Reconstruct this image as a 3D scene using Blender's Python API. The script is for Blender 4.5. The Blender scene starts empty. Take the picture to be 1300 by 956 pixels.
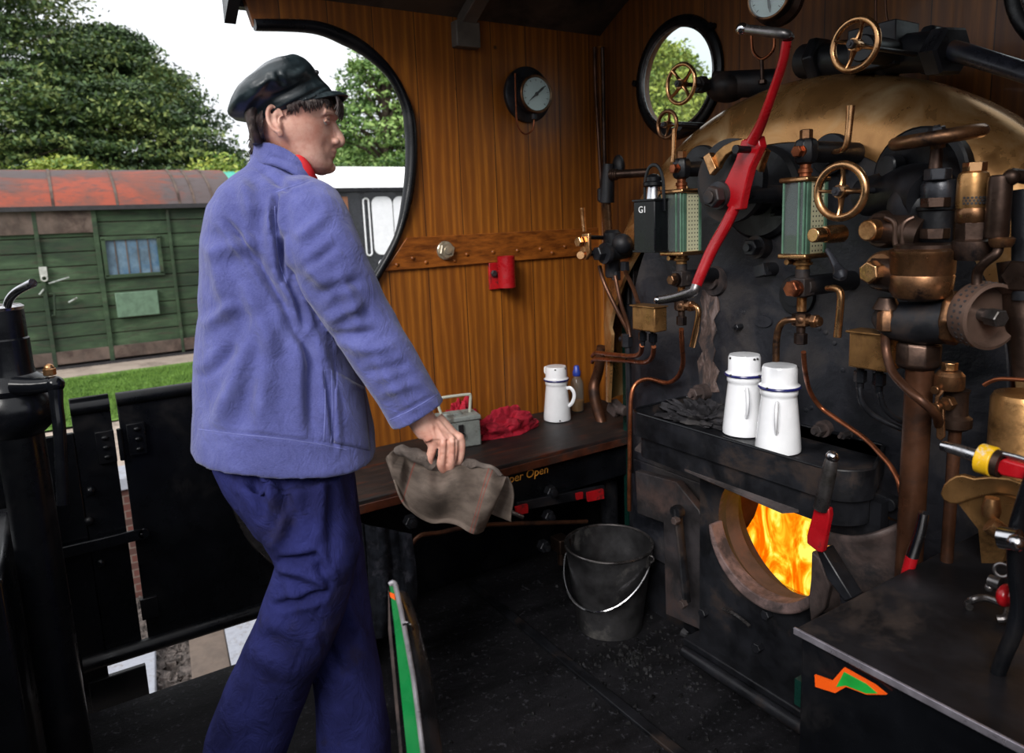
import bpy, bmesh, math, random
import numpy as np
from mathutils import Vector, Matrix, noise
random.seed(7)
PI = math.pi
C = bpy.context.scene.collection
S = bpy.context.scene

# ---------------------------------------------------------------- camera
YAW, PIT, ROL, FPX = math.radians(57.75), math.radians(9.57), math.radians(-2.306), 912.5
O = Vector((0, 0, 1.41))
FW = Vector((-math.sin(YAW)*math.cos(PIT), math.cos(YAW)*math.cos(PIT), -math.sin(PIT)))
_r = FW.cross(Vector((0, 0, 1))).normalized(); _u = _r.cross(FW)
RT = math.cos(ROL)*_r + math.sin(ROL)*_u
UP = -math.sin(ROL)*_r + math.cos(ROL)*_u
cd = bpy.data.cameras.new('camera'); cam = bpy.data.objects.new('camera', cd); C.objects.link(cam)
m = Matrix((RT, UP, -FW)).transposed().to_4x4(); m.translation = O
cam.matrix_world = m
cd.sensor_width = 36; cd.lens = FPX/1300*36; cd.shift_y = -45/1300; cd.clip_start = .02; cd.clip_end = 500
S.camera = cam
cd.dof.use_dof = True; cd.dof.focus_distance = 1.75; cd.dof.aperture_fstop = 5.0
S.view_settings.view_transform = 'Standard'; S.view_settings.look = 'None'
S.view_settings.gamma = 1; S.view_settings.use_curve_mapping = False

def ray(x, y): return FW + RT*((x-650)/FPX) + UP*((433-y)/FPX)
def pax(x, y, a, v):
    d = ray(x, y); return O + d*((v-O[a])/d[a])
def X(x, y, v): return pax(x, y, 0, v)      # point seen at a pixel, on the plane x = v
def Y(x, y, v): return pax(x, y, 1, v)
def Z(x, y, v): return pax(x, y, 2, v)
def D(x, y, z): return O + ray(x, y)*z
def px2m(n, p): return n*(Vector(p)-O).dot(FW)/FPX
RH = Vector((_r.x, _r.y, 0)).normalized(); FH = Vector((-math.sin(YAW), math.cos(YAW), 0))
ZU = Vector((0, 0, 1)); XU = Vector((1, 0, 0)); YU = Vector((0, 1, 0))

# ---------------------------------------------------------------- mesh builder
def frame(d):
    d = Vector(d).normalized()
    a = Vector((0, 0, 1)) if abs(d.z) < .9 else Vector((1, 0, 0))
    u = a.cross(d).normalized(); v = d.cross(u)
    return u, v, d
class MB:
    def __init__(s): s.v = []; s.f = []
    def add(s, vs, fs):
        n = len(s.v); s.v += [tuple(p) for p in vs]; s.f += [tuple(i+n for i in f) for f in fs]; return s
    def box(s, c, size, R=None, top=1, bev=0):
        c = Vector(c); h = [k/2 for k in size]
        R = R or Matrix.Identity(3)
        vs = []
        for z in (-1, 1):
            t = top if z > 0 else 1
            for x, y in ((-1, -1), (1, -1), (1, 1), (-1, 1)):
                vs.append(c + R @ Vector((x*h[0]*t, y*h[1]*t, z*h[2])))
        return s.add(vs, [(3, 2, 1, 0), (4, 5, 6, 7), (0, 1, 5, 4), (1, 2, 6, 5), (2, 3, 7, 6), (3, 0, 4, 7)])
    def ring_sweep(s, rings, closed=False, cap=True):
        n = len(rings[0]); vs = [p for r in rings for p in r]; fs = []
        m = len(rings)
        for i in range(m if closed else m-1):
            a = i*n; b = ((i+1) % m)*n
            for k in range(n):
                fs.append((a+k, a+(k+1) % n, b+(k+1) % n, b+k))
        if cap and not closed:
            fs.append(tuple(range(n-1, -1, -1))); fs.append(tuple((m-1)*n+k for k in range(n)))
        return s.add(vs, fs)
    def tube(s, pts, r, n=12, smooth=0, closed=False, cap=True, flat=1):
        pts = [Vector(p) for p in pts]
        rr = list(r) if hasattr(r, '__len__') else [r]*len(pts)
        if smooth: pts, rr = spline(pts, rr, smooth, closed)
        rings = []; m = len(pts); u = None
        for i, p in enumerate(pts):
            if closed: t = pts[(i+1) % m]-pts[i-1]
            else: t = pts[min(i+1, m-1)]-pts[max(i-1, 0)]
            if t.length < 1e-9: t = Vector((0, 0, 1))
            t.normalize()
            if u is None: u = frame(t)[0]
            else:
                u = u - t*u.dot(t)
                u = u.normalized() if u.length > 1e-6 else frame(t)[0]
            v = t.cross(u)
            rings.append([p+(u*math.cos(2*PI*k/n)+v*math.sin(2*PI*k/n)*flat)*rr[i] for k in range(n)])
        return s.ring_sweep(rings, closed, cap)
    def cyl(s, a, b, r, r2=None, n=24):
        return s.tube([a, b], [r, r if r2 is None else r2], n)
    def lathe(s, prof, o, ax=(0, 0, 1), n=32, cap=True, ph=0, arc=1):
        u, v, d = frame(ax); o = Vector(o)
        rings = [[o+d*h+(u*math.cos(ph+2*PI*k/n)+v*math.sin(ph+2*PI*k/n))*max(r, 1e-5) for k in range(n)] for r, h in prof]
        return s.ring_sweep(rings, False, cap)
    def hexn(s, c, ax, r, h, ph=0, n=6, ch=.12):
        return s.lathe([(r*(1-ch), -h/2), (r, -h/2+r*ch), (r, h/2-r*ch), (r*(1-ch), h/2)], c, ax, n, ph=ph)
    def torus(s, c, ax, R, r, n=40, m=12, flat=1):
        u, v, d = frame(ax); c = Vector(c)
        rings = []
        for i in range(n):
            a = 2*PI*i/n; e = u*math.cos(a)+v*math.sin(a)
            rings.append([c+e*(R+r*math.cos(2*PI*k/m))+d*r*flat*math.sin(2*PI*k/m) for k in range(m)])
        return s.ring_sweep(rings, True)
    def ball(s, c, r, n=16, m=10, R=None):
        c = Vector(c); r = r if hasattr(r, '__len__') else (r, r, r)
        R = R or Matrix.Identity(3)
        rings = []
        for j in range(m+1):
            t = PI*j/m; q = max(math.sin(t), 1e-3)
            rings.append([c+R @ Vector((r[0]*q*math.cos(2*PI*k/n), r[1]*q*math.sin(2*PI*k/n), -r[2]*math.cos(t))) for k in range(n)])
        return s.ring_sweep(rings)
    def prism(s, pts, ext):
        """closed 3D outline swept by vector ext"""
        pts = [Vector(p) for p in pts]; e = Vector(ext)
        n = len(pts); vs = pts+[p+e for p in pts]
        fs = [tuple(range(n-1, -1, -1)), tuple(range(n, 2*n))]+[(i, (i+1) % n, n+(i+1) % n, n+i) for i in range(n)]
        return s.add(vs, fs)
    def grid(s, fn, nu, nv, thick=0, off=None):
        P = [[Vector(fn(i/nu, j/nv)) for j in range(nv+1)] for i in range(nu+1)]
        vs = [p for r in P for p in r]; fs = []
        for i in range(nu):
            for j in range(nv):
                a = i*(nv+1)+j; fs.append((a, a+1, a+nv+2, a+nv+1))
        return s.add(vs, fs)
    def sub(s, o): s.add(o.v, o.f); return s
def spline(pts, rr, k, closed=False):
    P = []; Rr = []; m = len(pts)
    def g(i): return pts[i % m] if closed else pts[max(0, min(m-1, i))]
    def gr(i): return rr[i % m] if closed else rr[max(0, min(m-1, i))]
    for i in range(m if closed else m-1):
        a, b, c, d = g(i-1), g(i), g(i+1), g(i+2)
        for j in range(k):
            t = j/k
            P.append(.5*((2*b)+(c-a)*t+(2*a-5*b+4*c-d)*t*t+(3*b-a-3*c+d)*t**3))
            Rr.append(gr(i)*(1-t)+gr(i+1)*t)
    if not closed: P.append(pts[-1]); Rr.append(rr[-1])
    return P, Rr

def mesh_from(mb, name, smooth=35):
    me = bpy.data.meshes.new(name)
    bm = bmesh.new()
    vv = [bm.verts.new(v) for v in mb.v]
    for f in mb.f:
        try: bm.faces.new([vv[i] for i in f])
        except Exception: pass
    bmesh.ops.recalc_face_normals(bm, faces=bm.faces)
    bm.to_mesh(me); bm.free()
    if smooth:
        me.shade_smooth()
        me.set_sharp_from_angle(angle=math.radians(smooth))
    return me
def tag(o, label=None, cat=None, group=None, kind=None):
    if label: o['label'] = label
    if cat: o['category'] = cat
    if group: o['group'] = group
    if kind: o['kind'] = kind
    return o
def centre(mb):
    a = np.array(mb.v); lo, hi = a.min(0), a.max(0)
    return Vector(((lo[0]+hi[0])/2, (lo[1]+hi[1])/2, lo[2]))
def obj(name, mb, mat, parent=None, label=None, cat=None, group=None, kind=None, bev=0, smooth=35, org=None, seg=2):
    """link a builder as ONE mesh object"""
    if org is None: org = parent.matrix_world.translation.copy() if parent else centre(mb)
    mb.v = [(v[0]-org[0], v[1]-org[1], v[2]-org[2]) for v in mb.v]
    me = mesh_from(mb, name, smooth)
    me.materials.append(mat)
    o = bpy.data.objects.new(name, me); C.objects.link(o)
    if parent: o.parent = parent
    else: o.location = org
    if bev:
        b = o.modifiers.new('bevel', 'BEVEL'); b.width = bev; b.segments = seg; b.limit_method = 'ANGLE'; b.angle_limit = math.radians(40)
    o.matrix_world = Matrix.Translation(org)
    o['_'] = 0; del o['_']
    return tag(o, label, cat, group, kind)
def thing(name, loc, label, cat, group=None, kind=None):
    o = bpy.data.objects.new(name, None); C.objects.link(o); o.location = loc
    o.matrix_world = Matrix.Translation(loc); o.empty_display_size = .05
    return tag(o, label, cat, group, kind)
def sub(name, mb, mat, par, label=None, bev=0, smooth=35, kind=None):
    """child part; par may be an Empty or another part"""
    org = par.matrix_world.translation.copy()
    o = obj(name, mb, mat, None, label, None, None, kind, bev, smooth, org=org)
    o.parent = par; o.location = (0, 0, 0)
    o.matrix_world = Matrix.Translation(org)
    return o
def copy_tree(o, parent=None):
    c = o.copy(); C.objects.link(c)
    if parent is not None: c.parent = parent
    for ch in list(o.children): copy_tree(ch, c)
    return c

# ---------------------------------------------------------------- materials
def nt(name):
    m = bpy.data.materials.new(name); m.use_nodes = True
    t = m.node_tree; b = t.nodes['Principled BSDF']; return m, t, b
def N(t, typ, **k):
    n = t.nodes.new(typ)
    for a, v in k.items():
        if a in n.inputs.keys(): n.inputs[a].default_value = v
        else: setattr(n, a, v)
    return n
def tc(t, scale=(1, 1, 1), src='Object', rot=(0, 0, 0)):
    c = N(t, 'ShaderNodeTexCoord'); mp = N(t, 'ShaderNodeMapping')
    mp.inputs['Scale'].default_value = scale; mp.inputs['Rotation'].default_value = rot
    t.links.new(c.outputs[src], mp.inputs[0]); return mp.outputs[0]
def noi(t, vec, sc, det=6, rough=.6, dist=0):
    n = N(t, 'ShaderNodeTexNoise', Scale=sc, Detail=det, Roughness=rough, Distortion=dist)
    t.links.new(vec, n.inputs['Vector'])
    q = N(t, 'ShaderNodeMath', operation='MULTIPLY_ADD', use_clamp=True); t.links.new(n.outputs['Fac'], q.inputs[0]); q.inputs[1].default_value = 1.75; q.inputs[2].default_value = -.375
    return q.outputs[0]
def rmp(t, fac, stops):
    r = N(t, 'ShaderNodeValToRGB'); e = r.color_ramp.elements
    while len(e) < len(stops): e.new(.5)
    for q, (p, c) in zip(e, stops):
        q.position = p; q.color = (*c, 1) if len(c) == 3 else c
    t.links.new(fac, r.inputs[0]); return r.outputs[0]
def mix(t, fac, a, b, mode='MIX'):
    n = N(t, 'ShaderNodeMix', data_type='RGBA', blend_type=mode)
    for s, v in ((0, fac), (6, a), (7, b)):
        if hasattr(v, 'links'): t.links.new(v, n.inputs[s])
        else: n.inputs[s].default_value = (*v, 1) if hasattr(v, '__len__') and len(v) == 3 else v
    return n.outputs[2]
def bump(t, b, h, strength=.3, dist=.002):
    n = N(t, 'ShaderNodeBump', Strength=strength, Distance=dist)
    t.links.new(h, n.inputs['Height']); t.links.new(n.outputs[0], b.inputs['Normal'])
def g3(v): return (v, v, v)
def srgb(r, g, b):
    f = lambda c: (c/255/12.92 if c/255 <= .04045 else ((c/255+.055)/1.055)**2.4)
    return (f(r), f(g), f(b))
def mat(name, base, rough=.5, metal=0, var=.25, sc=12, dirt=None, dirt_amt=.5, bmp=.15, spec=.5, rv=.15, coat=0, dsc=None):
    """painted / metal surface: base colour with mottling, optional second colour in patches"""
    m, t, b = nt(name); v = tc(t)
    n1 = noi(t, v, sc)
    lo = tuple(c*(1-var) for c in base); hi = tuple(min(1, c*(1+var)) for c in base)
    col = rmp(t, n1, [(.3, lo), (.7, hi)])
    n2 = noi(t, v, dsc or sc*.55, 9, .68, .3)
    if dirt:
        f = rmp(t, n2, [(max(0, .66-dirt_amt*.3), g3(0)), (min(.98, .84-dirt_amt*.2), g3(1))])
        col = mix(t, f, col, dirt)
    t.links.new(col, b.inputs['Base Color'])
    r = rmp(t, n2, [(.3, g3(max(.03, rough-rv))), (.7, g3(min(1, rough+rv)))])
    t.links.new(r, b.inputs['Roughness'])
    b.inputs['Metallic'].default_value = metal; b.inputs['Specular IOR Level'].default_value = spec
    b.inputs['Coat Weight'].default_value = coat
    if bmp: bump(t, b, noi(t, v, sc*6, 5), bmp, .001)
    return m
M = {}
M['black'] = mat('black_gloss_paint', (.004, .0045, .006), .3, 0, .3, 8, (.012, .011, .012), .3, .1, spec=.3)
M['blackiron'] = mat('sooty_black_iron', (.009, .0095, .012), .45, .1, .5, 10, (.035, .024, .02), .3, .4, spec=.35)
M['iron'] = mat('dark_greased_iron', (.022, .023, .028), .38, .4, .4, 14, (.05, .034, .028), .4, .3, spec=.4)
M['rust'] = mat('heat_rusted_iron', (.05, .034, .031), .75, .1, .5, 14, (.014, .012, .014), .6, .6)
M['brass'] = mat('tarnished_brass', srgb(192, 146, 102), .25, .95, .18, 18, srgb(120, 78, 42), .4, .12)
M['brassdull'] = mat('dull_brass', srgb(156, 116, 72), .38, .8, .2, 16, srgb(84, 58, 30), .5, .2)
M['bronze'] = mat('aged_bronze', srgb(126, 90, 62), .36, .85, .3, 14, srgb(40, 30, 27), .6, .2)
M['bronzedk'] = mat('dark_bronze', srgb(72, 56, 48), .42, .85, .35, 14, srgb(26, 22, 24), .5, .2)
M['copper'] = mat('oxidised_copper', srgb(150, 88, 58), .38, .85, .25, 20, srgb(84, 44, 30), .4, .1)
M['copperdk'] = mat('dark_copper', srgb(84, 54, 38), .42, .6, .3, 12, srgb(44, 30, 25), .5, .2)
M['steel'] = mat('polished_steel', (.55, .55, .57), .22, 1, .1, 20, (.2, .19, .19), .2, .05)
M['steeldk'] = mat('worn_dark_steel', (.16, .15, .15), .35, .9, .3, 20, (.05, .045, .04), .4, .1)
M['red'] = mat('chipped_red_enamel', srgb(150, 16, 24), .3, 0, .15, 10, (.02, .015, .015), -.35, .1, dsc=26)
M['redsig'] = mat('dull_red_paint', srgb(170, 20, 26), .45, 0, .2, 10, (.02, .01, .01), .35, .2, dsc=30)
M['yellow'] = mat('worn_yellow_paint', srgb(205, 160, 20), .5, 0, .2, 10, (.55, .5, .42), .5, .2, dsc=60)
M['enamel'] = mat('white_enamel', (.86, .87, .9), .18, 0, .04, 10, None, 0, .03, coat=.4)
M['enamelblue'] = mat('navy_enamel_rim', srgb(32, 34, 96), .25, 0, .1)
M['chip'] = mat('chipped_enamel_black', (.02, .018, .02), .6)
M['greyp'] = mat('grey_enamelled_tin', srgb(150, 156, 152), .5, .1, .12, 30, srgb(96, 92, 84), .45, .2)
M['creamy'] = mat('cream_beading', srgb(176, 160, 120), .5, 0, .15, 20, srgb(96, 80, 52), .4)
M['rubber'] = mat('black_rubber', (.012, .012, .014), .6)
M['white'] = mat('white_paint', (.8, .8, .8), .5, 0, .05)
M['greenp'] = mat('loco_green_paint', srgb(20, 120, 60), .3, 0, .1)
M['orangep'] = mat('orange_lining', srgb(240, 90, 20), .4, 0, .05)
M['galv'] = mat('sooty_galvanised_steel', (.05, .049, .052), .45, .55, .5, 9, (.2, .19, .18), .25, .3)
M['teal'] = mat('teal_roof_sheet', srgb(60, 170, 150), .6, 0, .1)

def wood_wall(name='varnished_pine_boards', dk=1.0):
    m, t, b = nt(name)
    c = N(t, 'ShaderNodeNewGeometry'); sep = N(t, 'ShaderNodeSeparateXYZ')
    t.links.new(c.outputs['Position'], sep.inputs[0])
    s = N(t, 'ShaderNodeMath', operation='ADD'); t.links.new(sep.outputs[0], s.inputs[0]); t.links.new(sep.outputs[1], s.inputs[1])
    # boards .15 m wide along x+y
    d = N(t, 'ShaderNodeMath', operation='DIVIDE'); t.links.new(s.outputs[0], d.inputs[0]); d.inputs[1].default_value = .158
    fl = N(t, 'ShaderNodeMath', operation='FLOOR'); t.links.new(d.outputs[0], fl.inputs[0])
    fr = N(t, 'ShaderNodeMath', operation='FRACT'); t.links.new(d.outputs[0], fr.inputs[0])
    wn = N(t, 'ShaderNodeTexWhiteNoise', noise_dimensions='1D'); t.links.new(fl.outputs[0], wn.inputs['W'])
    # grain coordinates, shifted per board
    sh = N(t, 'ShaderNodeMath', operation='MULTIPLY'); t.links.new(wn.outputs['Value'], sh.inputs[0]); sh.inputs[1].default_value = 7
    zz = N(t, 'ShaderNodeMath', operation='ADD'); t.links.new(sep.outputs[2], zz.inputs[0]); t.links.new(sh.outputs[0], zz.inputs[1])
    cb = N(t, 'ShaderNodeCombineXYZ'); t.links.new(s.outputs[0], cb.inputs[0]); t.links.new(zz.outputs[0], cb.inputs[2]); t.links.new(sh.outputs[0], cb.inputs[1])
    mp = N(t, 'ShaderNodeMapping'); mp.inputs['Scale'].default_value = (1, 1, .06); t.links.new(cb.outputs[0], mp.inputs[0])
    w = N(t, 'ShaderNodeTexWave', wave_type='BANDS', bands_direction='X', Scale=9, Distortion=9, Detail=3)
    w.inputs['Detail Scale'].default_value = 1.6; t.links.new(mp.outputs[0], w.inputs[0])
    g = noi(t, mp.outputs[0], 140, 5, .7)
    col = rmp(t, w.outputs['Fac'], [(0, srgb(134, 76, 16)), (.6, srgb(152, 88, 20)), (1, srgb(172, 104, 28))])
    col = mix(t, rmp(t, g, [(.25, g3(.4)), (.75, g3(0))]), col, srgb(92, 48, 12))
    blot = noi(t, mp.outputs[0], 4, 5, .6)
    col = mix(t, rmp(t, blot, [(.3, g3(.45)), (.7, g3(0))]), col, srgb(92, 44, 12))
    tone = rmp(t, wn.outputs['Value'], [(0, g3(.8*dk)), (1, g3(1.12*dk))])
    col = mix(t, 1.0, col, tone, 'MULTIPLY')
    gap = rmp(t, fr.outputs[0], [(0, g3(1)), (.012, g3(.9)), (.03, g3(0))])
    col = mix(t, gap, col, srgb(40, 16, 6))
    # knots and nail marks
    vo = N(t, 'ShaderNodeTexVoronoi', Scale=5.5); t.links.new(cb.outputs[0], vo.inputs['Vector'])
    col = mix(t, rmp(t, vo.outputs['Distance'], [(.03, g3(.85)), (.06, g3(0))]), col, srgb(26, 14, 8))
    t.links.new(col, b.inputs['Base Color'])
    b.inputs['Roughness'].default_value = .5; b.inputs['Coat Weight'].default_value = .05
    h = mix(t, gap, g3(.6), g3(0)); h = mix(t, .25, h, g)
    bump(t, b, h, .18, .002)
    return m
M['wood'] = wood_wall(); M['woodfront'] = wood_wall('darker_pine_boards', .62)  # front wall uses the same boards with a darker overall tone
def simple(name, fn):
    m, t, b = nt(name); fn(t, b); return m
def f_band(t, b):
    v = tc(t, (6, 1.2, 6)); n = noi(t, v, 9, 6, .7)
    t.links.new(rmp(t, n, [(.3, srgb(96, 48, 12)), (.7, srgb(150, 84, 28))]), b.inputs['Base Color']); b.inputs['Roughness'].default_value = .4
M['band'] = simple('painted_wood_strap', f_band)
def f_bench(t, b):
    v = tc(t, (5, .7, 5)); n = noi(t, v, 7, 7, .7); n2 = noi(t, tc(t), 9, 6, .6)
    c = rmp(t, n, [(.3, (.014, .012, .012)), (.55, (.03, .024, .022)), (.75, srgb(84, 40, 24))])
    c = mix(t, rmp(t, n2, [(.35, g3(.9)), (.65, g3(0))]), c, (.014, .013, .014))
    t.links.new(c, b.inputs['Base Color']); b.inputs['Roughness'].default_value = .5; b.inputs['Specular IOR Level'].default_value = .25; bump(t, b, n, .4, .002)
M['bench'] = simple('sooty_oak_seat', f_bench)
def f_back(t, b):
    v = tc(t); n = noi(t, v, 5, 9, .65, .4); n2 = noi(t, v, 40, 6, .6)
    c = rmp(t, n, [(.3, (.006, .007, .010)), (.52, (.017, .018, .024)), (.7, (.04, .036, .037))])
    t.links.new(c, b.inputs['Base Color']); t.links.new(rmp(t, n, [(.3, g3(.38)), (.7, g3(.62))]), b.inputs['Roughness'])
    b.inputs['Specular IOR Level'].default_value = .4
    bump(t, b, mix(t, .6, n2, n), .8, .004)
M['backhead'] = simple('sooty_backhead_steel', f_back)
def f_streak(t, b):
    v = tc(t, (1, 1, .35)); n = noi(t, v, 30, 8, .7, 1)
    t.links.new(rmp(t, n, [(.35, (.035, .03, .033)), (.55, (.11, .07, .058)), (.7, (.2, .15, .14))]), b.inputs['Base Color']); b.inputs['Roughness'].default_value = .85
    bump(t, b, n, .8, .004)
M['streak'] = simple('rust_streak_scale', f_streak)
def f_clad(t, b):
    v = tc(t); n = noi(t, v, 6, 6, .6, .8); n2 = noi(t, v, 26, 6, .65)
    c = rmp(t, n, [(.05, srgb(122, 84, 46)), (.5, srgb(168, 124, 76)), (.95, srgb(206, 176, 134))])
    c = mix(t, rmp(t, n2, [(.7, g3(0)), (1, g3(.45))]), c, srgb(92, 66, 44))
    t.links.new(c, b.inputs['Base Color']); b.inputs['Metallic'].default_value = .72
    t.links.new(rmp(t, n, [(.3, g3(.2)), (.7, g3(.4))]), b.inputs['Roughness'])
M['clad'] = simple('brass_cladding', f_clad)
def f_floor(t, b):
    v = tc(t, (1, .25, 1)); n = noi(t, v, 12, 8, .7); n2 = noi(t, tc(t), 60, 5, .7)
    c = rmp(t, n, [(.3, (.004, .004, .005)), (.7, (.013, .0125, .015))])
    c = mix(t, rmp(t, n2, [(.66, g3(0)), (.75, g3(.6))]), c, (.06, .06, .07))
    t.links.new(c, b.inputs['Base Color']); b.inputs['Roughness'].default_value = .65; b.inputs['Specular IOR Level'].default_value = .2; bump(t, b, n2, .5, .003)
M['floor'] = simple('coal_dusty_floor', f_floor)
def f_jacket(t, b):
    v = tc(t); n = noi(t, v, 7, 6, .6); w1 = noi(t, tc(t, (1, 1, 6)), 260, 2, .6); w2 = noi(t, tc(t, (6, 6, 1)), 200, 2, .6)
    c = rmp(t, n, [(.3, srgb(58, 61, 114)), (.5, srgb(73, 77, 136)), (.8, srgb(98, 103, 162))])
    st = noi(t, v, 3.2, 9, .62, .6)
    c = mix(t, rmp(t, st, [(.62, g3(0)), (.85, g3(.55))]), c, srgb(58, 54, 70))
    c = mix(t, .35, c, mix(t, w1, srgb(56, 60, 116), srgb(124, 130, 186)))
    t.links.new(c, b.inputs['Base Color']); b.inputs['Roughness'].default_value = .9; b.inputs['Specular IOR Level'].default_value = .2
    b.inputs['Sheen Weight'].default_value = .25
    cr = noi(t, tc(t, (1, 1, .8)), 26, 5, .62, 1.1); big = noi(t, tc(t), 11, 4, .6, .8)
    bump(t, b, mix(t, .06, mix(t, .4, cr, big), mix(t, .5, w1, w2)), .75, .007)
M['jacket'] = simple('faded_blue_cotton', f_jacket)
def f_trous(t, b):
    v = tc(t); n = noi(t, v, 8, 6, .6); w1 = noi(t, tc(t, (6, 6, 1)), 220, 2, .6)
    c = rmp(t, n, [(.3, srgb(28, 30, 74)), (.7, srgb(44, 48, 106))])
    st = noi(t, v, 4, 9, .62, .6)
    c = mix(t, rmp(t, st, [(.6, g3(0)), (.7, g3(.5))]), c, srgb(44, 40, 60))
    t.links.new(c, b.inputs['Base Color']); b.inputs['Roughness'].default_value = .9; b.inputs['Specular IOR Level'].default_value = .2
    cr = noi(t, tc(t, (1, 1, .7)), 22, 5, .62, 1.1); bump(t, b, mix(t, .08, cr, w1), .8, .008)
M['trousers'] = simple('navy_cotton_drill', f_trous)
def f_skin(t, b):
    v = tc(t); n = noi(t, v, 14, 5, .6); n2 = noi(t, v, 90, 4, .6)
    c = rmp(t, n, [(.3, srgb(196, 134, 116)), (.55, srgb(208, 158, 140)), (.75, srgb(218, 172, 154))])
    c = mix(t, rmp(t, n2, [(.5, g3(0)), (.8, g3(.3))]), c, srgb(176, 108, 92))
    t.links.new(c, b.inputs['Base Color']); b.inputs['Roughness'].default_value = .5
    b.inputs['Subsurface Weight'].default_value = .12; b.inputs['Subsurface Radius'].default_value = (.012, .004, .002); b.inputs['Subsurface Scale'].default_value = .6
    bump(t, b, n2, .15, .0006)
M['skin'] = simple('skin', f_skin)
M['hair'] = mat('dark_brown_hair', srgb(54, 42, 40), .5, 0, .5, 60, srgb(110, 98, 92), .3, .3)
M['cap'] = mat('black_waxed_cap', srgb(30, 40, 44), .38, 0, .3, 14, srgb(60, 74, 76), .25, .4)
M['scarf'] = mat('red_cotton', srgb(206, 28, 36), .8, 0, .15, 30)
M['pinkrag'] = mat('crumpled_red_cotton', srgb(176, 22, 48), .85, 0, .25, 20, srgb(120, 14, 34), .4)
M['darkrag'] = mat('oily_black_rag', (.02, .019, .022), .8, 0, .5, 20, (.055, .05, .05), .4, .6, spec=.2)
def f_rag(t, b):
    c0 = N(t, 'ShaderNodeTexCoord'); sep = N(t, 'ShaderNodeSeparateXYZ'); t.links.new(c0.outputs['UV'], sep.inputs[0])
    n = noi(t, c0.outputs['UV'], 5, 6, .6); wv = noi(t, tc(t, (60, 240, 1), 'UV'), 2, 2, .6); w2 = noi(t, tc(t, (260, 50, 1), 'UV'), 2, 2, .6)
    c = rmp(t, n, [(.3, srgb(76, 66, 60)), (.7, srgb(122, 108, 99))])
    c = mix(t, .3, c, mix(t, wv, srgb(70, 60, 54), srgb(176, 160, 148)))
    for a in (.2, .8, .835):
        d = N(t, 'ShaderNodeMath', operation='SUBTRACT'); t.links.new(sep.outputs[0], d.inputs[0]); d.inputs[1].default_value = a
        ab = N(t, 'ShaderNodeMath', operation='ABSOLUTE'); t.links.new(d.outputs[0], ab.inputs[0])
        c = mix(t, rmp(t, ab.outputs[0], [(.004, g3(.55)), (.007, g3(0))]), c, srgb(150, 66, 56))
    t.links.new(c, b.inputs['Base Color']); b.inputs['Roughness'].default_value = .95; b.inputs['Specular IOR Level'].default_value = .1
    bump(t, b, mix(t, .5, mix(t, .5, wv, w2), n), .9, .004)
M['rag'] = simple('grey_brown_woven_cloth', f_rag)
def f_van(t, b):
    v = tc(t, (1, .35, 1)); n = noi(t, v, 3.2, 9, .68, .3); n2 = noi(t, tc(t, (1, .2, 1.6)), 14, 7, .7)
    c = rmp(t, n, [(.3, srgb(28, 44, 28)), (.55, srgb(46, 66, 42)), (.75, srgb(66, 86, 60))])
    c = mix(t, rmp(t, n2, [(.55, g3(0)), (.7, g3(.7))]), c, srgb(54, 52, 40))
    t.links.new(c, b.inputs['Base Color']); b.inputs['Roughness'].default_value = .8; bump(t, b, n2, .5, .01)
M['van'] = simple('weathered_green_planks', f_van)
M['vanold'] = mat('bare_grey_planks', srgb(84, 70, 62), .85, 0, .3, 4, srgb(54, 40, 36), .5, .5)
def f_roof(t, b):
    v = tc(t, (1, .5, 1)); n = noi(t, v, 1.3, 7, .6, .5); n2 = noi(t, v, 14, 7, .7)
    c = rmp(t, n, [(.30, srgb(140, 64, 44)), (.46, srgb(108, 62, 50)), (.56, srgb(80, 70, 70))])
    c = mix(t, rmp(t, n2, [(.5, g3(0)), (.75, g3(.65))]), c, srgb(70, 58, 56))
    t.links.new(c, b.inputs['Base Color']); b.inputs['Roughness'].default_value = .75; bump(t, b, n2, .5, .01)
M['vanroof'] = simple('flaking_red_roof_felt', f_roof)
def f_grass(t, b):
    v = tc(t); n = noi(t, v, 3, 8, .7); n2 = noi(t, v, 30, 5, .7)
    c = rmp(t, mixf(t, n, n2), [(.35, srgb(72, 110, 36)), (.65, srgb(130, 170, 70))])
    t.links.new(c, b.inputs['Base Color']); b.inputs['Roughness'].default_value = .9; bump(t, b, n2, 1, .03)
def mixf(t, a, b_): return mix(t, .5, a, b_)
M['grass'] = simple('mown_grass', f_grass)
M['path'] = mat('pale_asphalt_path', srgb(158, 144, 132), .9, 0, .12, 4, srgb(120, 108, 98), .4, .4)
def f_brick(t, b):
    v = tc(t, (1, 1, 1), 'Object', (0, PI/2, 0)); br = N(t, 'ShaderNodeTexBrick', Scale=4.2)
    mpn = tc(t, (1, 1, 1)); sep = N(t, 'ShaderNodeSeparateXYZ'); t.links.new(mpn, sep.inputs[0])
    cb = N(t, 'ShaderNodeCombineXYZ'); t.links.new(sep.outputs[1], cb.inputs[0]); t.links.new(sep.outputs[2], cb.inputs[1])
    t.links.new(cb.outputs[0], br.inputs['Vector'])
    br.inputs['Color1'].default_value = (*srgb(90, 50, 42), 1); br.inputs['Color2'].default_value = (*srgb(70, 46, 40), 1); br.inputs['Mortar'].default_value = (*srgb(104, 92, 84), 1)
    t.links.new(br.outputs['Color'], b.inputs['Base Color']); b.inputs['Roughness'].default_value = .9
M['brick'] = simple('platform_brick', f_brick)
M['ballast'] = mat('ballast_stone', srgb(84, 76, 72), .9, 0, .5, 30, srgb(44, 40, 38), .6, .6)
M['sleeper'] = mat('weathered_sleeper', srgb(96, 84, 75), .9, 0, .15, 8, srgb(96, 82, 72), .5, .4)
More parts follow.
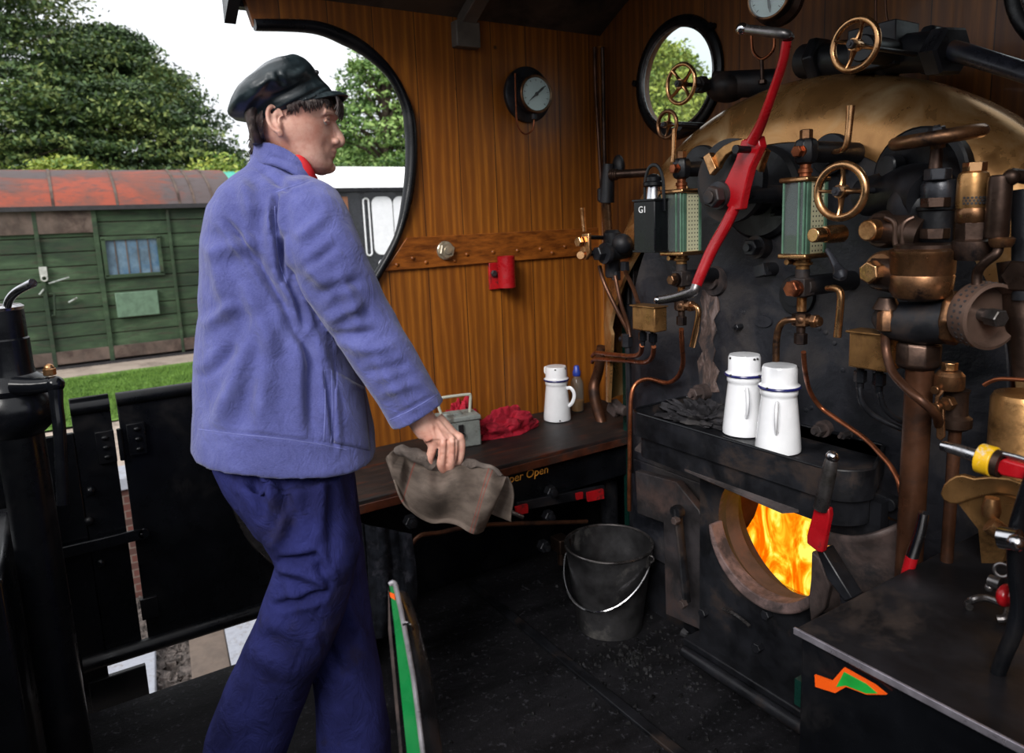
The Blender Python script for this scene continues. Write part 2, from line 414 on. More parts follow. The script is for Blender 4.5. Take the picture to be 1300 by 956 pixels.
M['whitewash'] = mat('scuffed_whitewash', srgb(150, 153, 162), .85, 0, .06, 30, srgb(130, 126, 124), .3, .3)
def leafmat(name, c1, c2, c3):
    def f(t, b):
        n = noi(t, tc(t), .55, 4, .6); oi = N(t, 'ShaderNodeNewGeometry')
        r = N(t, 'ShaderNodeMath', operation='ADD'); t.links.new(n, r.inputs[0])
        s_ = N(t, 'ShaderNodeMath', operation='MULTIPLY_ADD'); t.links.new(oi.outputs['Random Per Island'], s_.inputs[0]); s_.inputs[1].default_value = .4; s_.inputs[2].default_value = -.2
        t.links.new(s_.outputs[0], r.inputs[1])
        t.links.new(rmp(t, r.outputs[0], [(.3, c1), (.52, c2), (.75, c3)]), b.inputs['Base Color']); b.inputs['Roughness'].default_value = .6
        b.inputs['Transmission Weight'].default_value = 0
    return simple(name, f)
M['leafdk'] = leafmat('dark_yew_foliage', srgb(44, 64, 38), srgb(74, 100, 52), srgb(124, 136, 70))
M['leafmid'] = leafmat('green_foliage', srgb(58, 88, 42), srgb(104, 138, 70), srgb(150, 176, 100))
M['leafyel'] = leafmat('yellow_green_foliage', srgb(84, 112, 40), srgb(140, 154, 62), srgb(180, 186, 84))
M['bark'] = mat('bark', srgb(70, 58, 48), .9, 0, .3, 6, None, 0, .6)
M['coachroof'] = mat('white_coach_roof', (.82, .82, .83), .6, 0, .03, 4)
M['coachblk'] = mat('coach_black_livery', (.02, .022, .026), .25, 0, .2)
M['coachcream'] = mat('white_coach_panel', (.72, .73, .76), .35, 0, .03)
M['teak'] = mat('varnished_teak', srgb(126, 82, 56), .5, 0, .2, 8)
M['coal'] = mat('coal', (.012, .012, .013), .35, 0, .5, 30, (.05, .05, .055), .3, .6)
M['ceil'] = mat('sooty_cream_ceiling', srgb(78, 66, 56), .6, 0, .25, 3, srgb(26, 20, 18), .5, .1)
M['ceilcream'] = mat('grey_painted_bracket', srgb(96, 88, 80), .6, 0, .2, 10)
M['cabgreen'] = mat('dark_green_cab_edge', srgb(10, 40, 34), .3, 0, .1)

def glassmat(name, tint=(1, 1, 1), haze=.06, rough=.02, refl=.12):
    m = bpy.data.materials.new(name); m.use_nodes = True; t = m.node_tree; t.nodes.clear()
    o = N(t, 'ShaderNodeOutputMaterial'); tr = N(t, 'ShaderNodeBsdfTransparent'); tr.inputs[0].default_value = (*tint, 1)
    gl = N(t, 'ShaderNodeBsdfGlossy', Roughness=rough); df = N(t, 'ShaderNodeBsdfDiffuse'); df.inputs[0].default_value = (.7, .75, .75, 1)
    fr = N(t, 'ShaderNodeLayerWeight', Blend=.25); a = N(t, 'ShaderNodeMixShader'); b = N(t, 'ShaderNodeMixShader')
    fm = N(t, 'ShaderNodeMath', operation='MULTIPLY_ADD'); t.links.new(fr.outputs['Facing'], fm.inputs[0]); fm.inputs[1].default_value = .12; fm.inputs[2].default_value = .03; t.links.new(fm.outputs[0], a.inputs[0]); t.links.new(tr.outputs[0], a.inputs[1]); t.links.new(gl.outputs[0], a.inputs[2])
    b.inputs[0].default_value = haze; t.links.new(a.outputs[0], b.inputs[1]); t.links.new(df.outputs[0], b.inputs[2])
    t.links.new(b.outputs[0], o.inputs[0]); return m
M['glass'] = glassmat('window_glass', (.93, .98, .97), .05)
M['ggreen'] = glassmat('green_tinted_glass', (.5, .62, .58), .07)
M['bottle'] = glassmat('clear_plastic', (.8, .86, .84), .08, .08)
M['juice'] = mat('orange_drink', srgb(150, 96, 20), .2)
def emis(name, fn_or_col, s):
    m = bpy.data.materials.new(name); m.use_nodes = True; t = m.node_tree; t.nodes.clear()
    o = N(t, 'ShaderNodeOutputMaterial'); e = N(t, 'ShaderNodeEmission', Strength=s)
    if callable(fn_or_col): t.links.new(fn_or_col(t), e.inputs[0])
    else: e.inputs[0].default_value = (*fn_or_col, 1)
    t.links.new(e.outputs[0], o.inputs[0]); return m
def flamecol(t):
    v = tc(t, (1, 1, .45), 'Object', (0, .5, 0)); n = noi(t, v, 13, 5, .55, 1.6)
    return rmp(t, n, [(.3, (.85, .12, .0)), (.45, (1, .28, .005)), (.56, (1, .5, .02)), (.68, (1, .78, .12))])
M['flame'] = emis('coal_fire_flame', flamecol, 1.0)
# ================================================================ SETTING
XW, YF, XR = -2.45, 2.04, -.05
def roofz(x):
    t = (x-(XW+XR)/2)/((XR-XW)/2); return 2.15+.34*(1-t*t)
# --- left side wall with the round cut-out
inn = [(322.7, 41.4), (395.5, 45), (435.6, 60), (463, 75), (491, 100), (506, 130), (511, 155.6), (513, 201), (508.6, 250), (498.5, 300.6), (466, 356)]
out = [(322.7, 22.6), (395, 24), (450.7, 41), (488, 72.8), (513, 108), (528, 150.6), (531, 188), (528.5, 226), (521, 275.5), (503.5, 313), (476, 368)]
pi = [X(*p, XW) for p in inn]; po = [X(*p, XW) for p in out]
mid = []
for a in pi:      # nearest point on the outer line gives the beading's middle and width
    best = min((a-(b+(c-b)*k/8) for b, c in zip(po, po[1:]) for k in range(9)), key=lambda q: q.length)
    mid.append((a-best/2, best.length/2))
ext = [(Vector((XW, .84, 1.06)), .026), (Vector((XW, .70, .95)), .026), (Vector((XW, .63, .84)), .026), (Vector((XW, .61, .6)), .026), (Vector((XW, .61, .06)), .026)]
path = [a for a, _ in mid]+[a for a, _ in ext]; rad = [b for _, b in mid]+[b for _, b in ext]
sp, sr = spline(path, rad, 6)
outl = [Vector((XW, .6, 2.16))]+sp+[Vector((XW, .62, 0)), Vector((XW, YF, 0)), Vector((XW, YF, 2.16))]
b = MB(); b.prism(outl, (-.03, 0, 0))
obj('wall_left', b, M['wood'], kind='structure')
b = MB(); b.tube([p+Vector((.004, 0, 0)) for p in sp], [r*1.0 for r in sr], 14, flat=.8)
tag(obj('trim_1', b, M['black']), 'rounded black beading edging the round cab opening', kind='structure')
# strap board across the wall, with rivets
b = MB()
s0, s1 = X(515, 301.6, XW), X(764, 288.5, XW); q0, q1 = X(486, 344.5, XW), X(764, 322.5, XW)
b.prism([s0+XU*.0, s1, q1, q0], (.012, 0, 0)); band = obj('trim_2', b, M['band'], kind='structure', label='riveted wooden strap across the varnished wall', bev=.003)
b = MB()
for px, py in ((504, 336), (524, 328), (541, 333), (577, 331), (593, 323), (657, 318), (686, 316), (701, 321), (717, 313), (626, 320)):
    p = X(px, py, XW+.012); b.ball(p, (.006, .008, .008), 12, 6)
sub('rivet_heads', b, M['band'], band)
# --- front wall (spectacle plate) with two round windows
def plate_hole(b, x0, x1, z0, ztop, cx, cz, r, y0, th, n=40):
    lo = [Vector((x0, y0, z0)), Vector((x1, y0, z0)), Vector((x1, y0, cz))]+[Vector((cx+r*math.cos(-PI*k/n), y0, cz+r*math.sin(-PI*k/n))) for k in range(n+1)]+[Vector((x0, y0, cz))]
    hi = [Vector((x0, y0, cz))]+[Vector((cx+r*math.cos(PI-PI*k/n), y0, cz+r*math.sin(PI-PI*k/n))) for k in range(n+1)]+[Vector((x1, y0, cz))]
    xs = np.linspace(x1, x0, 9); hi += [Vector((x, y0, ztop(x))) for x in xs]
    b.prism(lo, (0, th, 0)); b.prism(hi, (0, th, 0))
W1, W2, WR = Vector((-2.005, YF, 1.902)), Vector((-.70, YF, 1.93)), .187
b = MB()
plate_hole(b, XW, -1.75, 0, roofz, W1.x, W1.z, WR, YF, .03)
plate_hole(b, -.9, XR, 0, roofz, W2.x, W2.z, WR, YF, .03)
b.prism([Vector((-1.75, YF, 0)), Vector((-.9, YF, 0))]+[Vector((x, YF, roofz(x))) for x in np.linspace(-.9, -1.75, 9)], (0, .03, 0))
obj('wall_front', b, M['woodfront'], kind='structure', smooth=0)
for i, w in ((1, W1), (2, W2)):
    t = thing('window_%d' % i, w, 'round spectacle window in the cab front, %s the boiler' % ('left of' if i == 1 else 'right of'), None, kind='structure')
    b = MB(); b.torus(w+Vector((0, -.006, 0)), YU, WR+.012, .02, 56, 10, .7); sub('window_frame', b, M['black'], t)
    b = MB(); b.torus(w+Vector((0, -.012, 0)), YU, WR-.008, .005, 56, 8); sub('window_bead', b, M['steeldk'], t)
    b = MB(); b.lathe([(.0001, .012), (WR+.004, .012), (WR+.004, .016), (.0001, .016)], w, YU, 56, cap=False); sub('window_glass', b, M['glass'], t)
    b = MB()
    for a in (175, 40, 300): b.lathe([(.012, 0), (.012, .02), (.006, .024)], w+Vector((math.cos(math.radians(a))*(WR+.035), -.02, math.sin(math.radians(a))*(WR+.035))), YU, 12)
    sub('window_clamp', b, M['black'], t)
# --- right wall with the matching opening (out of shot, closes the cab)
outr = [Vector((XR, p.y, p.z)) for p in outl]
b = MB(); b.prism(outr, (.03, 0, 0)); obj('wall_right', b, M['wood'], kind='structure')
# --- roof
b = MB(); n = 24; xs = np.linspace(XW-.06, XR+.06, n+1)
for y0, y1, th in ((.565, YF+.2, .02),):
    rings = [[Vector((x, y, roofz(x)+dz)) for y, dz in ((y0, 0), (y1, 0), (y1, th), (y0, th))] for x in xs]
    b.ring_sweep(rings)
obj('ceiling', b, M['ceil'], kind='structure')
b = MB(); rings = [[Vector((x, y, roofz(x)+dz)) for y, dz in ((.555, -.055), (.59, -.055), (.59, .03), (.555, .03))] for x in xs]
b.ring_sweep(rings); obj('trim_3', b, M['black'], kind='structure', label='black angle along the rear roof edge')
b = MB(); b.box((XW-.06, 1.36, 2.135), (.05, 1.6, .05)); obj('trim_4', b, M['black'], kind='structure', label='black gutter strip along the roof edge', bev=.006)
# roof rib and its foot block
t = thing('roof_rib', X(572, 38, XW), 'grey curved roof rib with its wooden foot block on the wall top', 'roof rib')
b = MB(); xr = np.linspace(XW+.005, XR-.01, 24)
b.ring_sweep([[Vector((x, y, roofz(x)+dz)) for y, dz in ((1.36, -.05), (1.42, -.05), (1.42, -.002), (1.36, -.002))] for x in xr]); sub('rib', b, M['ceilcream'], t, bev=.004)
b = MB(); b.box((XW+.022, 1.385, 2.085), (.044, .1, .09)); sub('foot_block', b, M['ceilcream'], t, bev=.004)
# --- floor
b = MB(); b.box((-1.25, 1.33, -.03), (2.4, 1.42, .06)); b.box((-1.20, -.16, -.03), (2.29, 1.56, .06)); obj('floor', b, M['floor'], kind='structure')
b = MB()
A_, B_ = Z(640.6, 775.5, .006), Z(741, 863, .006)
b.box((-1.55, 1.235, .006), (1.6, .035, .012)); obj('trim_5', b, M['blackiron'], kind='structure', label='raised black strip across the cab floor', bev=.003)
# thin corner post boards
b = MB(); b.box((XW+.02, YF-.02, 1.05), (.04, .04, 2.1)); obj('trim_6', b, M['wood'], kind='structure', bev=.004)

# ================================================================ OUTSIDE
GZ, PZ = -1.36, -.4
b = MB(); b.box((-4.6, 12, GZ-.1), (70, 90, .2)); b.v = [(v[0], v[1], v[2]) for v in b.v]; obj('ground', b, M['ballast'], kind='structure')
# platform: brick face, white edge, path, grass
PX = -5.95
b = MB(); b.box((PX-.12, 5, (PZ+GZ)/2-.03), (.24, 60, PZ-GZ-.06)); obj('platform_wall', b, M['brick'], kind='structure')
b = MB(); b.box((PX-.13, 5, PZ-.02), (.34, 60, .1)); obj('platform_edge', b, M['whitewash'], kind='structure', bev=.01)
b = MB(); b.box((PX-1.1, 5, PZ-.02), (1.6, 60, .08)); obj('platform_paving', b, M['path'], kind='structure')
def gz(x, y): return PZ+.03+.02*noise.noise(Vector((x, y, 0)))
b = MB(); b.grid(lambda u, v: (PX-1.9-u*2.9+.12*noise.noise(Vector((v*30, u, 2))), -12+v*34, PZ+.035+.02*noise.noise(Vector((u*8, v*50, 0)))), 12, 60)
obj('lawn', b, M['grass'], kind='structure')
# grass blades on the part in view
rs = np.random.RandomState(3); b = MB()
for k in range(26000):
    x = rs.uniform(-10.5, -7.9); y = rs.uniform(-1.8, 2.8); z = PZ+.03; h = rs.uniform(.03, .07); a = rs.uniform(0, PI); w = .006
    dx, dy = math.cos(a)*w, math.sin(a)*w; lx, ly = rs.uniform(-.03, .03, 2)
    b.add([(x-dx, y-dy, z), (x+dx, y+dy, z), (x+lx, y+ly, z+h)], [(0, 1, 2)])
me = bpy.data.meshes.new('grass_blades'); me.from_pydata(b.v, [], b.f); me.materials.append(M['grass'])
go = bpy.data.objects.new('grass_blades', me); C.objects.link(go); tag(go, 'short bright green grass between the path and the van', 'grass', kind='stuff')
b = MB(); b.box((-12.6, 5, PZ-.02), (4.6, 60, .1)); obj('back_path', b, M['path'], kind='structure')
b = MB(); b.box((-32, 5, PZ-.05), (36, 90, .1)); obj('far_field', b, M['grass'], kind='structure')

# ballast stones in view below the gate
b = MB()
for k in range(2600):
    x = rs.uniform(-5.85, -3.6); y = rs.uniform(-.35, 1.3); r = rs.uniform(.018, .042)
    R = Matrix.Rotation(rs.uniform(0, 6), 3, Vector(rs.uniform(-1, 1, 3))+Vector((.01, 0, 0)))
    vs = [Vector((x, y, GZ+r*.3))+R @ Vector(p) for p in [(r*rs.uniform(.7, 1.3)*i, r*rs.uniform(.6, 1)*j, r*rs.uniform(.6, 1)*kk) for i in (-1, 1) for j in (-1, 1) for kk in (-1, 1)]]
    b.add(vs, [(0, 1, 3, 2), (4, 6, 7, 5), (0, 4, 5, 1), (2, 3, 7, 6), (0, 2, 6, 4), (1, 5, 7, 3)])
o = obj('track_ballast', b, M['ballast'], smooth=0, label='loose grey ballast stones beside the track', cat='ballast', kind='stuff')
def slab(name, c0, c1, w, h, mt, label, cat):
    c0, c1 = Vector(c0), Vector(c1); d = (c1-c0); L = d.length; a = math.atan2(d.y, d.x)
    b = MB(); b.box((c0+c1)/2, (L, w, h), Matrix.Rotation(a, 3, 'Z')); obj(name, b, mt, label=label, cat=cat, bev=.006)
slab('whitewashed_block', (-4.2, .03, GZ+.05), (-5.0, .12, GZ+.05), .3, .12, M['whitewash'], 'whitewashed block on the ballast under the gate latch side, nearest the left', 'block')
slab('timber_sleeper', (-3.8, .45, GZ+.06), (-5.15, .60, GZ+.06), .22, .12, M['sleeper'], 'bare brown timber sleeper lying on ballast between two white blocks', 'sleeper')
slab('whitewashed_block', (-3.9, .70, GZ+.07), (-4.85, .80, GZ+.07), .24, .14, M['whitewash'], 'scuffed whitewashed block on the ballast right beside her trouser leg', 'block')

# ---- grounded green van body
VX, VY0, VY1, VZ0 = -11.6, -5.2, 2.42, -.34
zt = 1.80
t = thing('van_body', (VX-1.2, (VY0+VY1)/2, VZ0), 'old green plank sided railway van with a flaking red arched roof', 'railway van')
b = MB(); nb = 11; hb = (zt-VZ0)/nb
for i in range(nb):
    if i == 0: continue
    z0 = VZ0+i*hb
    seg = [VY0, -1.5, -.12, .57, 1.50, VY1]
    for y0, y1 in zip(seg, seg[1:]):
        j = rs.uniform(-.006, .006)
        b.box((VX-.02+j, (y0+y1)/2, z0+hb/2), (.05, y1-y0-.012, hb-.014))
sub('side_planks', b, M['van'], t, bev=.004)
b = MB(); b.box((VX-1.22, (VY0+VY1)/2, (VZ0+zt)/2), (2.36, VY1-VY0-.02, zt-VZ0-.02)); sub('shell', b, M['vanold'], t)
b = MB(); b.box((VX+.0, (VY0+VY1)/2, VZ0+hb*.5+.02), (.09, VY1-VY0, hb*.9)); sub('sole_bar', b, M['vanold'], t, bev=.006)
b = MB(); b.box((VX-.6, (VY0+VY1)/2, VZ0-.06), (1.4, VY1-VY0-.3, .12)); sub('bearer', b, M['chip'], t)
# roof: part cylinder
def vroof(y0, y1, off=0, x0=-2.5, x1=.1):
    b = MB(); rings = []
    for y in (y0, y1):
        r_ = []
        for k in range(25):
            a = k/24; x = VX+x1+(x0-x1)*a; z = zt+.0+.60*math.sin(PI*a)**.62
            r_.append(Vector((x, y, z+off)))
        for k in range(24, -1, -1):
            a = k/24; x = VX+x1+(x0-x1)*a; z = zt-.03+.58*math.sin(PI*a)**.62
            r_.append(Vector((x, y, z+off)))
        rings.append(r_)
    return b.ring_sweep(rings)
sub('roof', vroof(VY0-.08, VY1+.06), M['vanroof'], t, smooth=30)
b = MB()
for yy in (.1, .86, 1.66, 1.86, 2.12, -1.2, -2.6):
    b.sub(vroof(yy, yy+.035, .012))
sub('roof_batten', b, M['vanold'], t, 'weathered grey roof battens')
b = MB(); b.box((VX+.09, (VY0+VY1)/2, zt-.0), (.05, VY1-VY0+.1, .06)); sub('gutter', b, M['chip'], t)
for yy, w in ((-.12, .05), (.57, .06), (1.50, .04), (-1.5, .06)):
    b = MB(); b.box((VX+.03, yy, (VZ0+zt)/2), (.04, w, zt-VZ0)); sub('upright', b, M['van'], t, bev=.004)
b = MB(); b.box((VX+.02, -.0, zt-.18), (.05, 1.1, .3)); sub('door_header', b, M['vanold'], t)
# window
cy, cz = (.643+1.341)/2, 1.11; wy, wz = .70, .53
f = MB()
for a, s in (((VX+.03, cy, cz+wz/2), (.05, wy+.06, .05)), ((VX+.03, cy, cz-wz/2), (.05, wy+.06, .05)), ((VX+.03, cy-wy/2, cz), (.05, .05, wz)), ((VX+.03, cy+wy/2, cz), (.05, .05, wz))): f.box(a, s)
wf = sub('window_frame', f, M['van'], t, bev=.004)
b = MB(); b.box((VX+.015, cy, cz), (.01, wy-.03, wz-.03)); sub('window_pane', b, mat('dusty_blue_pane', srgb(88, 108, 124), .2, 0, .3, 5, srgb(58, 92, 120), .5), wf)
b = MB()
for k in range(4): b.box((VX+.026, cy-wy/2+wy*(k+1)/5, cz), (.012, .014, wz-.03))
sub('window_bar', b, M['vanold'], wf)
# flap
h0, h1 = X(146, 375, VX+.06), X(203, 396, VX+.06)
b = MB(); b.box((VX+.04, (h0.y+h1.y)/2, (h0.z+h1.z)/2), (.08, abs(h1.y-h0.y), abs(h1.z-h0.z)+.06)); sub('vent_flap', b, mat('green_metal_flap', srgb(88, 112, 92), .6, 0, .15), t, bev=.01)
p = X(55, 345, VX+.05)
b = MB(); b.box(p, (.04, .09, .13)); b.torus(p+Vector((.02, 0, -.09)), XU, .035, .012, 16, 8); sub('padlock', b, mat('galvanised_hasp', srgb(176, 176, 170), .5, .3, .2, 20), t, bev=.006)
for a, c_ in (((62, 360), (88, 352)), ((87, 384), (98, 378)), ((50, 374), (56, 367))):
    b = MB(); b.cyl(X(*a, VX+.05), X(*c_, VX+.06), .012, n=8); sub('door_bar', b, M['greyp'], t)
b = MB(); b.tube([X(63, 373, VX+.03), X(69, 373, VX+.07), X(70, 400, VX+.07), X(66, 401, VX+.03)], .014, 8); sub('grab_handle', b, M['van'], t)

# ---- teal sheet roof beyond
b = MB(); p = X(305, 214, -16); b.prism([Vector((-16, 2.6, p.z-.22)), Vector((-16, 4.0, p.z-.22)), Vector((-17.5, 4.0, p.z+.06)), Vector((-17.5, 2.6, p.z+.06))], (0, 0, -.05)); 
sh = thing('shed', (-16.7, 3.6, PZ), 'teal roofed shed showing between the red van roof and the shoulder', 'shed')
sub('roof', b, M['teal'], sh)
b = MB(); b.box((-16.8, 3.3, (p.z-.26+PZ)/2), (1.3, 1.2, p.z-.26-PZ)); sub('wall', b, M['vanold'], sh)

# ---- coach
CX = -9.4; CY0, CY1 = 2.75, 14
cz = 1.905
t = thing('railway_coach', (CX-1.3, 8.4, PZ), 'black railway coach with white panels and a white roof', 'railway coach')
b = MB(); rings = []
for y in (CY0, CY1):
    rings.append([Vector((CX+.1-2.8*k/24, y, cz+.38*math.sin(PI*k/24)**.55)) for k in range(25)]+[Vector((CX+.1-2.8*k/24, y, cz-.02)) for k in range(24, -1, -1)])
b.ring_sweep(rings); sub('roof', b, M['coachroof'], t, smooth=30)
b = MB(); b.box((CX+.11, (CY0+CY1)/2, cz-.02), (.04, CY1-CY0, .05)); sub('cantrail', b, M['black'], t)
b = MB(); b.box((CX-1.3, (CY0+CY1)/2+.03, (cz+PZ)/2), (2.6, CY1-CY0-.06, cz-PZ)); sub('body', b, M['coachblk'], t)
def cyz(px, py): p = X(px, py, CX); return p.y, p.z
def rrect(y0, y1, z0, z1, r, n=6):
    pts = []
    for cy_, cz_, a0 in ((y1-r, z1-r, 0), (y0+r, z1-r, 90), (y0+r, z0+r, 180), (y1-r, z0+r, 270)):
        for k in range(n+1):
            a = math.radians(a0+90*k/n); pts.append(Vector((CX+.012, cy_+r*math.cos(a), cz_+r*math.sin(a))))
    return pts
d0, _ = cyz(420, 260); d1, _ = cyz(436, 260)
b = MB(); b.box((CX+.02, d1+.0, 1.0), (.04, .1, 1.6)); sub('door_pillar', b, M['teak'], t)
b = MB(); b.box((CX+.02, (d0+d1)/2-.1, 1.0), (.03, .02, 1.6)); sub('door_seam', b, M['cabgreen'], t)
# white lining loop and panels
ly0, lz1 = cyz(460, 252); ly1, lz0 = cyz(472, 324)
b = MB(); b.tube([p+Vector((.006, 0, 0)) for p in rrect(ly0, ly1, lz0, lz1, (ly1-ly0)*.49)], .012, 6, closed=True); sub('lining', b, M['coachcream'], t)
w = cyz(496, 252)[0]-cyz(470, 252)[0]
for k in range(8):
    y0 = cyz(470.5, 252)[0]+k*(w+.015)
    b = MB(); b.prism(rrect(y0, y0+w, lz0, lz1+.02, w*.32), (.012, 0, 0)); sub('side_panel', b, M['coachcream'], t)
    b = MB(); b.tube([p+Vector((.006, 0, 0)) for p in rrect(y0+.05, y0+w*.42, lz0-.42, lz0-.08, .05)], .009, 6, closed=True)
    b.tube([p+Vector((.006, 0, 0)) for p in rrect(y0+.06+w*.42, y0+w-.04, lz0-.42, lz0-.08, .05)], .009, 6, closed=True)
    sub('lower_lining', b, M['coachcream'], t)
b = MB(); b.tube([X(451, 295, CX+.04), X(452, 304, CX+.08), X(458, 318, CX+.08), X(459, 345, CX+.06)], .014, 8, 4); sub('door_handrail', b, M['brass'], t)

# ---- trees
def tree(name, c, rx, ry, h, z0, nclust, per, lm, label, seed, flat=.35, size=.08, top=1.6, trunk=.25, cs=.7):
    r = np.random.RandomState(seed)
    t = thing(name, (c[0], c[1], z0), label, 'tree', 'trees beyond the platform')
    # crown envelope radius by height fraction
    cl = []
    while len(cl) < nclust:
        u = r.rand()**.8; a = r.rand()*2*PI; q = (1.04-r.rand()**1.6*.6)
        env = (math.sin(PI*min(1, (u*.86+.12)))**.7) if top < 1 else (1-u**top)**.75*(min(1, u*5+.45))
        bump_ = 1+.42*noise.noise(Vector((math.cos(a)*2, math.sin(a)*2, u*5+seed)))
        cl.append((c[0]+math.cos(a)*rx*env*q*bump_, c[1]+math.sin(a)*ry*env*q*bump_, z0+h*(.06+.94*u)+r.normal()*.1))
    cl = np.array(cl); n = nclust*per
    ang = r.rand(n)*2*PI; rr = np.sqrt(r.rand(n))*cs*r.uniform(.6, 1.3, n)
    base = np.repeat(cl, per, 0); d = np.c_[np.cos(ang)*rr, np.sin(ang)*rr, (r.rand(n)-.5)*cs*flat-rr*.25]
    P = base+d; s = size*r.uniform(.5, 1.2, n)
    nn = r.normal(size=(n, 3)); nn[:, 2] += 1.2; nn /= np.linalg.norm(nn, axis=1)[:, None]
    u_ = np.cross(nn, r.normal(size=(n, 3))); u_ /= np.linalg.norm(u_, axis=1)[:, None]; v_ = np.cross(nn, u_)
    V = np.stack([P-u_*s[:, None], P+v_*s[:, None]*.45, P+u_*s[:, None], P-v_*s[:, None]*.45], 1).reshape(-1, 3)
    F = np.arange(n*4).reshape(-1, 4)
    me = bpy.data.meshes.new('crown'); me.from_pydata((V-np.array([c[0], c[1], z0])).tolist(), [], F.tolist()); me.materials.append(lm)
    o = bpy.data.objects.new('crown', me); C.objects.link(o); o.parent = t
    b = MB(); b.tube([(c[0], c[1], z0), (c[0]+.05, c[1]-.05, z0+h*.5), (c[0], c[1], z0+h*.93)], [trunk, trunk*.6, .03], 10)
    for k in range(0, nclust, max(1, nclust//70)):
        q = Vector(cl[k]); s0 = Vector((c[0], c[1], max(z0+.3, q.z-.9))); b.tube([s0, (s0+q)/2+Vector((0, 0, .2)), q], [trunk*.25, trunk*.14, .012], 5)
    sub('trunk', b, M['bark'], t)
def at(px, d, z): p = D(px, 300, d); return (p.x, p.y)
tree('broad_tree', at(-10, 21, 0), 5.2, 4.9, 11.5, PZ, 900, 150, M['leafdk'], 'tallest dark tree rising out of the frame above the red van roof', 5, size=.085, cs=.95, flat=.16)
tree('broad_tree', at(165, 22.5, 0), 4.9, 3.9, 7.9, PZ, 800, 150, M['leafdk'], 'dark tiered tree whose slope falls to the right above the van roof', 6, size=.085, top=1.9, cs=.9, flat=.16)
tree('low_tree', at(296, 27, 0), 2.2, 2.0, 4.6, PZ, 260, 110, M['leafmid'], 'small light green tree in the gap left of her collar', 7, size=.085, top=2)
tree('low_tree', at(285, 17, 0), 1.5, 1.5, 3.35, PZ, 200, 120, M['leafyel'], 'yellow green bush just above the right end of the van roof', 8, size=.075, top=2.2)
tree('low_tree', at(90, 16.2, 0), 1.0, 1.0, 3.5, PZ, 180, 120, M['leafyel'], 'yellow green sapling in front of the dark trees', 9, size=.075, top=1.7)
tree('low_tree', at(5, 16.2, 0), 1.2, 1.0, 3.3, PZ, 180, 120, M['leafyel'], 'yellow green bush at the left edge above the van roof', 19, size=.075, top=1.7)
tree('broad_tree', at(500, 20, 0), 2.4, 2.4, 7.0, PZ, 240, 100, M['leafmid'], 'light green tree seen through the round opening above the coach', 10, size=.08, top=1.3, cs=.5)
tree('broad_tree', at(590, 21, 0), 3.0, 3.0, 6.0, PZ, 450, 110, M['leafmid'], 'lower green tree behind the coach at the right of the opening', 12, size=.085, top=2)
tree('broad_tree', at(455, 24, 0), 2.2, 2.0, 4.6, PZ, 280, 110, M['leafmid'], 'low green tree right behind her face above the coach roof', 13, size=.08, top=2)
tree('broad_tree', at(845, 20, 0), 2.2, 2.2, 6.1, PZ, 420, 120, M['leafyel'], 'yellow green tree seen through the left spectacle window', 14, size=.08, top=2.2)
tree('broad_tree', at(905, 24, 0), 2.6, 2.6, 5.6, PZ, 420, 120, M['leafmid'], 'farther green tree at the right of the left spectacle window', 15, size=.08, top=2.2)
# ================================================================ BOILER BACKHEAD
YB = 1.65
CXB, CZB = -1.265, 1.0
def yr(p, n): return px2m(n, p)
bh = thing('boiler_backhead', (CXB, 1.8, 0), 'sooty black round topped boiler backhead with a brass clad rim', 'boiler')
b = MB()
pts = [Vector((CXB-.585, YB, .22))]+[Vector((CXB-.585*math.cos(PI*k/40), YB, CZB+.595*math.sin(PI*k/40))) for k in range(41)]+[Vector((CXB+.585, YB, .22))]
cx2, cz2, r2_ = -1.15, .56, .25
lo_ = [pts[0], pts[-1], Vector((CXB+.585, YB, cz2))]+[Vector((cx2+r2_*math.cos(-PI*k/32), YB, cz2+r2_*math.sin(-PI*k/32))) for k in range(33)]+[Vector((CXB-.585, YB, cz2))]
hi_ = [Vector((CXB-.585, YB, cz2))]+[Vector((cx2+r2_*math.cos(PI-PI*k/32), YB, cz2+r2_*math.sin(PI-PI*k/32))) for k in range(33)]+[Vector((CXB+.585, YB, cz2))]+pts[1:-1][::-1]
b.prism(lo_, (0, .04, 0)); b.prism(hi_, (0, .04, 0)); sub('back_plate', b, M['backhead'], bh, bev=.004)
# wrapper behind, dark green
b = MB(); pts = [Vector((CXB-.76, 1.765, .2))]+[Vector((CXB-.76*math.cos(PI*k/48), 1.765, CZB-.03+.755*math.sin(PI*k/48))) for k in range(49)]+[Vector((CXB+.76, 1.765, .2))]
b.ring_sweep([[p+Vector((0, 0, 0)), p+YU*.262, (p-Vector((CXB, 1.765, .9)))*.97+Vector((CXB, 1.765, .9))+YU*.262, (p-Vector((CXB, 1.765, .9)))*.97+Vector((CXB, 1.765, .9))] for p in pts]); sub('wrapper', b, M['cabgreen'], bh)
# brass cladding ring: section swept over the arch and down the left side
def clad_path(k):
    # returns (inner point, outer point) at parameter k in 0..1 from the lower left over the top to the right
    if k < .22:
        z = .74+(CZB-.74)*k/.22; w = .045+.055*(k/.22)
        return Vector((CXB-.78+.0+ (1-k/.22)*.03+w, 0, z)), Vector((CXB-.795+(1-k/.22)*.03, 0, z))
    if k < .9:
        a = PI*(k-.22)/.68; q = min(1, a/.7)
        ri = .695-.125*q if a < .7 else .57+.0*a
        e = min(1, max(0, (a-2.5)/.6)); ri = ri+.03*e
        c_, s_ = -math.cos(a), math.sin(a)
        return Vector((CXB+ri*c_, 0, CZB+ri*s_*1.02)), Vector((CXB+.795*c_, 0, CZB-.03+.782*s_ + .03*(1-s_)))
    z = CZB-.6*(k-.9)/.1
    return Vector((CXB+.6, 0, z)), Vector((CXB+.795, 0, z))
b = MB(); rings = []
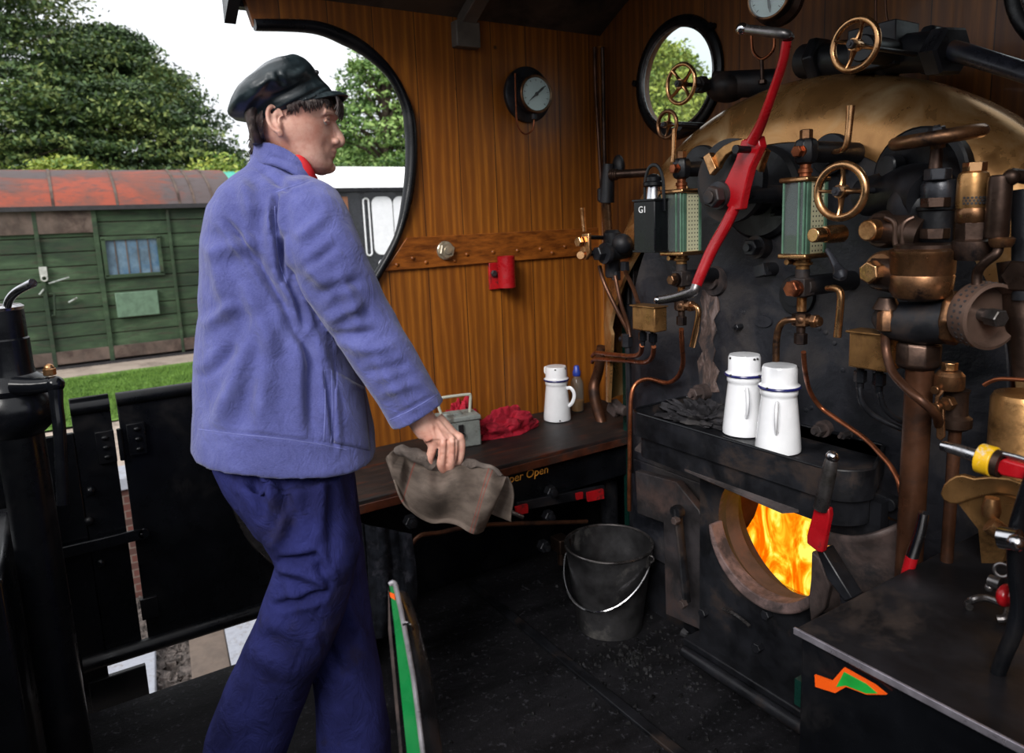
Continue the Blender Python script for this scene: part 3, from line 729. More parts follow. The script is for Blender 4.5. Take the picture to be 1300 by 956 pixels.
for i in range(121):
    pi_, po_ = clad_path(i/120); r_ = []
    n = 9
    for j in range(n+1):
        t_ = j/n; a = t_*PI/2
        p = pi_.lerp(po_, math.sin(a)); p.y = YB-.004+.125*(1-math.cos(a))
        r_.append(p)
    r_.append(Vector((po_.x, 1.82, po_.z)));
    for j in range(n, -1, -1):
        t_ = j/n; a = t_*PI/2
        p = pi_.lerp(po_, math.sin(a)); p.y = YB+.006+.125*(1-math.cos(a)); p = p+(pi_-po_).normalized()*.006
        r_.append(p)
    rings.append(r_)
b.ring_sweep(rings); sub('brass_cladding', b, M['clad'], bh, smooth=50)
# scale streak below the lower left flange
b = MB(); r = np.random.RandomState(4)
L_ = [Y(895+3*math.sin(k), 372+k*13, YB) for k in range(11)]
lf = [Y(889+r.uniform(-4, 3), 368+k*13, YB-.004) for k in range(11)]; rt = [Y(908+r.uniform(-4, 5), 368+k*13, YB-.004) for k in range(11)]
b.prism(lf+rt[::-1], (0, .006, 0)); sub('scale_streak', b, M['streak'], bh, 'rusty scale streak running down the backhead')
# studs and nuts on the plate
def stud(px, py, rp, y=YB, mt='iron', sq=0, label=None, L=.045, ph=0):
    p = Y(px, py, y-L); rr = yr(p, rp)
    q = MB(); q.cyl(p+YU*(L+.005), p+YU*.012, rr*1.35, n=20) if not sq else None
    q.hexn(p+YU*.0, YU, rr, .03, ph, n=4 if sq else 6); q.cyl(p-YU*.026, p, rr*.45, n=12) if not sq else None
    if sq: q.cyl(p+YU*L, p, rr*.8, n=14)
    return sub('stay_nut', q, M[mt], bh, label)
stud(956, 248, 7); stud(985, 268, 7, label=None); stud(955, 314, 11, mt='iron'); stud(968, 343, 11, sq=1, ph=.5)
stud(883, 500, 8, mt='rust', label='rust brown nut above the tray'); stud(1040, 546, 8, mt='rust', L=.03); stud(1073, 552, 5, mt='rust', L=.02)
stud(938, 415, 4, L=.01); stud(862, 540, 5, L=.02)
for _ in range(22):
    px, py = r.uniform(905, 1130), r.uniform(380, 600); p = Y(px, py, YB); b = MB(); b.ball(p, (.007, .004, .007), 8, 5); sub('rivet', b, M['backhead'], bh)
# oval data boss
b = MB(); p = Y(968, 408, YB-.004); b.lathe([(.001, -.002), (.03, -.002), (.032, .003), (.001, .003)], p, YU, 30); b.v = [(p.x+(v[0]-p.x), v[1], p.z+(v[2]-p.z)*.55) for v in b.v]; sub('oval_plate', b, M['backhead'], bh)
# regulator gland plate
b = MB(); p = Y(960, 245, YB-.03); b.lathe([(.125, .05), (.125, .012), (.115, 0), (.06, 0), (.055, -.05), (.03, -.06), (.001, -.06)], p, YU, 40); sub('regulator_gland', b, M['blackiron'], bh)
# round flanges cut into the cladding
for px, py, rp, yy in ((1052, 196, 26, YB-.02), (905, 357, 19, YB-.012), (1165, 222, 60, YB-.02), (888, 215, 30, YB-.01), (1010, 375, 26, YB-.01)):
    p = Y(px, py, yy); q = MB(); rr = yr(p, rp); q.lathe([(rr, .03), (rr, .004), (rr*.95, 0), (rr*.5, 0), (rr*.5, -.012), (.001, -.012)], p, YU, 36)
    sub('mounting_flange', q, M['rust'] if rp == 19 else M['blackiron'], bh)
# lower wing plates beside the fire hole
b = MB(); b.prism([Y(*p, 1.56) for p in ((806, 598), (858, 612), (887, 648), (890, 656), (890, 800), (845, 780), (842, 664), (809, 652))], (0, .03, 0)); sub('wing_plate', b, mat('heat_stained_plate', (.022, .019, .021), .65, .2, .5, 9, (.055, .032, .028), .4, .4), bh, bev=.003)
b = MB(); b.prism([Vector((-1.85, 1.6, .1)), Vector((-1.85, 1.6, .64)), Vector((-.68, 1.6, .64)), Vector((-.68, 1.6, .1))], (0, .04, 0)) if 0 else None
b.box((-1.895, 1.765, .55), (.05, .14, 1.1)); b.box((-1.875, 1.70, .9), (.012, .03, 1.0)); b.box((-1.925, 1.72, .7), (.012, .03, 1.3)); sub('side_casing', b, M['blackiron'], bh, bev=.003)
b = MB(); b.box((-1.27, 1.84, .14), (1.2, .34, .28)); sub('foundation', b, M['blackiron'], bh)

# ---------------------------------------------------------------- fire hole
FXC, FZC, FR = -1.15, .56, .18
fh = thing('fire_hole_door_frame', (FXC, 1.58, .02), 'black iron fire hole surround with a rusty lip round the open glowing hole', 'fire hole frame')
b = MB()
def hole_plate(b, x0, x1, z0, z1, cx, cz, r, y0, th, n=32):
    lo = [Vector((x0, y0, z0)), Vector((x1, y0, z0)), Vector((x1, y0, cz))]+[Vector((cx+r*math.cos(-PI*k/n), y0, cz+r*math.sin(-PI*k/n))) for k in range(n+1)]+[Vector((x0, y0, cz))]
    hi = [Vector((x0, y0, cz))]+[Vector((cx+r*math.cos(PI-PI*k/n), y0, cz+r*math.sin(PI-PI*k/n))) for k in range(n+1)]+[Vector((x1, y0, cz)), Vector((x1, y0, z1)), Vector((x0, y0, z1))]
    b.prism(lo, (0, th, 0)); b.prism(hi, (0, th, 0))
hole_plate(b, -1.40, -.86, .12, .745, FXC, FZC, FR, 1.51, .03); sub('front_plate', b, M['blackiron'], fh)
b = MB(); b.lathe([(FR, 0), (FR+.002, .085), (FR+.02, .085), (FR+.018, 0)], (FXC, 1.51, FZC), YU, 48, cap=False)
b.v = b.v; sub('hole_tunnel', b, mat('scorched_iron_tunnel', (.045, .028, .024), .75, .1, .4, 9, (.09, .045, .03), .4), fh)
b = MB()
# crescent lip: thick flat ring, lower part only
rings = []
for k in range(41):
    a = math.radians(186+k*(352-186)/40); w = .3+.7*math.sin(PI*k/40)
    e = Vector((math.cos(a), 0, math.sin(a))); c_ = Vector((FXC, 0, FZC))
    i_ = FR-.020*w; o_ = FR+.010*w+.002
    rings.append([c_+e*i_+YU*1.52, c_+e*o_+YU*1.52, c_+e*o_+YU*(1.475), c_+e*(o_-.006)+YU*(1.468), c_+e*i_+YU*(1.472)])
b.ring_sweep(rings); sub('hole_lip', b, mat('rusty_lip', (.10, .064, .06), .85, .05, .45, 22, (.03, .022, .022), .5, .7), fh, 'rough rusty crescent lip under the hole', bev=.004)
b = MB(); b.box((-1.13, 1.53, .10), (.62, .1, .07)); b.cyl((-1.42, 1.46, .11), (-.82, 1.46, .11), .017, n=12); sub('door_slide', b, M['blackiron'], fh, bev=.005)
for px, py in ((893, 778), (962, 822), (973, 780)):
    q = MB(); p = Y(px, py, 1.50); q.hexn(p, YU, .014, .02); sub('bolt', q, M['blackiron'], fh)
b = MB(); b.tube([Y(918, 773, 1.485), Y(935, 781, 1.478), Y(952, 795, 1.48)], .005, 8, 3); sub('slide_handle', b, M['steeldk'], fh)
# hood over the hole
b = MB()
hp = [Y(806, 572, 1.45), Y(855, 592, 1.41), Y(993, 652, 1.385), Vector((-.93, 1.46, .72)), Vector((-.93, 1.63, .77)), Vector((-1.62, 1.63, .80))]
b.prism(hp, (0, 0, .007)); b.v = b.v; sub('hood_plate', b, mat('scorched_hood', (.06, .05, .05), .6, .3, .5, 10, (.14, .09, .08), .35, .3), fh, 'scorched sloping hood over the hole')
# hinge links
b = MB()
b.tube([Y(860, 645, 1.50), Y(866, 700, 1.50), Y(872, 765, 1.50)], .016, 10, flat=.45); p = Y(860, 650, 1.50); b.lathe([(.02, -.012), (.022, 0), (.02, .012)], p, YU, 20)
sub('hinge_link', b, M['blackiron'], fh)
b = MB(); p = Y(858, 661, 1.482); b.hexn(p, YU, .012, .02); p = Y(867, 767, 1.482); b.hexn(p, YU, .013, .02); sub('hinge_bolt', b, M['rust'], fh)
# slid-open door leaf at the right: curved sheet
b = MB()
def leaf(u, v):
    p = Y(1040+u*105, 672+14*math.sin(u*PI*1.0)*(1)-8*u+v*(105-25*u), 1.47-.05*math.sin(u*PI)+.09*v*math.sin(PI*u))
    return p
b.grid(leaf, 20, 12); o = sub('open_door_leaf', b, M['rust'], fh, 'rust brown curved door leaf slid open to the right'); sm = o.modifiers.new('th', 'SOLIDIFY'); sm.thickness = .008
b = MB(); b.prism([Y(*p, 1.46) for p in ((1030, 700), (1041, 710), (1053, 745), (1046, 774), (1029, 790), (1026, 762), (1029, 735))], (0, .02, 0)); sub('door_edge', b, M['rust'], fh, bev=.004)
b = MB(); b.prism([Y(*p, 1.56) for p in ((1078, 612), (1145, 640), (1145, 664), (1080, 634))], (0, .03, 0)); p = Y(1131, 640, 1.55); b.hexn(p, YU, .016, .02, n=16); sub('top_rail', b, M['blackiron'], fh, bev=.002)
b = MB(); b.prism([Y(*p, 1.57) for p in ((1050, 640), (1145, 664), (1145, 760), (1060, 700))], (0, .02, 0)); sub('rear_plate', b, M['blackiron'], fh)
# coal bed and fire
fx = thing('coal_fire', (-1.15, 1.9, .3), 'bright orange and yellow coal fire burning inside the fire hole', 'fire')
b = MB(); b.box((-1.1, 1.87, .33), (.9, .28, .02)); rr_ = np.random.RandomState(5)
for k in range(140):
    c_ = (rr_.uniform(-1.45, -.75), rr_.uniform(1.84, 1.98), rr_.uniform(.34, .37)); R = Matrix.Rotation(rr_.uniform(0, 6), 3, Vector((rr_.rand(), rr_.rand(), 1)))
    b.box(c_, (rr_.uniform(.03, .07),)*3, R, .7)
sub('coal_bed', b, M['coal'], fx)
b = MB()
def fl(u, v):
    ang = u*2*PI; q = .30*(1-v)**.8+.01
    c_ = Vector((-1.10+.2*v*v, 1.90+.02*v, .40+.50*v))
    nn = noise.noise(Vector((math.cos(ang)*2, math.sin(ang)*2, v*3)))
    return c_+Vector((math.cos(ang)*q*(.9+.5*nn), math.sin(ang)*q*.25*(.9+.5*nn), .08*nn))
b.grid(fl, 40, 24); sub('flame', b, M['flame'], fx)
fly = [(966, 630), (958, 655), (950, 668), (938, 685), (940, 720), (985, 775), (1050, 790), (1085, 720), (1060, 620), (1010, 590)]
b = MB(); b.prism([Y(*p, 1.70) for p in fly], (.03, .06, 0)); sub('flame', b, M['flame'], fx)
ld = bpy.data.lights.new('fire_glow', 'POINT'); ld.energy = 2.5; ld.color = (1, .36, .08); ld.shadow_soft_size = .08
lo = bpy.data.objects.new('fire_glow', ld); C.objects.link(lo); lo.location = (-1.10, 1.73, .66)
# firebox shell around the fire
b = MB(); b.box((-1.1, 1.865, .31), (1.0, .33, .02)); b.box((-1.6, 1.865, .7), (.02, .33, .8)); b.box((-.6, 1.865, .7), (.02, .33, .8)); b.box((-1.1, 2.025, .7), (1, .02, .8)); b.box((-1.1, 1.865, 1.1), (1, .33, .02))
sub('firebox_shell', b, mat('scorched_firebox', (.16, .07, .04), .85), fh)

# ---------------------------------------------------------------- warming tray
tr = thing('warming_tray', (-1.23, 1.51, .75), 'black round cornered steel warming tray over the fire hole', 'tray')
def rr2(x0, x1, y0, y1, z, r, n=8):
    pts = []
    for cx_, cy_, a0, q in ((x1-r, y1-.01, 0, .01), (x0+.01, y1-.01, 90, .01), (x0+r*.6, y0+r*.6, 180, r*.6), (x1-r, y0+r, 270, r)):
        for k in range(n+1):
            a = math.radians(a0+90*k/n); pts.append(Vector((cx_+q*math.cos(a), cy_+q*math.sin(a), z)))
    return pts
b = MB(); x0, x1, y0, y1 = -1.585, -.86, 1.395, 1.645
b.ring_sweep([rr2(x0+.006, x1-.006, y0+.006, y1, .80, .08), rr2(x0+.002, x1-.002, y0+.002, y1, .80, .08), rr2(x0, x1, y0, y1, .765, .08), rr2(x0, x1, y0, y1, .835, .08), rr2(x0+.006, x1-.006, y0+.006, y1, .835, .08), rr2(x0+.008, x1-.008, y0+.008, y1, .802, .08)][2:5]+[rr2(x0+.008, x1-.008, y0+.008, y1, .802, .08)], cap=True)
sub('tray_pan', b, M['blackiron'], tr, smooth=30)
b = MB(); b.tube([p for p in rr2(x0+.003, x1-.003, y0+.003, y1, .835, .08)], .004, 8, closed=True); sub('rolled_rim', b, M['black'], tr)
b = MB(); b.ring_sweep([rr2(x0+.02, x1-.015, y0+.012, y1, .70, .08), rr2(x0+.02, x1-.015, y0+.012, y1, .763, .08)]); sub('lower_box', b, M['blackiron'], tr, smooth=30)
def cloth_lump(name, c, sx, sy, sz, mt, label, cat, seed, rot=0, amp=.35, fq=3.2, parent=None, nu=72, nv=36, ridge=1.0):
    b = MB(); c = Vector(c); cr, sr_ = math.cos(rot), math.sin(rot)
    def f(u, v):
        a = u*2*PI; t_ = v*PI/2
        d = Vector((math.cos(a)*math.sin(t_+.0), math.sin(a)*math.sin(t_), math.cos(t_)))
        n1 = noise.noise(d*fq+Vector((seed, 0, 0))); n2 = noise.noise(d*fq*2.3+Vector((0, seed, 0)))
        k = 1+amp*n1*1.4+amp*(ridge*(1-abs(n2)*3)*.28) if v < .97 else 1+amp*n1
        x, y = d.x*sx*k, d.y*sy*k; z = d.z*sz*(k+.2*n2)
        return c+Vector((x*cr-y*sr_, x*sr_+y*cr, max(0.001, z)))
    b.grid(f, nu, nv); b2 = MB()
    o = obj(name, b, mt, parent, label=label, cat=cat, smooth=60); return o
cloth_lump('oily_rag', (-1.44, 1.56, .803), .12, .06, .045, M['darkrag'], 'crumpled black oily rag lying in the tray, left of the cans', 'rag', 3, .1, .7, 3.5)
cloth_lump('oily_rag', (-1.26, 1.61, .803), .07, .03, .05, M['darkrag'], 'second oily rag flattened in the tray just behind the cans', 'rag', 11, .1, .6, 3)

# ---------------------------------------------------------------- enamel tea cans
def tea_can(loc, rz, label, s=.97, W=1.16):
    t = thing('enamel_tea_can', loc, label, 'tea can', 'white enamel tea cans'); o = Vector(loc)
    b = MB(); pr = [(.001, .0), (.044, .0), (.0495, .004), (.05, .012), (.047, .05), (.041, .12), (.0385, .146), (.0385, .152), (.041, .155), (.041, .168), (.0385, .172), (.0005, .172)]
    b.lathe([(a*s*W, h*s) for a, h in pr], o, ZU, 48); sub('can_body', b, M['enamel'], t, smooth=50)
    b = MB(); b.torus(o+ZU*.1735*s, ZU, .043*s*W, .0042*s, 48, 8); sub('blue_rim', b, M['enamelblue'], t, 'navy blue rim')
    b = MB(); b.lathe([(a*s*W, h*s) for a, h in [(.0005, .174), (.044, .174), (.0445, .178), (.0395, .182), (.0385, .186), (.038, .222), (.0355, .229), (.0005, .230)]], o, ZU, 48); cup = sub('cup_lid', b, M['enamel'], t, smooth=50)
    e = Vector((math.cos(rz), math.sin(rz), 0))
    b = MB(); b.tube([o+(e*.042+ZU*.137)*s, o+(e*.06+ZU*.141)*s, o+(e*.074+ZU*.128)*s, o+(e*.078+ZU*.105)*s, o+(e*.068+ZU*.078)*s, o+(e*.051+ZU*.062)*s], [.005*s]*6, 10, 5, flat=1.5); sub('can_handle', b, M['enamel'], t)
    e2 = Vector((math.cos(rz+PI-.2), math.sin(rz+PI-.2), 0))
    b = MB(); b.tube([o+(e2*.043+ZU*.219)*s, o+(e2*.055+ZU*.218)*s, o+(e2*.057+ZU*.205)*s, o+(e2*.054+ZU*.195)*s, o+(e2*.043+ZU*.193)*s], .003*s, 8, 4, flat=1.6); sub('cup_handle', b, M['enamel'], cup)
    rs2 = np.random.RandomState(int(abs(loc[0])*1000) % 97); b = MB()
    for k in range(7):
        a = rs2.uniform(0, 6.28); h, rr = (.222, .038) if k < 3 else ((.01, .0500) if k < 5 else (.176, .0445))
        p = o+Vector((math.cos(a)*rr*s*W, math.sin(a)*rr*s*W, h*s)); b.ball(p, (.004*s, .004*s, .003*s), 8, 5)
    sub('chips', b, M['chip'], t, 'dark chips in the enamel')
    return t
p = Z(989, 579, .802); tea_can((p.x-.03, p.y+.035, .802), -1.0, 'white enamel tea can at the front of the tray with a chipped lid')
p = Z(955, 553, .802); tea_can((p.x-.03, p.y+.0, .802), -.75, 'white enamel tea can standing behind the other one on the tray')
p = Z(707, 536, .6); tea_can((p.x-.03, p.y+.025, .6), .55, 'lone white enamel tea can on the wooden seat beside the drink bottle')

# ---------------------------------------------------------------- fittings helpers
def cy(a, bb, y, rp, y2=None, r2=None, n=20, mb=None):
    A = Y(*a, y); B = Y(*bb, y if y2 is None else y2); q = mb or MB()
    q.cyl(A, B, yr(A, rp), yr(B, r2 or rp), n); return q
def pipe(name, pts, y, rp, mt, label, cat, group=None, ends=None, n=12, par=None):
    ys = y if hasattr(y, '__len__') else [y]*len(pts)
    P = [Y(*p, q) for p, q in zip(pts, ys)]; b = MB(); b.tube(P, yr(P[0], rp), n, 6)
    if par: return sub(name, b, mt, par)
    return obj(name, b, mt, label=label, cat=cat, group=group)
def wheel(name, c, R, r, label, axd=(0, 1, 0), spokes=4, mt='brass', hub='iron', stem=.1, ph=.2, rh=.22, flat=1):
    t = thing(name, c, label, 'handwheel'); c = Vector(c); u, v, d = frame(axd)
    b = MB(); b.torus(c, d, R-r, r, 48, 12, flat); sub('rim', b, M[mt], t)
    b = MB()
    for k in range(spokes):
        a = ph+2*PI*k/spokes; e = u*math.cos(a)+v*math.sin(a)
        b.tube([c+d*.004+e*R*rh*.6, c+d*.004+e*R*.5, c+e*(R-r*1.2)], [R*.17, R*.10, R*.12], 10, 3, flat=.6)
    b.lathe([(R*rh, -.008), (R*rh, .012), (R*.15, .02)], c, d, 20); sub('spokes', b, M[mt], t)
    b = MB(); b.hexn(c-d*.012, d, R*.17, .014); b.cyl(c-d*.022, c, R*.07, n=10); sub('hub_nut', b, M[hub], t)
    b = MB(); b.cyl(c+d*.01, c+d*(stem+.01), R*.1, n=12); sub('spindle', b, M['iron'], t)
    return t

# ---------------------------------------------------------------- water gauges
def water_gauge(label, x0, xm, x1, yt, yb_, ydepth, pxs):
    t = thing('water_gauge', Y(xm, yb_, ydepth), label, 'water gauge', 'boiler water gauges')
    A = Y(x0, yt, ydepth); Bm = Y(xm, yt, ydepth); z1, z0 = A.z, Y(x0, yb_, ydepth).z
    w = Bm.x-A.x
    # depth of the protector so that its side face ends at x1
    d = .05
    for k in range(60):
        q = Vector((Bm.x, ydepth+d, z1)); dd = q-O; zz = dd.dot(FW); px = 650+FPX*dd.dot(RT)/zz
        if px < x1: d += .002
    cx_, cy_ = (A.x+Bm.x)/2, ydepth+d/2; h = z1-z0; cz_ = (z0+z1)/2
    for nm, zz in (('top_flange', z1+.006), ('bottom_flange', z0-.006)):
        b = MB(); b.box((cx_, cy_, zz), (w+.014, d+.014, .012)); sub(nm, b, M['brass'], t, bev=.004)
    b = MB(); b.box((cx_, ydepth+.002, cz_), (w-.004, .004, h)); b.box((A.x+.002, cy_, cz_), (.004, d-.004, h)); sub('glass_plate', b, M['ggreen'], t, 'green tinted glass')
    b = MB()
    for xx in (A.x+.004, Bm.x-.004, cx_+w*.22):
        b.box((xx, ydepth-.001, cz_), (.004, .004, h))
    b.box((Bm.x+.001, ydepth+.008, cz_), (.004, .012, h)); b.box((Bm.x+.001, ydepth+d-.004, cz_), (.004, .008, h)); sub('glass_edge', b, mat('green_glass_edge', srgb(96, 130, 110), .2, .2), t)
    # perforated back plate seen at the side
    m_, tt, bs = nt('perforated_cream_plate'); g = N(tt, 'ShaderNodeTexCoord'); sp_ = N(tt, 'ShaderNodeSeparateXYZ'); tt.links.new(g.outputs['Object'], sp_.inputs[0])
    def fr(i, pitch, off):
        a_ = N(tt, 'ShaderNodeMath', operation='MULTIPLY_ADD'); tt.links.new(sp_.outputs[i], a_.inputs[0]); a_.inputs[1].default_value = 1/pitch; a_.inputs[2].default_value = off
        f_ = N(tt, 'ShaderNodeMath', operation='FRACT'); tt.links.new(a_.outputs[0], f_.inputs[0])
        s_ = N(tt, 'ShaderNodeMath', operation='SUBTRACT'); tt.links.new(f_.outputs[0], s_.inputs[0]); s_.inputs[1].default_value = .5
        q_ = N(tt, 'ShaderNodeMath', operation='POWER'); tt.links.new(s_.outputs[0], q_.inputs[0]); q_.inputs[1].default_value = 2; return q_.outputs[0]
    ad = N(tt, 'ShaderNodeMath', operation='ADD'); tt.links.new(fr(1, .011, .1), ad.inputs[0]); tt.links.new(fr(2, .011, .1), ad.inputs[1])
    tt.links.new(rmp(tt, ad.outputs[0], [(.03, (.02, .025, .02)), (.05, srgb(206, 204, 170))]), bs.inputs['Base Color'])
    b = MB(); b.box((Bm.x-.001, ydepth+d*.56, cz_), (.003, d*.62, h)); sub('perforated_plate', b, m_, t, 'cream plate with rows of dots')
    b = MB(); b.box((cx_-.002, ydepth+d-.004, cz_), (w-.006, .004, h)); sub('back_plate', b, mat('dark_green_back', (.03, .05, .045), .5), t)
    b = MB(); b.cyl((cx_, cy_, z0), (cx_, cy_, z1), .008, n=12); sub('gauge_tube', b, M['bottle'], t)
    return t, Vector((cx_, cy_, z1)), Vector((cx_, cy_, z0))
g1, gt, gb = water_gauge('left water gauge beside the hanging hand lamp', 841, 866, 889, 247, 319, 1.47, 1)
def gauge_fit(t, top, bot, s, hl):
    """top and bottom cocks with their pipes back to the boiler"""
    o = top
    b = MB(); b.lathe([(.013, .01), (.013, .02), (.016, .022), (.016, .03), (.012, .032), (.012, .04)], o, ZU, 24); sub('top_collar', b, M['copper'], t)
    b = MB(); b.lathe([(.014, .04), (.022, .044), (.026, .052), (.026, .085), (.022, .093), (.012, .098)], o, ZU, 8, ph=.39); b.cyl(o+ZU*.068, o+ZU*.068+YU*(YB-o.y), .022*s, n=16); sub('top_cock', b, M['blackiron'], t, bev=.002)
    b = MB(); b.hexn(o+ZU*.105, ZU, .014, .022); sub('plug_nut', b, M['bronze'], t)
    b = MB(); b.hexn(o+ZU*.068-YU*.030, YU, .013, .014); b.cyl(o+ZU*.068-YU*.024, o+ZU*.068, .016, n=16); sub('cock_nut', b, M['copper'], t)
    o = bot
    b = MB(); b.lathe([(.018, -.012), (.018, -.020), (.022, -.021), (.022, -.027), (.015, -.029), (.015, -.037)], o, ZU, 24); sub('bottom_collar', b, M['brassdull'], t)
    b = MB(); b.cyl(o-ZU*.037, o-ZU*.058, .016, n=20); b.lathe([(.018, -.055), (.028, -.058), (.028, -.098), (.018, -.102)], o, ZU, 4, ph=PI/4); b.cyl(o-ZU*.078, o-ZU*.078+YU*(YB-o.y), .022*s, n=16); sub('bottom_cock', b, M['blackiron'], t, bev=.002)
    b = MB(); b.hexn(o-ZU*.08-YU*.036-XU*.0, YU, .019 if hl else .014, .02); b.cyl(o-ZU*.08-YU*.03, o-ZU*.08, .019, n=18); sub('cap_nut', b, M['copper'] if hl else M['bronze'], t)
    b = MB(); b.cyl(o-ZU*.02+Vector((-.022, -.03, 0)), o-ZU*.02+Vector((-.022, .0, 0)), .0065, n=12); sub('screw_head', b, M['brass'], t)
    b = MB(); b.cyl(o-ZU*.10, o-ZU*.135, .011, n=12); sub('drain_neck', b, M['brass'], t)
    b = MB(); q = o-ZU*.155; b.hexn(q, ZU, .021, .03); b.cyl(q, q+XU*.05, .011, n=12); b.hexn(q+XU*.036, XU, .016, .014); b.ball(q, .02, 16, 10); sub('drain_cock', b, M['bronze'], t)
    b = MB(); b.cyl(q-ZU*.015, q-ZU*.04, .01, n=12); b.hexn(q-ZU*.045, ZU, .015, .026); sub('union_nut', b, M['bronzedk'], t)
gauge_fit(g1, gt, gb, 1, 0)
b = MB(); b.tube([Y(854, 206, 1.44), Y(855, 196, 1.44), Y(856, 163, 1.44)], [.006, .0055, .006], 12); sub('top_handle', b, M['brass'], g1, bev=.001)
b = MB(); b.tube([Y(876, 388, 1.47), Y(884, 389, 1.46), Y(887, 396, 1.46), Y(885, 412, 1.46), Y(879, 440, 1.46)], [.006, .0075, .008, .0085, .009], 12, 3); sub('drain_handle', b, M['brass'], g1)
g2, gt2, gb2 = water_gauge('right water gauge partly behind the spoked brass wheel', 994, 1024, 1050, 233, 322, 1.42, 1)
gauge_fit(g2, gt2, gb2, 1.1, 1)
b = MB(); b.tube([Y(1058, 193, 1.46), Y(1068, 191, 1.40), Y(1075, 183, 1.39), Y(1078, 160, 1.39), Y(1080, 134, 1.39)], [.005, .006, .0065, .007, .0085], 12, 3); sub('top_handle', b, M['brass'], g2)
b = MB(); b.tube([Y(1050, 366, 1.42), Y(1061, 366, 1.41), Y(1067, 372, 1.41), Y(1067, 388, 1.41), Y(1063, 428, 1.41)], [.006, .0075, .008, .008, .0085], 12, 3); sub('bottom_handle', b, M['brass'], g2)
b = MB(); b.tube([Y(1010, 406, 1.42), Y(998, 407, 1.41), Y(990, 414, 1.41), Y(986, 430, 1.41), Y(985, 459, 1.41)], [.007, .008, .008, .008, .0085], 12, 3); sub('drain_handle', b, M['bronze'], g2)
CP = 'copper pipes on the backhead'
pipe('copper_pipe', [(865, 418), (866, 440), (867, 462), (860, 479), (846, 486), (824, 481), (809, 486), (802, 500), (800, 533), (799, 600), (799, 648)], [1.47, 1.5, 1.55, 1.6, 1.62, 1.62, 1.6, 1.58, 1.57, 1.57, 1.58], 3.2, M['copper'], 'copper drain pipe curling from the left water gauge round the tray corner', 'pipe', CP)
pipe('copper_pipe', [(1020, 447), (1022, 470), (1028, 496), (1041, 516), (1061, 531), (1097, 556), (1118, 577), (1132, 594), (1142, 616), (1146, 650)], [1.42, 1.45, 1.52, 1.56, 1.56, 1.54, 1.5, 1.48, 1.46, 1.46], 3.2, M['copper'], 'long copper pipe running diagonally down to the right past the tea cans', 'pipe', CP)

# ---------------------------------------------------------------- regulator
rg = thing('regulator_lever', Y(925, 245, 1.38), 'long red two armed regulator lever with steel grips across the backhead', 'lever')
def tub(pts, y, rp, n=14, k=5, flat=1):
    ys = y if hasattr(y, '__len__') else [y]*len(pts); P = [Y(*p, q) for p, q in zip(pts, ys)]
    rps = rp if hasattr(rp, '__len__') else [rp]*len(pts)
    q = MB(); q.tube(P, [yr(a, c_) for a, c_ in zip(P, rps)], n, k, flat=flat); return q
sub('upper_arm', tub([(999, 52), (993, 82), (978, 126), (966, 158), (955, 180)], [1.28, 1.29, 1.31, 1.33, 1.34], [6, 6, 6, 6.5, 8]), M['red'], rg)
b = MB(); b.prism([Y(*p, 1.34) for p in ((941, 178), (962, 172), (965, 186), (952, 213), (945, 240), (940, 266), (926, 268), (919, 256), (919, 232), (933, 203))], (.004, .02, 0)); sub('web_plate', b, M['red'], rg, bev=.003)
sub('lower_arm', tub([(933, 262), (922, 285), (905, 315), (890, 348), (883, 366)], [1.35, 1.34, 1.32, 1.3, 1.29], [7, 7.5, 7.5, 7, 6.5]), M['red'], rg)
sub('upper_grip', tub([(1002, 50), (1001, 46), (994, 43), (970, 40), (944, 37)], [1.28, 1.28, 1.27, 1.27, 1.27], [6, 6.2, 6.4, 6.5, 6]), M['steeldk'], rg, 'bare steel grip')
b = MB(); p = Y(942, 36.5, 1.265); b.ball(p, yr(p, 7.5), 20, 12); sub('grip_end', b, M['steel'], rg)
sub('lower_grip', tub([(884, 362), (881, 369), (872, 373), (855, 378), (837, 381)], [1.29, 1.285, 1.28, 1.28, 1.28], [6.5, 6.8, 6.5, 6, 5.5]), M['steeldk'], rg, 'bare steel grip')
b = MB(); p = Y(835, 381, 1.275); b.ball(p, yr(p, 5), 16, 10); sub('grip_end', b, M['steel'], rg)
b = MB(); p = Y(915, 248, 1.345); b.cyl(p, p+YU*.25, .022, n=24); b.lathe([(.032, -.012), (.034, 0), (.034, .014)], p, YU, 30); sub('pivot_washer', b, M['iron'], rg)
b = MB(); p = Y(903, 250, 1.305); b.hexn(p+YU*.008, YU, .026, .026, .3); b.cyl(p-YU*.012, p, .015, n=20); sub('pivot_nut', b, M['iron'], rg, bev=.001)
b = MB(); p = Y(935, 189.5, 1.30); b.cyl(p, p+YU*.04, .008, n=14); b.cyl(p-YU*.004, p+YU*.004, .0095, n=14); sub('stop_pin', b, M['black'], rg)
qd = thing('regulator_quadrant', Y(925, 200, 1.42), 'brass quadrant arc with end stops behind the red regulator lever', 'quadrant')
b = MB(); b.prism([Y(*p, 1.40) for p in ((903, 203), (909, 193), (918, 185), (930, 179), (944, 176), (944, 187), (932, 190), (921, 197), (914, 207), (911, 215))], (0, .016, 0)); sub('arc', b, M['brassdull'], qd, bev=.002)
b = MB(); b.prism([Y(*p, 1.39) for p in ((892, 199), (900, 193), (909, 214), (901, 223))], (0, .02, 0)); sub('stop_plate', b, M['brass'], qd, bev=.002)
b = MB(); b.prism([Y(*p, 1.39) for p in ((967, 187), (972, 191), (963, 219), (957, 213))], (0, .02, 0)); sub('stop_plate', b, M['brass'], qd, bev=.002)
b = MB(); p = Y(925, 230, 1.47); b.lathe([(.105, .02), (.105, 0), (.07, -.004), (.07, -.03), (.001, -.03)], p, YU, 40); sub('bracket', b, M['blackiron'], qd)

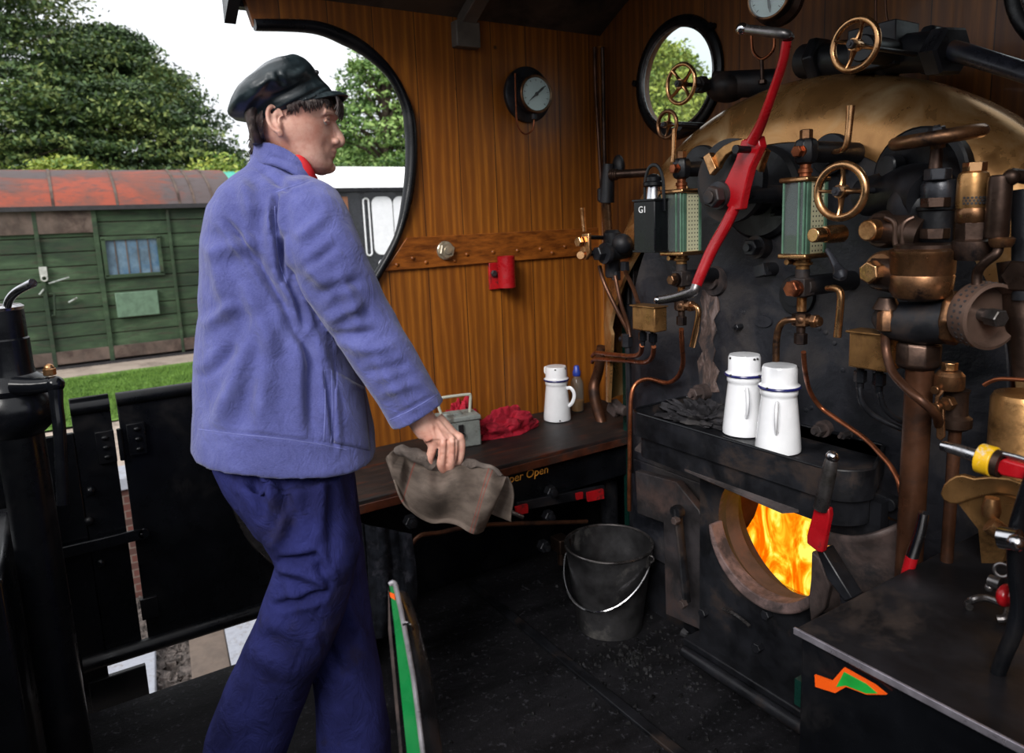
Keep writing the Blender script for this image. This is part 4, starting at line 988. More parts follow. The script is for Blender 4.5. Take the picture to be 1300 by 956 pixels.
# ---------------------------------------------------------------- hand lamp
hl = thing('hand_lamp', Y(818, 321, 1.44), 'black hand lamp marked G1 hanging beside the left water gauge', 'lamp')
A = Y(804, 256, 1.42); Bq = Y(831, 257, 1.42); z0 = Y(806, 320, 1.42).z; w = Bq.x-A.x; h = A.z-z0; dcy = 1.42+.03
b = MB(); b.box(((A.x+Bq.x)/2, dcy, z0+h/2), (w, .06, h)); sub('lamp_body', b, M['black'], hl, bev=.003)
b = MB(); b.box(((A.x+Bq.x)/2, dcy, z0+h+.002), (w+.006, .066, .006)); b.box(((A.x+Bq.x)/2, dcy, z0+.002), (w+.006, .066, .006)); sub('lamp_lid', b, M['black'], hl, bev=.001)
cxl = (A.x+Bq.x)/2+.008
b = MB(); b.lathe([(.022, 0), (.018, .03), (.018, .034)], (cxl, dcy, z0+h+.004), ZU, 24); sub('chimney', b, M['steel'], hl, 'bare metal chimney')
b = MB(); b.lathe([(.026, .034), (.03, .038), (.03, .046), (.022, .05), (.022, .06), (.012, .068), (.002, .07)], (cxl, dcy, z0+h+.004), ZU, 24); sub('chimney_cap', b, M['black'], hl)
hz = z0+h
b = MB(); b.tube([(cxl-.035, dcy, hz-.03), (cxl-.034, dcy, hz+.05), (cxl-.02, dcy, hz+.088), (cxl, dcy, hz+.098), (cxl+.022, dcy, hz+.088), (cxl+.038, dcy, hz+.05), (cxl+.04, dcy, hz-.03)], .0035, 8, 5, flat=1.6); sub('lamp_handle', b, M['black'], hl)
def text(s, size, M4, mt, name, par, ext=.0006, shear=0):
    cu = bpy.data.curves.new(name, 'FONT'); cu.body = s; cu.size = size; cu.extrude = ext; cu.align_x = 'CENTER'; cu.align_y = 'CENTER'; cu.shear = shear
    o_ = bpy.data.objects.new('tmp', cu); C.objects.link(o_); dg = bpy.context.evaluated_depsgraph_get(); dg.update()
    me = bpy.data.meshes.new_from_object(o_.evaluated_get(dg)); bpy.data.objects.remove(o_)
    b = MB(); b.add([M4 @ v.co for v in me.vertices], [tuple(p_.vertices) for p_ in me.polygons])
    return sub(name, b, mt, par, smooth=0)
p = Y(815.5, 266.5, 1.4185); text('G1', .026, Matrix.Translation(p) @ Matrix.Rotation(PI/2, 4, 'X'), M['white'], 'lamp_lettering', hl)

# ---------------------------------------------------------------- terminal boxes and their pipes
def brass_box(label, c4, y, dd, under):
    t = thing('oil_distribution_box', Y(*c4[3], y), label, 'brass box', 'square brass boxes on the backhead')
    P = [Y(*p, y) for p in c4]; x0 = (P[0].x+P[3].x)/2; x1 = (P[1].x+P[2].x)/2; z1 = (P[0].z+P[1].z)/2; z0 = (P[2].z+P[3].z)/2
    b = MB(); b.box(((x0+x1)/2, y+dd/2, (z0+z1)/2), (x1-x0, dd, z1-z0)); sub('box_body', b, M['brassdull'], t, bev=.004)
    b = MB(); b.box(((x0+x1)/2, y+dd/2-.003, z1+.001), (x1-x0+.008, dd+.008, .004)); sub('box_lid', b, M['brassdull'], t, bev=.001)
    for (ux, uy) in under:
        q = Y(ux, uy, y+dd/2); b = MB(); b.hexn((q.x, q.y, z0-.022), ZU, .013, .026); b.cyl((q.x, q.y, z0), (q.x, q.y, z0-.05), .008, n=12); sub('pipe_union', b, M['black'], t)
    return t
brass_box('square brass box with a loose lid below the hand lamp', [(802, 389), (831, 390), (831, 421), (803, 420)], 1.44, .05, [(816, 430), (829, 433)])
brass_box('square brass box at the right, in front of the thick brown pipe', [(1078, 419), (1130, 429), (1124, 474), (1076, 465)], 1.40, .05, [(1092, 480), (1116, 487)])
pipe('copper_pipe', [(815, 438), (813, 448), (803, 452), (776, 450), (757, 448), (752, 452)], [1.46, 1.5, 1.54, 1.6, 1.66, 1.74], 3.2, M['copper'], 'upper of two copper pipes bending left under the hand lamp box', 'pipe', CP)
pipe('copper_pipe', [(830, 440), (828, 453), (818, 460), (795, 458), (757, 456), (752, 460)], [1.46, 1.49, 1.54, 1.6, 1.66, 1.74], 3.2, M['copper'], 'lower of two copper pipes bending left under the hand lamp box', 'pipe', CP)
pipe('oil_pipe', [(1091, 492), (1094, 511), (1106, 525), (1125, 536), (1150, 547)], [1.42, 1.42, 1.44, 1.46, 1.48], 3.5, M['iron'], 'left dark pipe dropping from the right brass box', 'pipe')
pipe('oil_pipe', [(1117, 498), (1122, 516), (1134, 529), (1151, 538)], [1.42, 1.43, 1.45, 1.47], 3.5, M['iron'], 'right dark pipe dropping from the right brass box', 'pipe')

# ---------------------------------------------------------------- left steam cock and corner pipework
sc = thing('steam_cock', Y(778, 345, 1.6), 'black pipe cock with an upright brass handle against the wooden wall', 'valve')
b = MB(); A = Y(777, 290, 1.6); B_ = Y(779, 345, 1.6)
b.lathe([(.02, .0), (.024, .003), (.026, .01), (.026, .10), (.03, .11), (.03, .15), (.02, .16)], (A.x, 1.6, B_.z-.02), ZU, 20)
q = Y(766, 322, 1.54); b.lathe([(.034, 0), (.036, .006), (.036, .016), (.03, .02), (.022, .1)], q, YU, 28); b.cyl(Y(779, 322, 1.6), Y(803, 315, 1.66), .024, n=16); b.ball(Y(790, 310, 1.6), .035, 16, 10)
sub('cock_body', b, M['blackiron'], sc)
b = MB(); b.hexn(Y(761, 322, 1.53), YU, .024, .03); sub('gland_nut', b, M['blackiron'], sc)
b = MB(); b.cyl(Y(746, 321, 1.5), Y(762, 322, 1.54), .009, n=12); b.cyl(Y(745, 301, 1.5), Y(768, 302, 1.6), .007, n=12); sub('cock_spindle', b, M['blackiron'], sc)
b = MB(); b.tube([Y(742, 294, 1.48), Y(740.5, 278, 1.48), Y(739.5, 264, 1.48)], [.0075, .008, .0095], 10, flat=.8); sub('brass_handle', b, M['brass'], sc)
b = MB(); b.prism([Y(*p, 1.485) for p in ((738, 296), (747, 296), (748, 322), (744, 330), (735, 330), (733, 322), (738, 312))], (0, .012, 0)); sub('lever_plate', b, M['brass'], sc, bev=.003)
b = MB(); b.hexn(Y(735, 307, 1.475), YU, .018, .014); b.cyl(Y(737, 324, 1.47), Y(737, 324, 1.50), .0125, n=16); sub('lever_bolt', b, M['brass'], sc)
for a in (((782, 350), 8), ((793, 338), 8)):
    b = MB(); q = Y(*a[0], 1.6); b.hexn(q, ZU, .016, .03); sub('pipe_union', b, M['blackiron'], sc)
pipe('copper_pipe', [(761, 338), (767, 359), (782, 391), (796, 418), (799, 428)], [1.58, 1.57, 1.58, 1.6, 1.6], 2.6, M['copperdk'], 'leftmost thin copper pipe dropping from the brass handled cock', 'pipe', CP)
pipe('copper_pipe', [(781, 350), (788, 384), (797, 412), (800, 428)], [1.58, 1.58, 1.6, 1.6], 2.6, M['copperdk'], 'middle thin copper pipe dropping from the brass handled cock', 'pipe', CP)
pipe('copper_pipe', [(794, 345), (804, 366), (810, 384)], [1.58, 1.52, 1.47], 2.6, M['copperdk'], 'short copper pipe from the cock to the brass box', 'pipe', CP)
b = MB(); q = Y(796, 432, 1.6); b.hexn(q, ZU, .02, .045); b.cyl(Y(788, 430, 1.6), Y(800, 432, 1.6), .01, n=10); b.cyl(Y(797, 440, 1.6), Y(801, 600, 1.6), .010, n=10); obj('pipe_junction', b, M['blackiron'], label='black pipe junction with a conduit running down the backhead edge', cat='pipe fitting')
pipe('corner_pipe', [(755, 60), (756, 110), (760, 180), (763, 235)], XW*0+1.98, 2.2, M['copperdk'], 'thin copper pipe in the dark corner, nearest the gauge', 'pipe', 'thin pipes in the cab corner')
pipe('corner_pipe', [(765, 60), (766, 110), (767, 180), (769, 290)], 1.99, 2.5, M['bronzedk'], 'thin dark pipe in the corner, nearest the round window', 'pipe', 'thin pipes in the cab corner')
el = thing('ejector_elbow', Y(770, 257, 1.8), 'black pipe elbow with a ribbed bronze pipe in the corner', 'pipe fitting')
b = MB(); b.tube([Y(770, 257, 1.8), Y(771, 230, 1.8), Y(772, 208, 1.8)], [.03, .027, .02], 16); b.ball(Y(785, 212, 1.84), (.03, .02, .045), 16, 10); b.hexn(Y(768, 247, 1.8), ZU, .032, .05); sub('elbow_body', b, M['blackiron'], el)
b = MB(); A, B_ = Y(774, 222, 1.79), Y(822, 219, 1.86); b.cyl(A, B_, .016, n=16)
for k in range(3): q = A.lerp(B_, .06+.06*k); b.torus(q, (B_-A), .017, .005, 24, 8)
sub('ribbed_pipe', b, M['bronzedk'], el)
b = MB(); b.cyl(Y(769, 257, 1.8), Y(772, 300, 1.72), .018, n=16); sub('drop_pipe', b, M['bronze'], el)
# big curved pipe by the seat
bp = thing('curved_drain_pipe', Y(773, 610, 1.78), 'thick brown S curved pipe dropping past the end of the wooden seat', 'pipe')
sub('pipe', tub([(764, 440), (760, 470), (754, 492), (757, 514), (764, 538), (769, 560), (771, 582), (772, 602)], [1.84, 1.84, 1.82, 1.8, 1.78, 1.78, 1.78, 1.78], [6.5, 6.5, 7, 7, 7, 7, 7, 7.5], 16), M['copperdk'], bp)
b = MB(); q = Y(773, 604, 1.78); b.hexn(q, ZU, .045, .03); b.cyl(q, q-ZU*.5, .035, n=16); sub('floor_union', b, M['iron'], bp)
b = MB(); q = Y(781, 518, 1.70); b.box(q, (.05, .04, .05), Matrix.Rotation(.4, 3, 'Y')); b.cyl(q, q+XU*.06, .02, n=12); obj('washout_plug', b, M['rust'], label='square rusty plug beside the S curved pipe', cat='plug', bev=.006)

# ---------------------------------------------------------------- handwheels
def wh(px, py, rp, y, label, stem, mt='brass', r=.007, **k):
    p = Y(px, py, y); return wheel('brass_handwheel', p, yr(p, rp), r, label, stem=stem, mt=mt, **k)
wh(1085.4, 56.8, 34.6, 1.46, 'brass spoked handwheel high up above the brass rim', .22, r=.0068, ph=.35)
wh(864.5, 106.5, 26.4, 1.62, 'small brass handwheel in front of the round window', .12, r=.006, ph=.9)
wh(847, 158, 18.8, 1.62, 'smallest brass handwheel, low beside the round window', .12, mt='bronze', r=.006, ph=.2)
wh(1067.4, 243, 38, 1.34, 'brass handwheel in front of the right water gauge', .16, r=.008, ph=.05)
# top manifold
mf = thing('steam_manifold', Y(1085, 70, 1.75), 'black steam manifold and pipes across the top of the boiler', 'pipe manifold')
b = MB()
A = Y(884, 107, 1.70); b.cyl(A, A+YU*.12, .018, n=16); b.hexn(A+YU*.02, YU, .026, .03)
A = Y(905, 108, 1.78); b.ball(A+Vector((.03, .03, -.01)), (.06, .07, .045), 20, 12); b.cyl(A, Y(985, 105, 1.88), .04, n=20)
A = Y(862, 160, 1.72); b.cyl(A, A+YU*.18, .014, n=12); sub('left_valve', b, M['blackiron'], mf)
b = MB(); A = Y(1100, 62, 1.62); b.cyl(A-YU*.02, A+YU*.3, .03, n=20); b.box(Y(1120, 62, 1.75), (.12, .1, .1)); b.cyl(Y(1020, 78, 1.8), Y(1200, 64, 1.75), .045, n=20)
for px_ in (1040, 1128, 1185): b.hexn(Y(px_, 76-(px_-1040)*.08, 1.78), XU, .06, .035, n=6)
b.cyl(Y(1035, 60, 1.8), Y(1035, 108, 1.8), .022, n=14); sub('right_valve', b, M['blackiron'], mf, bev=.003)
sub('steam_pipe', tub([(1180, 60), (1215, 66), (1250, 76), (1320, 98)], [1.74, 1.72, 1.7, 1.66], [14, 13, 12.5, 12.5], 18), mat('dark_lagged_pipe', (.03, .032, .045), .35, .3, .4, 10, (.1, .05, .03), .35), mf)
b = MB(); b.hexn(Y(1200, 66, 1.73), (1, -.3, -.1), .055, .05); sub('pipe_collar', b, M['iron'], mf)
pipe('siphon_pipe', [(954, 45), (955, 62), (960, 71), (967, 75), (975, 71), (982, 62), (983, 48)], 1.82, 2, M['copper'], 'thin copper siphon loop hanging below the top gauge', 'pipe')
b = MB(); b.cyl(Y(967, 76, 1.82), Y(968, 106, 1.82), .006, n=10); b.hexn(Y(968, 104, 1.82), ZU, .012, .012); obj('stub_pipe', b, M['bronzedk'], label='short upright stub pipe under the copper siphon loop', cat='pipe')
pipe('thin_pipe', [(1112, -20), (1112, 18), (1113, 52)], 1.85, 1.6, M['copperdk'], 'straight thin pipe hanging in front of the dark boards above the manifold', 'pipe')
pipe('thin_pipe', [(1124, -20), (1125, 16), (1129, 32), (1136, 44)], 1.85, 1.6, M['copperdk'], 'curving thin pipe right of the straight one above the manifold', 'pipe')

# ---------------------------------------------------------------- pressure gauges
def gauge(name, c, nrm, R, label, up=ZU, needle=(.7, .5), board=None, cat='pressure gauge'):
    c = Vector(c); n_ = Vector(nrm).normalized(); u = up.cross(n_).normalized(); v = n_.cross(u)
    t = thing(name, c, label, cat)
    b = MB(); b.lathe([(R*.95, -.04), (R*1.02, -.035), (R*1.02, -.002), (R*.9, .0), (.001, -.001)], c, n_, 48); sub('case', b, M['iron'], t)
    b = MB(); b.torus(c+n_*.003, n_, R*1.0, R*.085, 56, 10); sub('bezel', b, M['bronze'], t)
    b = MB(); b.lathe([(.001, .0015), (R*.95, .0015), (R*.95, .0)], c, n_, 48); dial = sub('dial', b, mat('white_dial_'+name, (.82, .84, .86), .4, 0, .03), t)
    b = MB()
    for k in range(11):
        a = math.radians(225-27*k); e = u*math.cos(a)+v*math.sin(a); b.cyl(c+e*R*.72+n_*.002, c+e*R*.84+n_*.002, R*.018, n=6)
    for k in range(41):
        a = math.radians(225-6.75*k); e = u*math.cos(a)+v*math.sin(a); b.cyl(c+e*R*.80+n_*.002, c+e*R*.84+n_*.002, R*.008, n=4)
    sub('scale_marks', b, M['chip'], dial)
    b = MB(); e = (u*needle[0]+v*needle[1]).normalized(); w_ = n_.cross(e)
    b.prism([c+n_*.004-e*R*.7, c+n_*.004-e*R*.1+w_*R*.05, c+n_*.004+e*R*.5+w_*R*.07, c+n_*.004+e*R*.78, c+n_*.004+e*R*.5-w_*R*.07, c+n_*.004-e*R*.1-w_*R*.05], n_*.0015); b.lathe([(R*.11, .004), (R*.11, .007), (.001, .0075)], c, n_, 20); sub('needle', b, M['chip'], t)
    b = MB(); b.lathe([(.001, .0095), (R*.96, .0095), (R*.96, .008), (.001, .008)], c, n_, 40, cap=False); sub('gauge_glass', b, M['glass'], t)
    return t, u, v
c = X(680.5, 119.5, XW+.075); Rg = px2m(22, c)
tg, u, v = gauge('pressure_gauge', c, (1, -.06, 0), Rg, 'round white faced gauge on the wooden side wall', needle=(.75, .6))
b = MB(); q = X(668, 121, XW); b.lathe([(px2m(34, q), 0), (px2m(34, q), .016), (px2m(31, q), .022), (.001, .022)], q, XU, 48); b.cyl(q+XU*.02, c-XU*.035, Rg*.6, n=24); sub('backboard', b, M['iron'], tg)
b = MB(); b.tube([X(654, 93, XW+.05), X(655, 130, XW+.05), X(657, 158, XW+.05), X(666, 170, XW+.05), X(676, 165, XW+.055), X(678, 150, XW+.06), X(678, 144, XW+.06)], .0035, 8, 6); sub('siphon', b, M['copper'], tg)
b = MB(); b.hexn(X(678, 148, XW+.06), ZU, .011, .022); sub('union', b, M['iron'], tg)
for txt, sx, sy, ss in (('BRAKE', .0, -.38, .17), ('GREAT YARD', 0, -.0, .0),):
    pass
c = Y(976, -4, 1.74); Rg2 = px2m(26, c)
tg2, u2, v2 = gauge('pressure_gauge', c, (.25, -1, 0), Rg2, 'white faced boiler gauge cut off by the top edge of the photo', needle=(.15, -1), cat='pressure gauge')
b = MB(); b.lathe([(Rg2*1.25, .0), (Rg2*1.25, .02), (Rg2, .03)], c+Vector((-.01, .06, 0)), (.25, -1, 0), 40); sub('backboard', b, M['bronzedk'], tg2)

# ---------------------------------------------------------------- right-hand valve group
sv = thing('injector_valve', Y(1170, 377, 1.38), 'large bronze injector steam valve at the right of the backhead', 'valve')
def vlathe(prof, cxp, y, par, name, mt, n=32, bev=0, ph=0, label=None):
    """prof: (radius px, y px) down a vertical axis through column cxp"""
    P0 = Y(cxp, prof[len(prof)//2][1], y); b = MB()
    pr = [(yr(P0, a), Y(cxp, yy, y).z-P0.z) for a, yy in prof]
    b.lathe(pr, P0, ZU, n, ph=ph); return sub(name, b, M[mt] if isinstance(mt, str) else mt, par, label, bev=bev)
yv = 1.38
vlathe([(20, 381), (31, 377), (36, 369), (37.5, 350), (36.5, 348), (37.5, 346), (37.5, 326), (40, 322), (40, 318), (34, 315)], 1170, yv, sv, 'bronze_body', 'bronze')
vlathe([(39, 317), (39, 310), (34, 308), (20, 307)], 1178, yv+.02, sv, 'body_flange', 'bronzedk')
vlathe([(20, 309), (22, 304), (22, 268), (24, 266), (24, 262), (18, 261)], 1190, yv+.03, sv, 'bonnet_neck', 'blackiron')
vlathe([(17, 303), (17, 290)], 1187, yv+.0, sv, 'bonnet_nut', 'bronzedk', n=6, bev=.001)
vlathe([(17, 263), (17, 251)], 1188, yv+.0, sv, 'bonnet_nut', 'bronzedk', n=6, bev=.001)
vlathe([(20, 266), (22, 252), (23, 236), (20, 229), (15, 228)], 1194, yv+.03, sv, 'bonnet', 'iron')
vlathe([(16, 229), (16, 214)], 1191, yv+.01, sv, 'gland_nut', 'iron', n=6, bev=.002)
vlathe([(8, 214), (7, 198), (6, 184), (5, 172)], 1189, yv+.01, sv, 'spindle', 'bronzedk')
# angled inlet elbow
b = MB(); b.tube([Y(1100, 250, yv+.14), Y(1130, 244, yv+.12), Y(1160, 240, yv+.08), Y(1185, 250, yv+.04)], [.042, .045, .05, .05], 20, 4); q = Y(1160, 232, yv+.10)
b.lathe([(.085, -.0), (.09, .01), (.09, .03), (.05, .04)], q, (.45, 1, .1), 32); q = Y(1132, 211, yv+.09); b.hexn(q, (.3, 1, 0), .024, .03, n=14); q = Y(1160, 262, yv+.05); b.ball(q, (.05, .04, .05), 18, 12)
sub('inlet_elbow', b, M['blackiron'], sv)
# side plugs
def plug(px, py, y, R, r, par, ax=(.12, 1, 0), m1='bronze', m2='brass', n=6, nm='side_plug', ph=.4, lab=None):
    q = Y(px, py, y); a = Vector(ax).normalized(); b = MB(); Rm, rm = yr(q, R), yr(q, r)
    b.lathe([(Rm, .06), (Rm, .022), (Rm*.96, .018), (Rm*.96, .014), (Rm*.86, .008), (.001, .006)], q, a, 36); o_ = sub(nm, b, M[m1], par)
    b = MB(); b.hexn(q-a*.012, a, rm, .03, ph, n=n); sub('plug_head', b, M[m2], o_, lab, bev=.001); return o_
plug(1113, 345, yv-.03, 26, 14.5, sv, nm='side_plug')
plug(1112, 292, yv+.0, 24, 13.5, sv, nm='top_plug', m1='bronzedk', m2='brass', n=16, lab='bright brass round head')
b = MB(); b.tube([Y(1113, 345, yv), Y(1140, 347, yv), Y(1165, 350, yv)], [.035, .04, .05], 18); b.tube([Y(1112, 292, yv+.02), Y(1140, 292, yv+.02), Y(1175, 300, yv+.02)], [.028, .03, .04], 18); sub('side_branches', b, M['bronzedk'], sv)
b = MB(); b.tube([Y(1124, 276, yv-.01), Y(1136, 284, yv-.01), Y(1137, 310, yv-.01), Y(1146, 318, yv-.01), Y(1147, 286, yv-.01), Y(1160, 276, yv)], .0055, 10, 5); sub('locking_strap', b, M['bronzedk'], sv)
plug(1043, 298, 1.40, 11.5, 9.5, sv, m1='brass', m2='brass', n=20, nm='test_plug')
b = MB(); b.tube([Y(1050, 317, 1.36), Y(1056, 327, 1.355), Y(1062, 338, 1.35), Y(1067, 348, 1.345), Y(1070, 354, 1.34)], [.005, .006, .0085, .0155, .006], 18, 5); sub('ball_handle', b, M['iron'], sv, 'black teardrop handle')
sub('horizontal_body', tub([(1112, 402), (1133, 407), (1170, 410), (1208, 406)], [yv+.02, yv+.02, yv+.02, yv+.03], [10, 24, 28, 30], 24, 2), M['blackiron'], sv)
vlathe([(12, 395), (17, 392), (14, 386), (10, 378)], 1126, yv, sv, 'neck', 'bronzedk')
vlathe([(11.5, 420), (11.5, 398), (10, 396), (10, 391)], 1126, yv-.01, sv, 'union_nut', 'bronze', n=6, bev=.002)
b = MB(); q = Y(1210, 404, yv+.03); b.hexn(q, (1, .25, -.06), .052, .03, n=8); sub('end_flange', b, M['bronze'], sv, bev=.003)
# perforated drum
a_ = Vector((1, -.42, -.06)).normalized(); q = Y(1240, 398, yv+.02)
b = MB(); b.lathe([(.045, -.006), (.058, -.004), (.06, .002), (.06, .036), (.054, .038), (.05, .012), (.001, .01)], q, a_, 40); dr = sub('perforated_drum', b, mat('warm_grey_bronze', srgb(104, 84, 74), .45, .6, .2), sv)
u_, v_, d_ = frame(a_); b = MB()
for k in range(36):
    an = 2*PI*k/36; e = u_*math.cos(an)+v_*math.sin(an)
    for hh in (.010, .024): b.cyl(q+d_*(hh+.003*(k % 2))+e*.057, q+d_*(hh+.003*(k % 2))+e*.0608, .0026, n=8)
sub('drum_hole', b, M['chip'], dr)
b = MB(); b.hexn(q+a_*.04, a_, .016, .03); b.cyl(q+a_*.01, q+a_*.05, .012, n=12); sub('drum_nut', b, M['steeldk'], dr)
sub('crank_arm', tub([(1268, 312), (1265, 322), (1250, 334), (1241, 346), (1240, 366)], [yv, yv-.01, yv-.01, yv, yv], 6, 12), M['bronzedk'], sv)
pv = thing('safety_valve', Y(1236, 316, yv+.02), 'bright brass relief valve with a hexagon top and drilled waist', 'valve')
P = pv
vlathe([(14, 218), (14, 206)], 1238, yv+.02, P, 'hexagon_top', 'brass', n=6, bev=.001)
vlathe([(18, 264), (18.5, 258), (18, 226), (16.5, 220), (13, 218)], 1236, yv+.02, P, 'brass_cylinder', 'brassdull')
b = MB(); P0 = Y(1236, 250, yv+.02)
for row, yy in enumerate((251, 254.5, 258)):
    for k in range(26):
        an = 2*PI*(k+.5*(row % 2))/26; zz = Y(1236, yy, yv+.02).z; rr = yr(P0, 18.2)
        e = Vector((math.cos(an), math.sin(an), 0)); b.cyl(Vector((P0.x, P0.y, zz))+e*(rr-.002), Vector((P0.x, P0.y, zz))+e*(rr+.0006), .0024, n=6)
sub('drilled_holes', b, M['chip'], P)
vlathe([(17, 284), (20, 280), (20.5, 268), (19, 264), (15, 263)], 1236, yv+.02, P, 'bronze_ring', 'bronze')
vlathe([(20, 304), (20, 282)], 1236, yv+.02, P, 'lower_hexagon', 'bronzedk', n=6, bev=.001)
vlathe([(20, 330), (24, 318), (24, 306), (19, 303)], 1236, yv+.02, P, 'base', 'bronzedk')
cv = thing('ejector_cylinder', Y(1270, 308, yv), 'dark bronze upright cylinder at the right of the brass relief valve', 'cylinder')
vlathe([(13, 302), (14, 298), (14, 230), (13, 224), (9, 222)], 1270, yv, cv, 'barrel', 'bronzedk'); vlathe([(11, 314), (14, 309), (15, 303), (12, 301)], 1272, yv, cv, 'collar', 'bronze')
b = MB(); b.cyl(Y(1284, 222, yv+.02), Y(1320, 228, yv+.06), .012, n=12); b.ball(Y(1284, 225, yv), .014, 12, 8); sub('top_link', b, M['bronzedk'], cv)
b = MB(); b.cyl(Y(1303, 240, yv+.05), Y(1303, 380, yv+.05), .022, n=20); sub('side_column', b, M['blackiron'], cv)
# big wheel on the injector valve
p = Y(1190, 174.5, yv+.01); wl = wheel('brass_handwheel', p, yr(p, 56), .0125, 'large flat lying bronze handwheel at the right over the brass rim', axd=Vector((.05, .11, -1)), spokes=5, mt='bronze', stem=.03, ph=.1, rh=.16)
# copper pipe, thick column and drain cock
pipe('bronze_pipe', [(1124, 418), (1125, 445), (1133, 472), (1152, 494), (1170, 509), (1188, 526), (1192, 540)], [yv, yv, yv-.02, yv-.05, yv-.06, yv-.03, yv+.02], 5.5, M['copperdk'], 'brown pipe sweeping in front of the thick upright pipe', 'pipe')
th = thing('feed_pipe', Y(1155, 730, 1.47), 'thick brown upright pipe with a hexagon collar at the right', 'pipe')
b = MB(); A, B_ = Y(1168, 462, 1.42), Y(1158, 720, 1.42); B_ = Vector((A.x, A.y, B_.z-.25)); b.cyl(A, B_, .0255, n=24); sub('pipe_shaft', b, M['copperdk'], th)
vlathe([(21, 468), (27, 462), (27, 438), (24, 433)], 1167, 1.42, th, 'hexagon_collar', 'bronzedk', n=8, bev=.003)
dc = thing('drain_cock', Y(1205, 560, 1.42), 'small bronze drain cock with a flat hanging lever beside the thick pipe', 'valve')
vlathe([(9.5, 470), (9.5, 460)], 1206, 1.42, dc, 'cap_nut', 'brass', n=6, bev=.001)
vlathe([(16, 494), (17.5, 490), (17, 476), (13, 471)], 1206, 1.42, dc, 'top_body', 'bronze')
vlathe([(14, 545), (20, 541), (20, 530), (15, 526), (14, 500), (16, 494)], 1212, 1.44, dc, 'lower_body', 'bronzedk')
b = MB(); b.hexn(Y(1188, 495, 1.39), YU, .008, .012, n=12); b.hexn(Y(1189, 517, 1.38), YU, .009, .014, n=12); b.hexn(Y(1203, 512, 1.40), YU, .014, .02); b.tube([Y(1198, 494, 1.40), Y(1190, 504, 1.39), Y(1189, 518, 1.39)], .004, 8); sub('lever_bolts', b, M['bronze'], dc)
b = MB(); b.prism([Y(*p_, 1.39) for p_ in ((1188, 518), (1198, 519), (1199, 555), (1194, 560), (1188, 556))], (0, .006, 0)); sub('flat_lever', b, M['bronze'], dc, bev=.002)
b = MB(); A = Y(1213, 540, 1.44); b.cyl(A, Vector((A.x-.0, A.y, .3)), .0115, n=16); sub('drop_pipe', b, M['copperdk'], dc)
b = MB(); A = Y(1302, 500, 1.50); b.lathe([(.001, .0), (.05, 0), (.055, -.01), (.055, -.3), (.04, -.32)], A, ZU, 32); obj('brass_reservoir', b, M['brassdull'], label='dull brass cylinder at the right edge above the yellow banded lever', cat='reservoir')
pipe('ring_pipe', [(1249, 489), (1258, 484), (1272, 481), (1310, 483)], 1.42, 2.6, M['copper'], 'thin copper pipe arching over the brass cylinder', 'pipe')
b = MB(); b.cyl(Y(1290, 330, 1.45), Y(1310, 480, 1.45), .03, n=16); b.hexn(Y(1298, 350, 1.42), YU, .03, .03); obj('vacuum_fitting', b, M['bronzedk'], label='dark fitting filling the right edge beside the drilled drum', cat='pipe fitting')
# ================================================================ SEAT LOCKER
sl = thing('seat_locker', (-2.22, 1.3, 0), 'long sooty wooden seat with a black locker front along the wooden wall', 'bench')
b = MB(); b.box((-2.213, 1.32, .586), (.466, 1.40, .028)); sub('seat_board', b, M['bench'], sl, bev=.003)
b = MB(); b.box((-1.984, 1.32, .572), (.012, 1.40, .03)); sub('front_lip', b, mat('brown_wood_edge', srgb(70, 34, 20), .5, 0, .4, 18, (.02, .014, .012), .5), sl, bev=.003)
b = MB(); b.box((-2.02, 1.62, .50), (.02, .80, .145)); b.box((-2.40, 1.32, .29), (.05, 1.40, .56)); b.box((-2.21, .66, .29), (.40, .03, .56)); b.box((-2.21, 2.0, .29), (.40, .04, .56)); sub('locker_front', b, M['black'], sl, bev=.002)
q1, q2 = X(645, 603, -2.009), X(695, 604, -2.009)
q1 = X(641, 606, -2.009); q2 = X(695.5, 597, -2.009)
Lvis = abs(q2.y-q1.y); cyy = q2.y-Lvis*1.36/2-.0
mm = Matrix.Translation((-2.0085, cyy, (q1.z+q2.z)/2-.004)) @ Matrix.Rotation(PI/2, 4, 'Z') @ Matrix.Rotation(PI/2, 4, 'X')
text('Damper Open', .042, mm, mat('old_gold_lettering', srgb(214, 150, 60), .4, 0, .15, 40), 'painted_lettering', sl, shear=.12)
# damper levers under the seat
dl = thing('damper_lever', X(700, 630, -1.98), 'black and red damper lever bar with a steel tip under the seat', 'lever')
b = MB(); b.prism([X(*p, -1.99) for p in ((655, 637), (765, 615), (766, 628), (656, 648))], (.012, 0, 0)); sub('lever_bar', b, M['blackiron'], dl, bev=.002)
b = MB(); b.prism([X(*p, -1.975) for p in ((653, 643), (668, 639), (669, 650), (655, 653))], (.01, 0, 0)); sub('red_band', b, M['redsig'], dl, 'worn red paint'); b = MB(); b.prism([X(*p, -1.975) for p in ((744, 625), (764, 620), (765, 632), (745, 636))], (.01, 0, 0)); sub('red_band', b, M['redsig'], dl, 'worn red paint'); b = MB(); b.prism([X(*p, -1.975) for p in ((730, 626), (738, 624), (738, 632), (731, 634))], (.01, 0, 0)); sub('red_band', b, M['redsig'], dl, 'worn red paint')
b = MB(); b.cyl(X(644, 648, -1.96), X(664, 657, -1.94), .008, n=12); sub('lever_tip', b, M['steel'], dl)
for a in ((699, 624), (696, 655), (521, 662), (690, 693)):
    b = MB(); q = X(*a, -1.99); b.hexn(q, XU, .022, .03); b.cyl(q, q+XU*.03, .012, n=12); obj('bracket_bolt', b, M['iron'], label='dark bolt end under the seat, %s' % {699: 'above the red lever bar', 696: 'below the red lever bar', 521: 'left of the hanging rag', 690: 'beside the bucket handle'}[a[0]], cat='bolt')
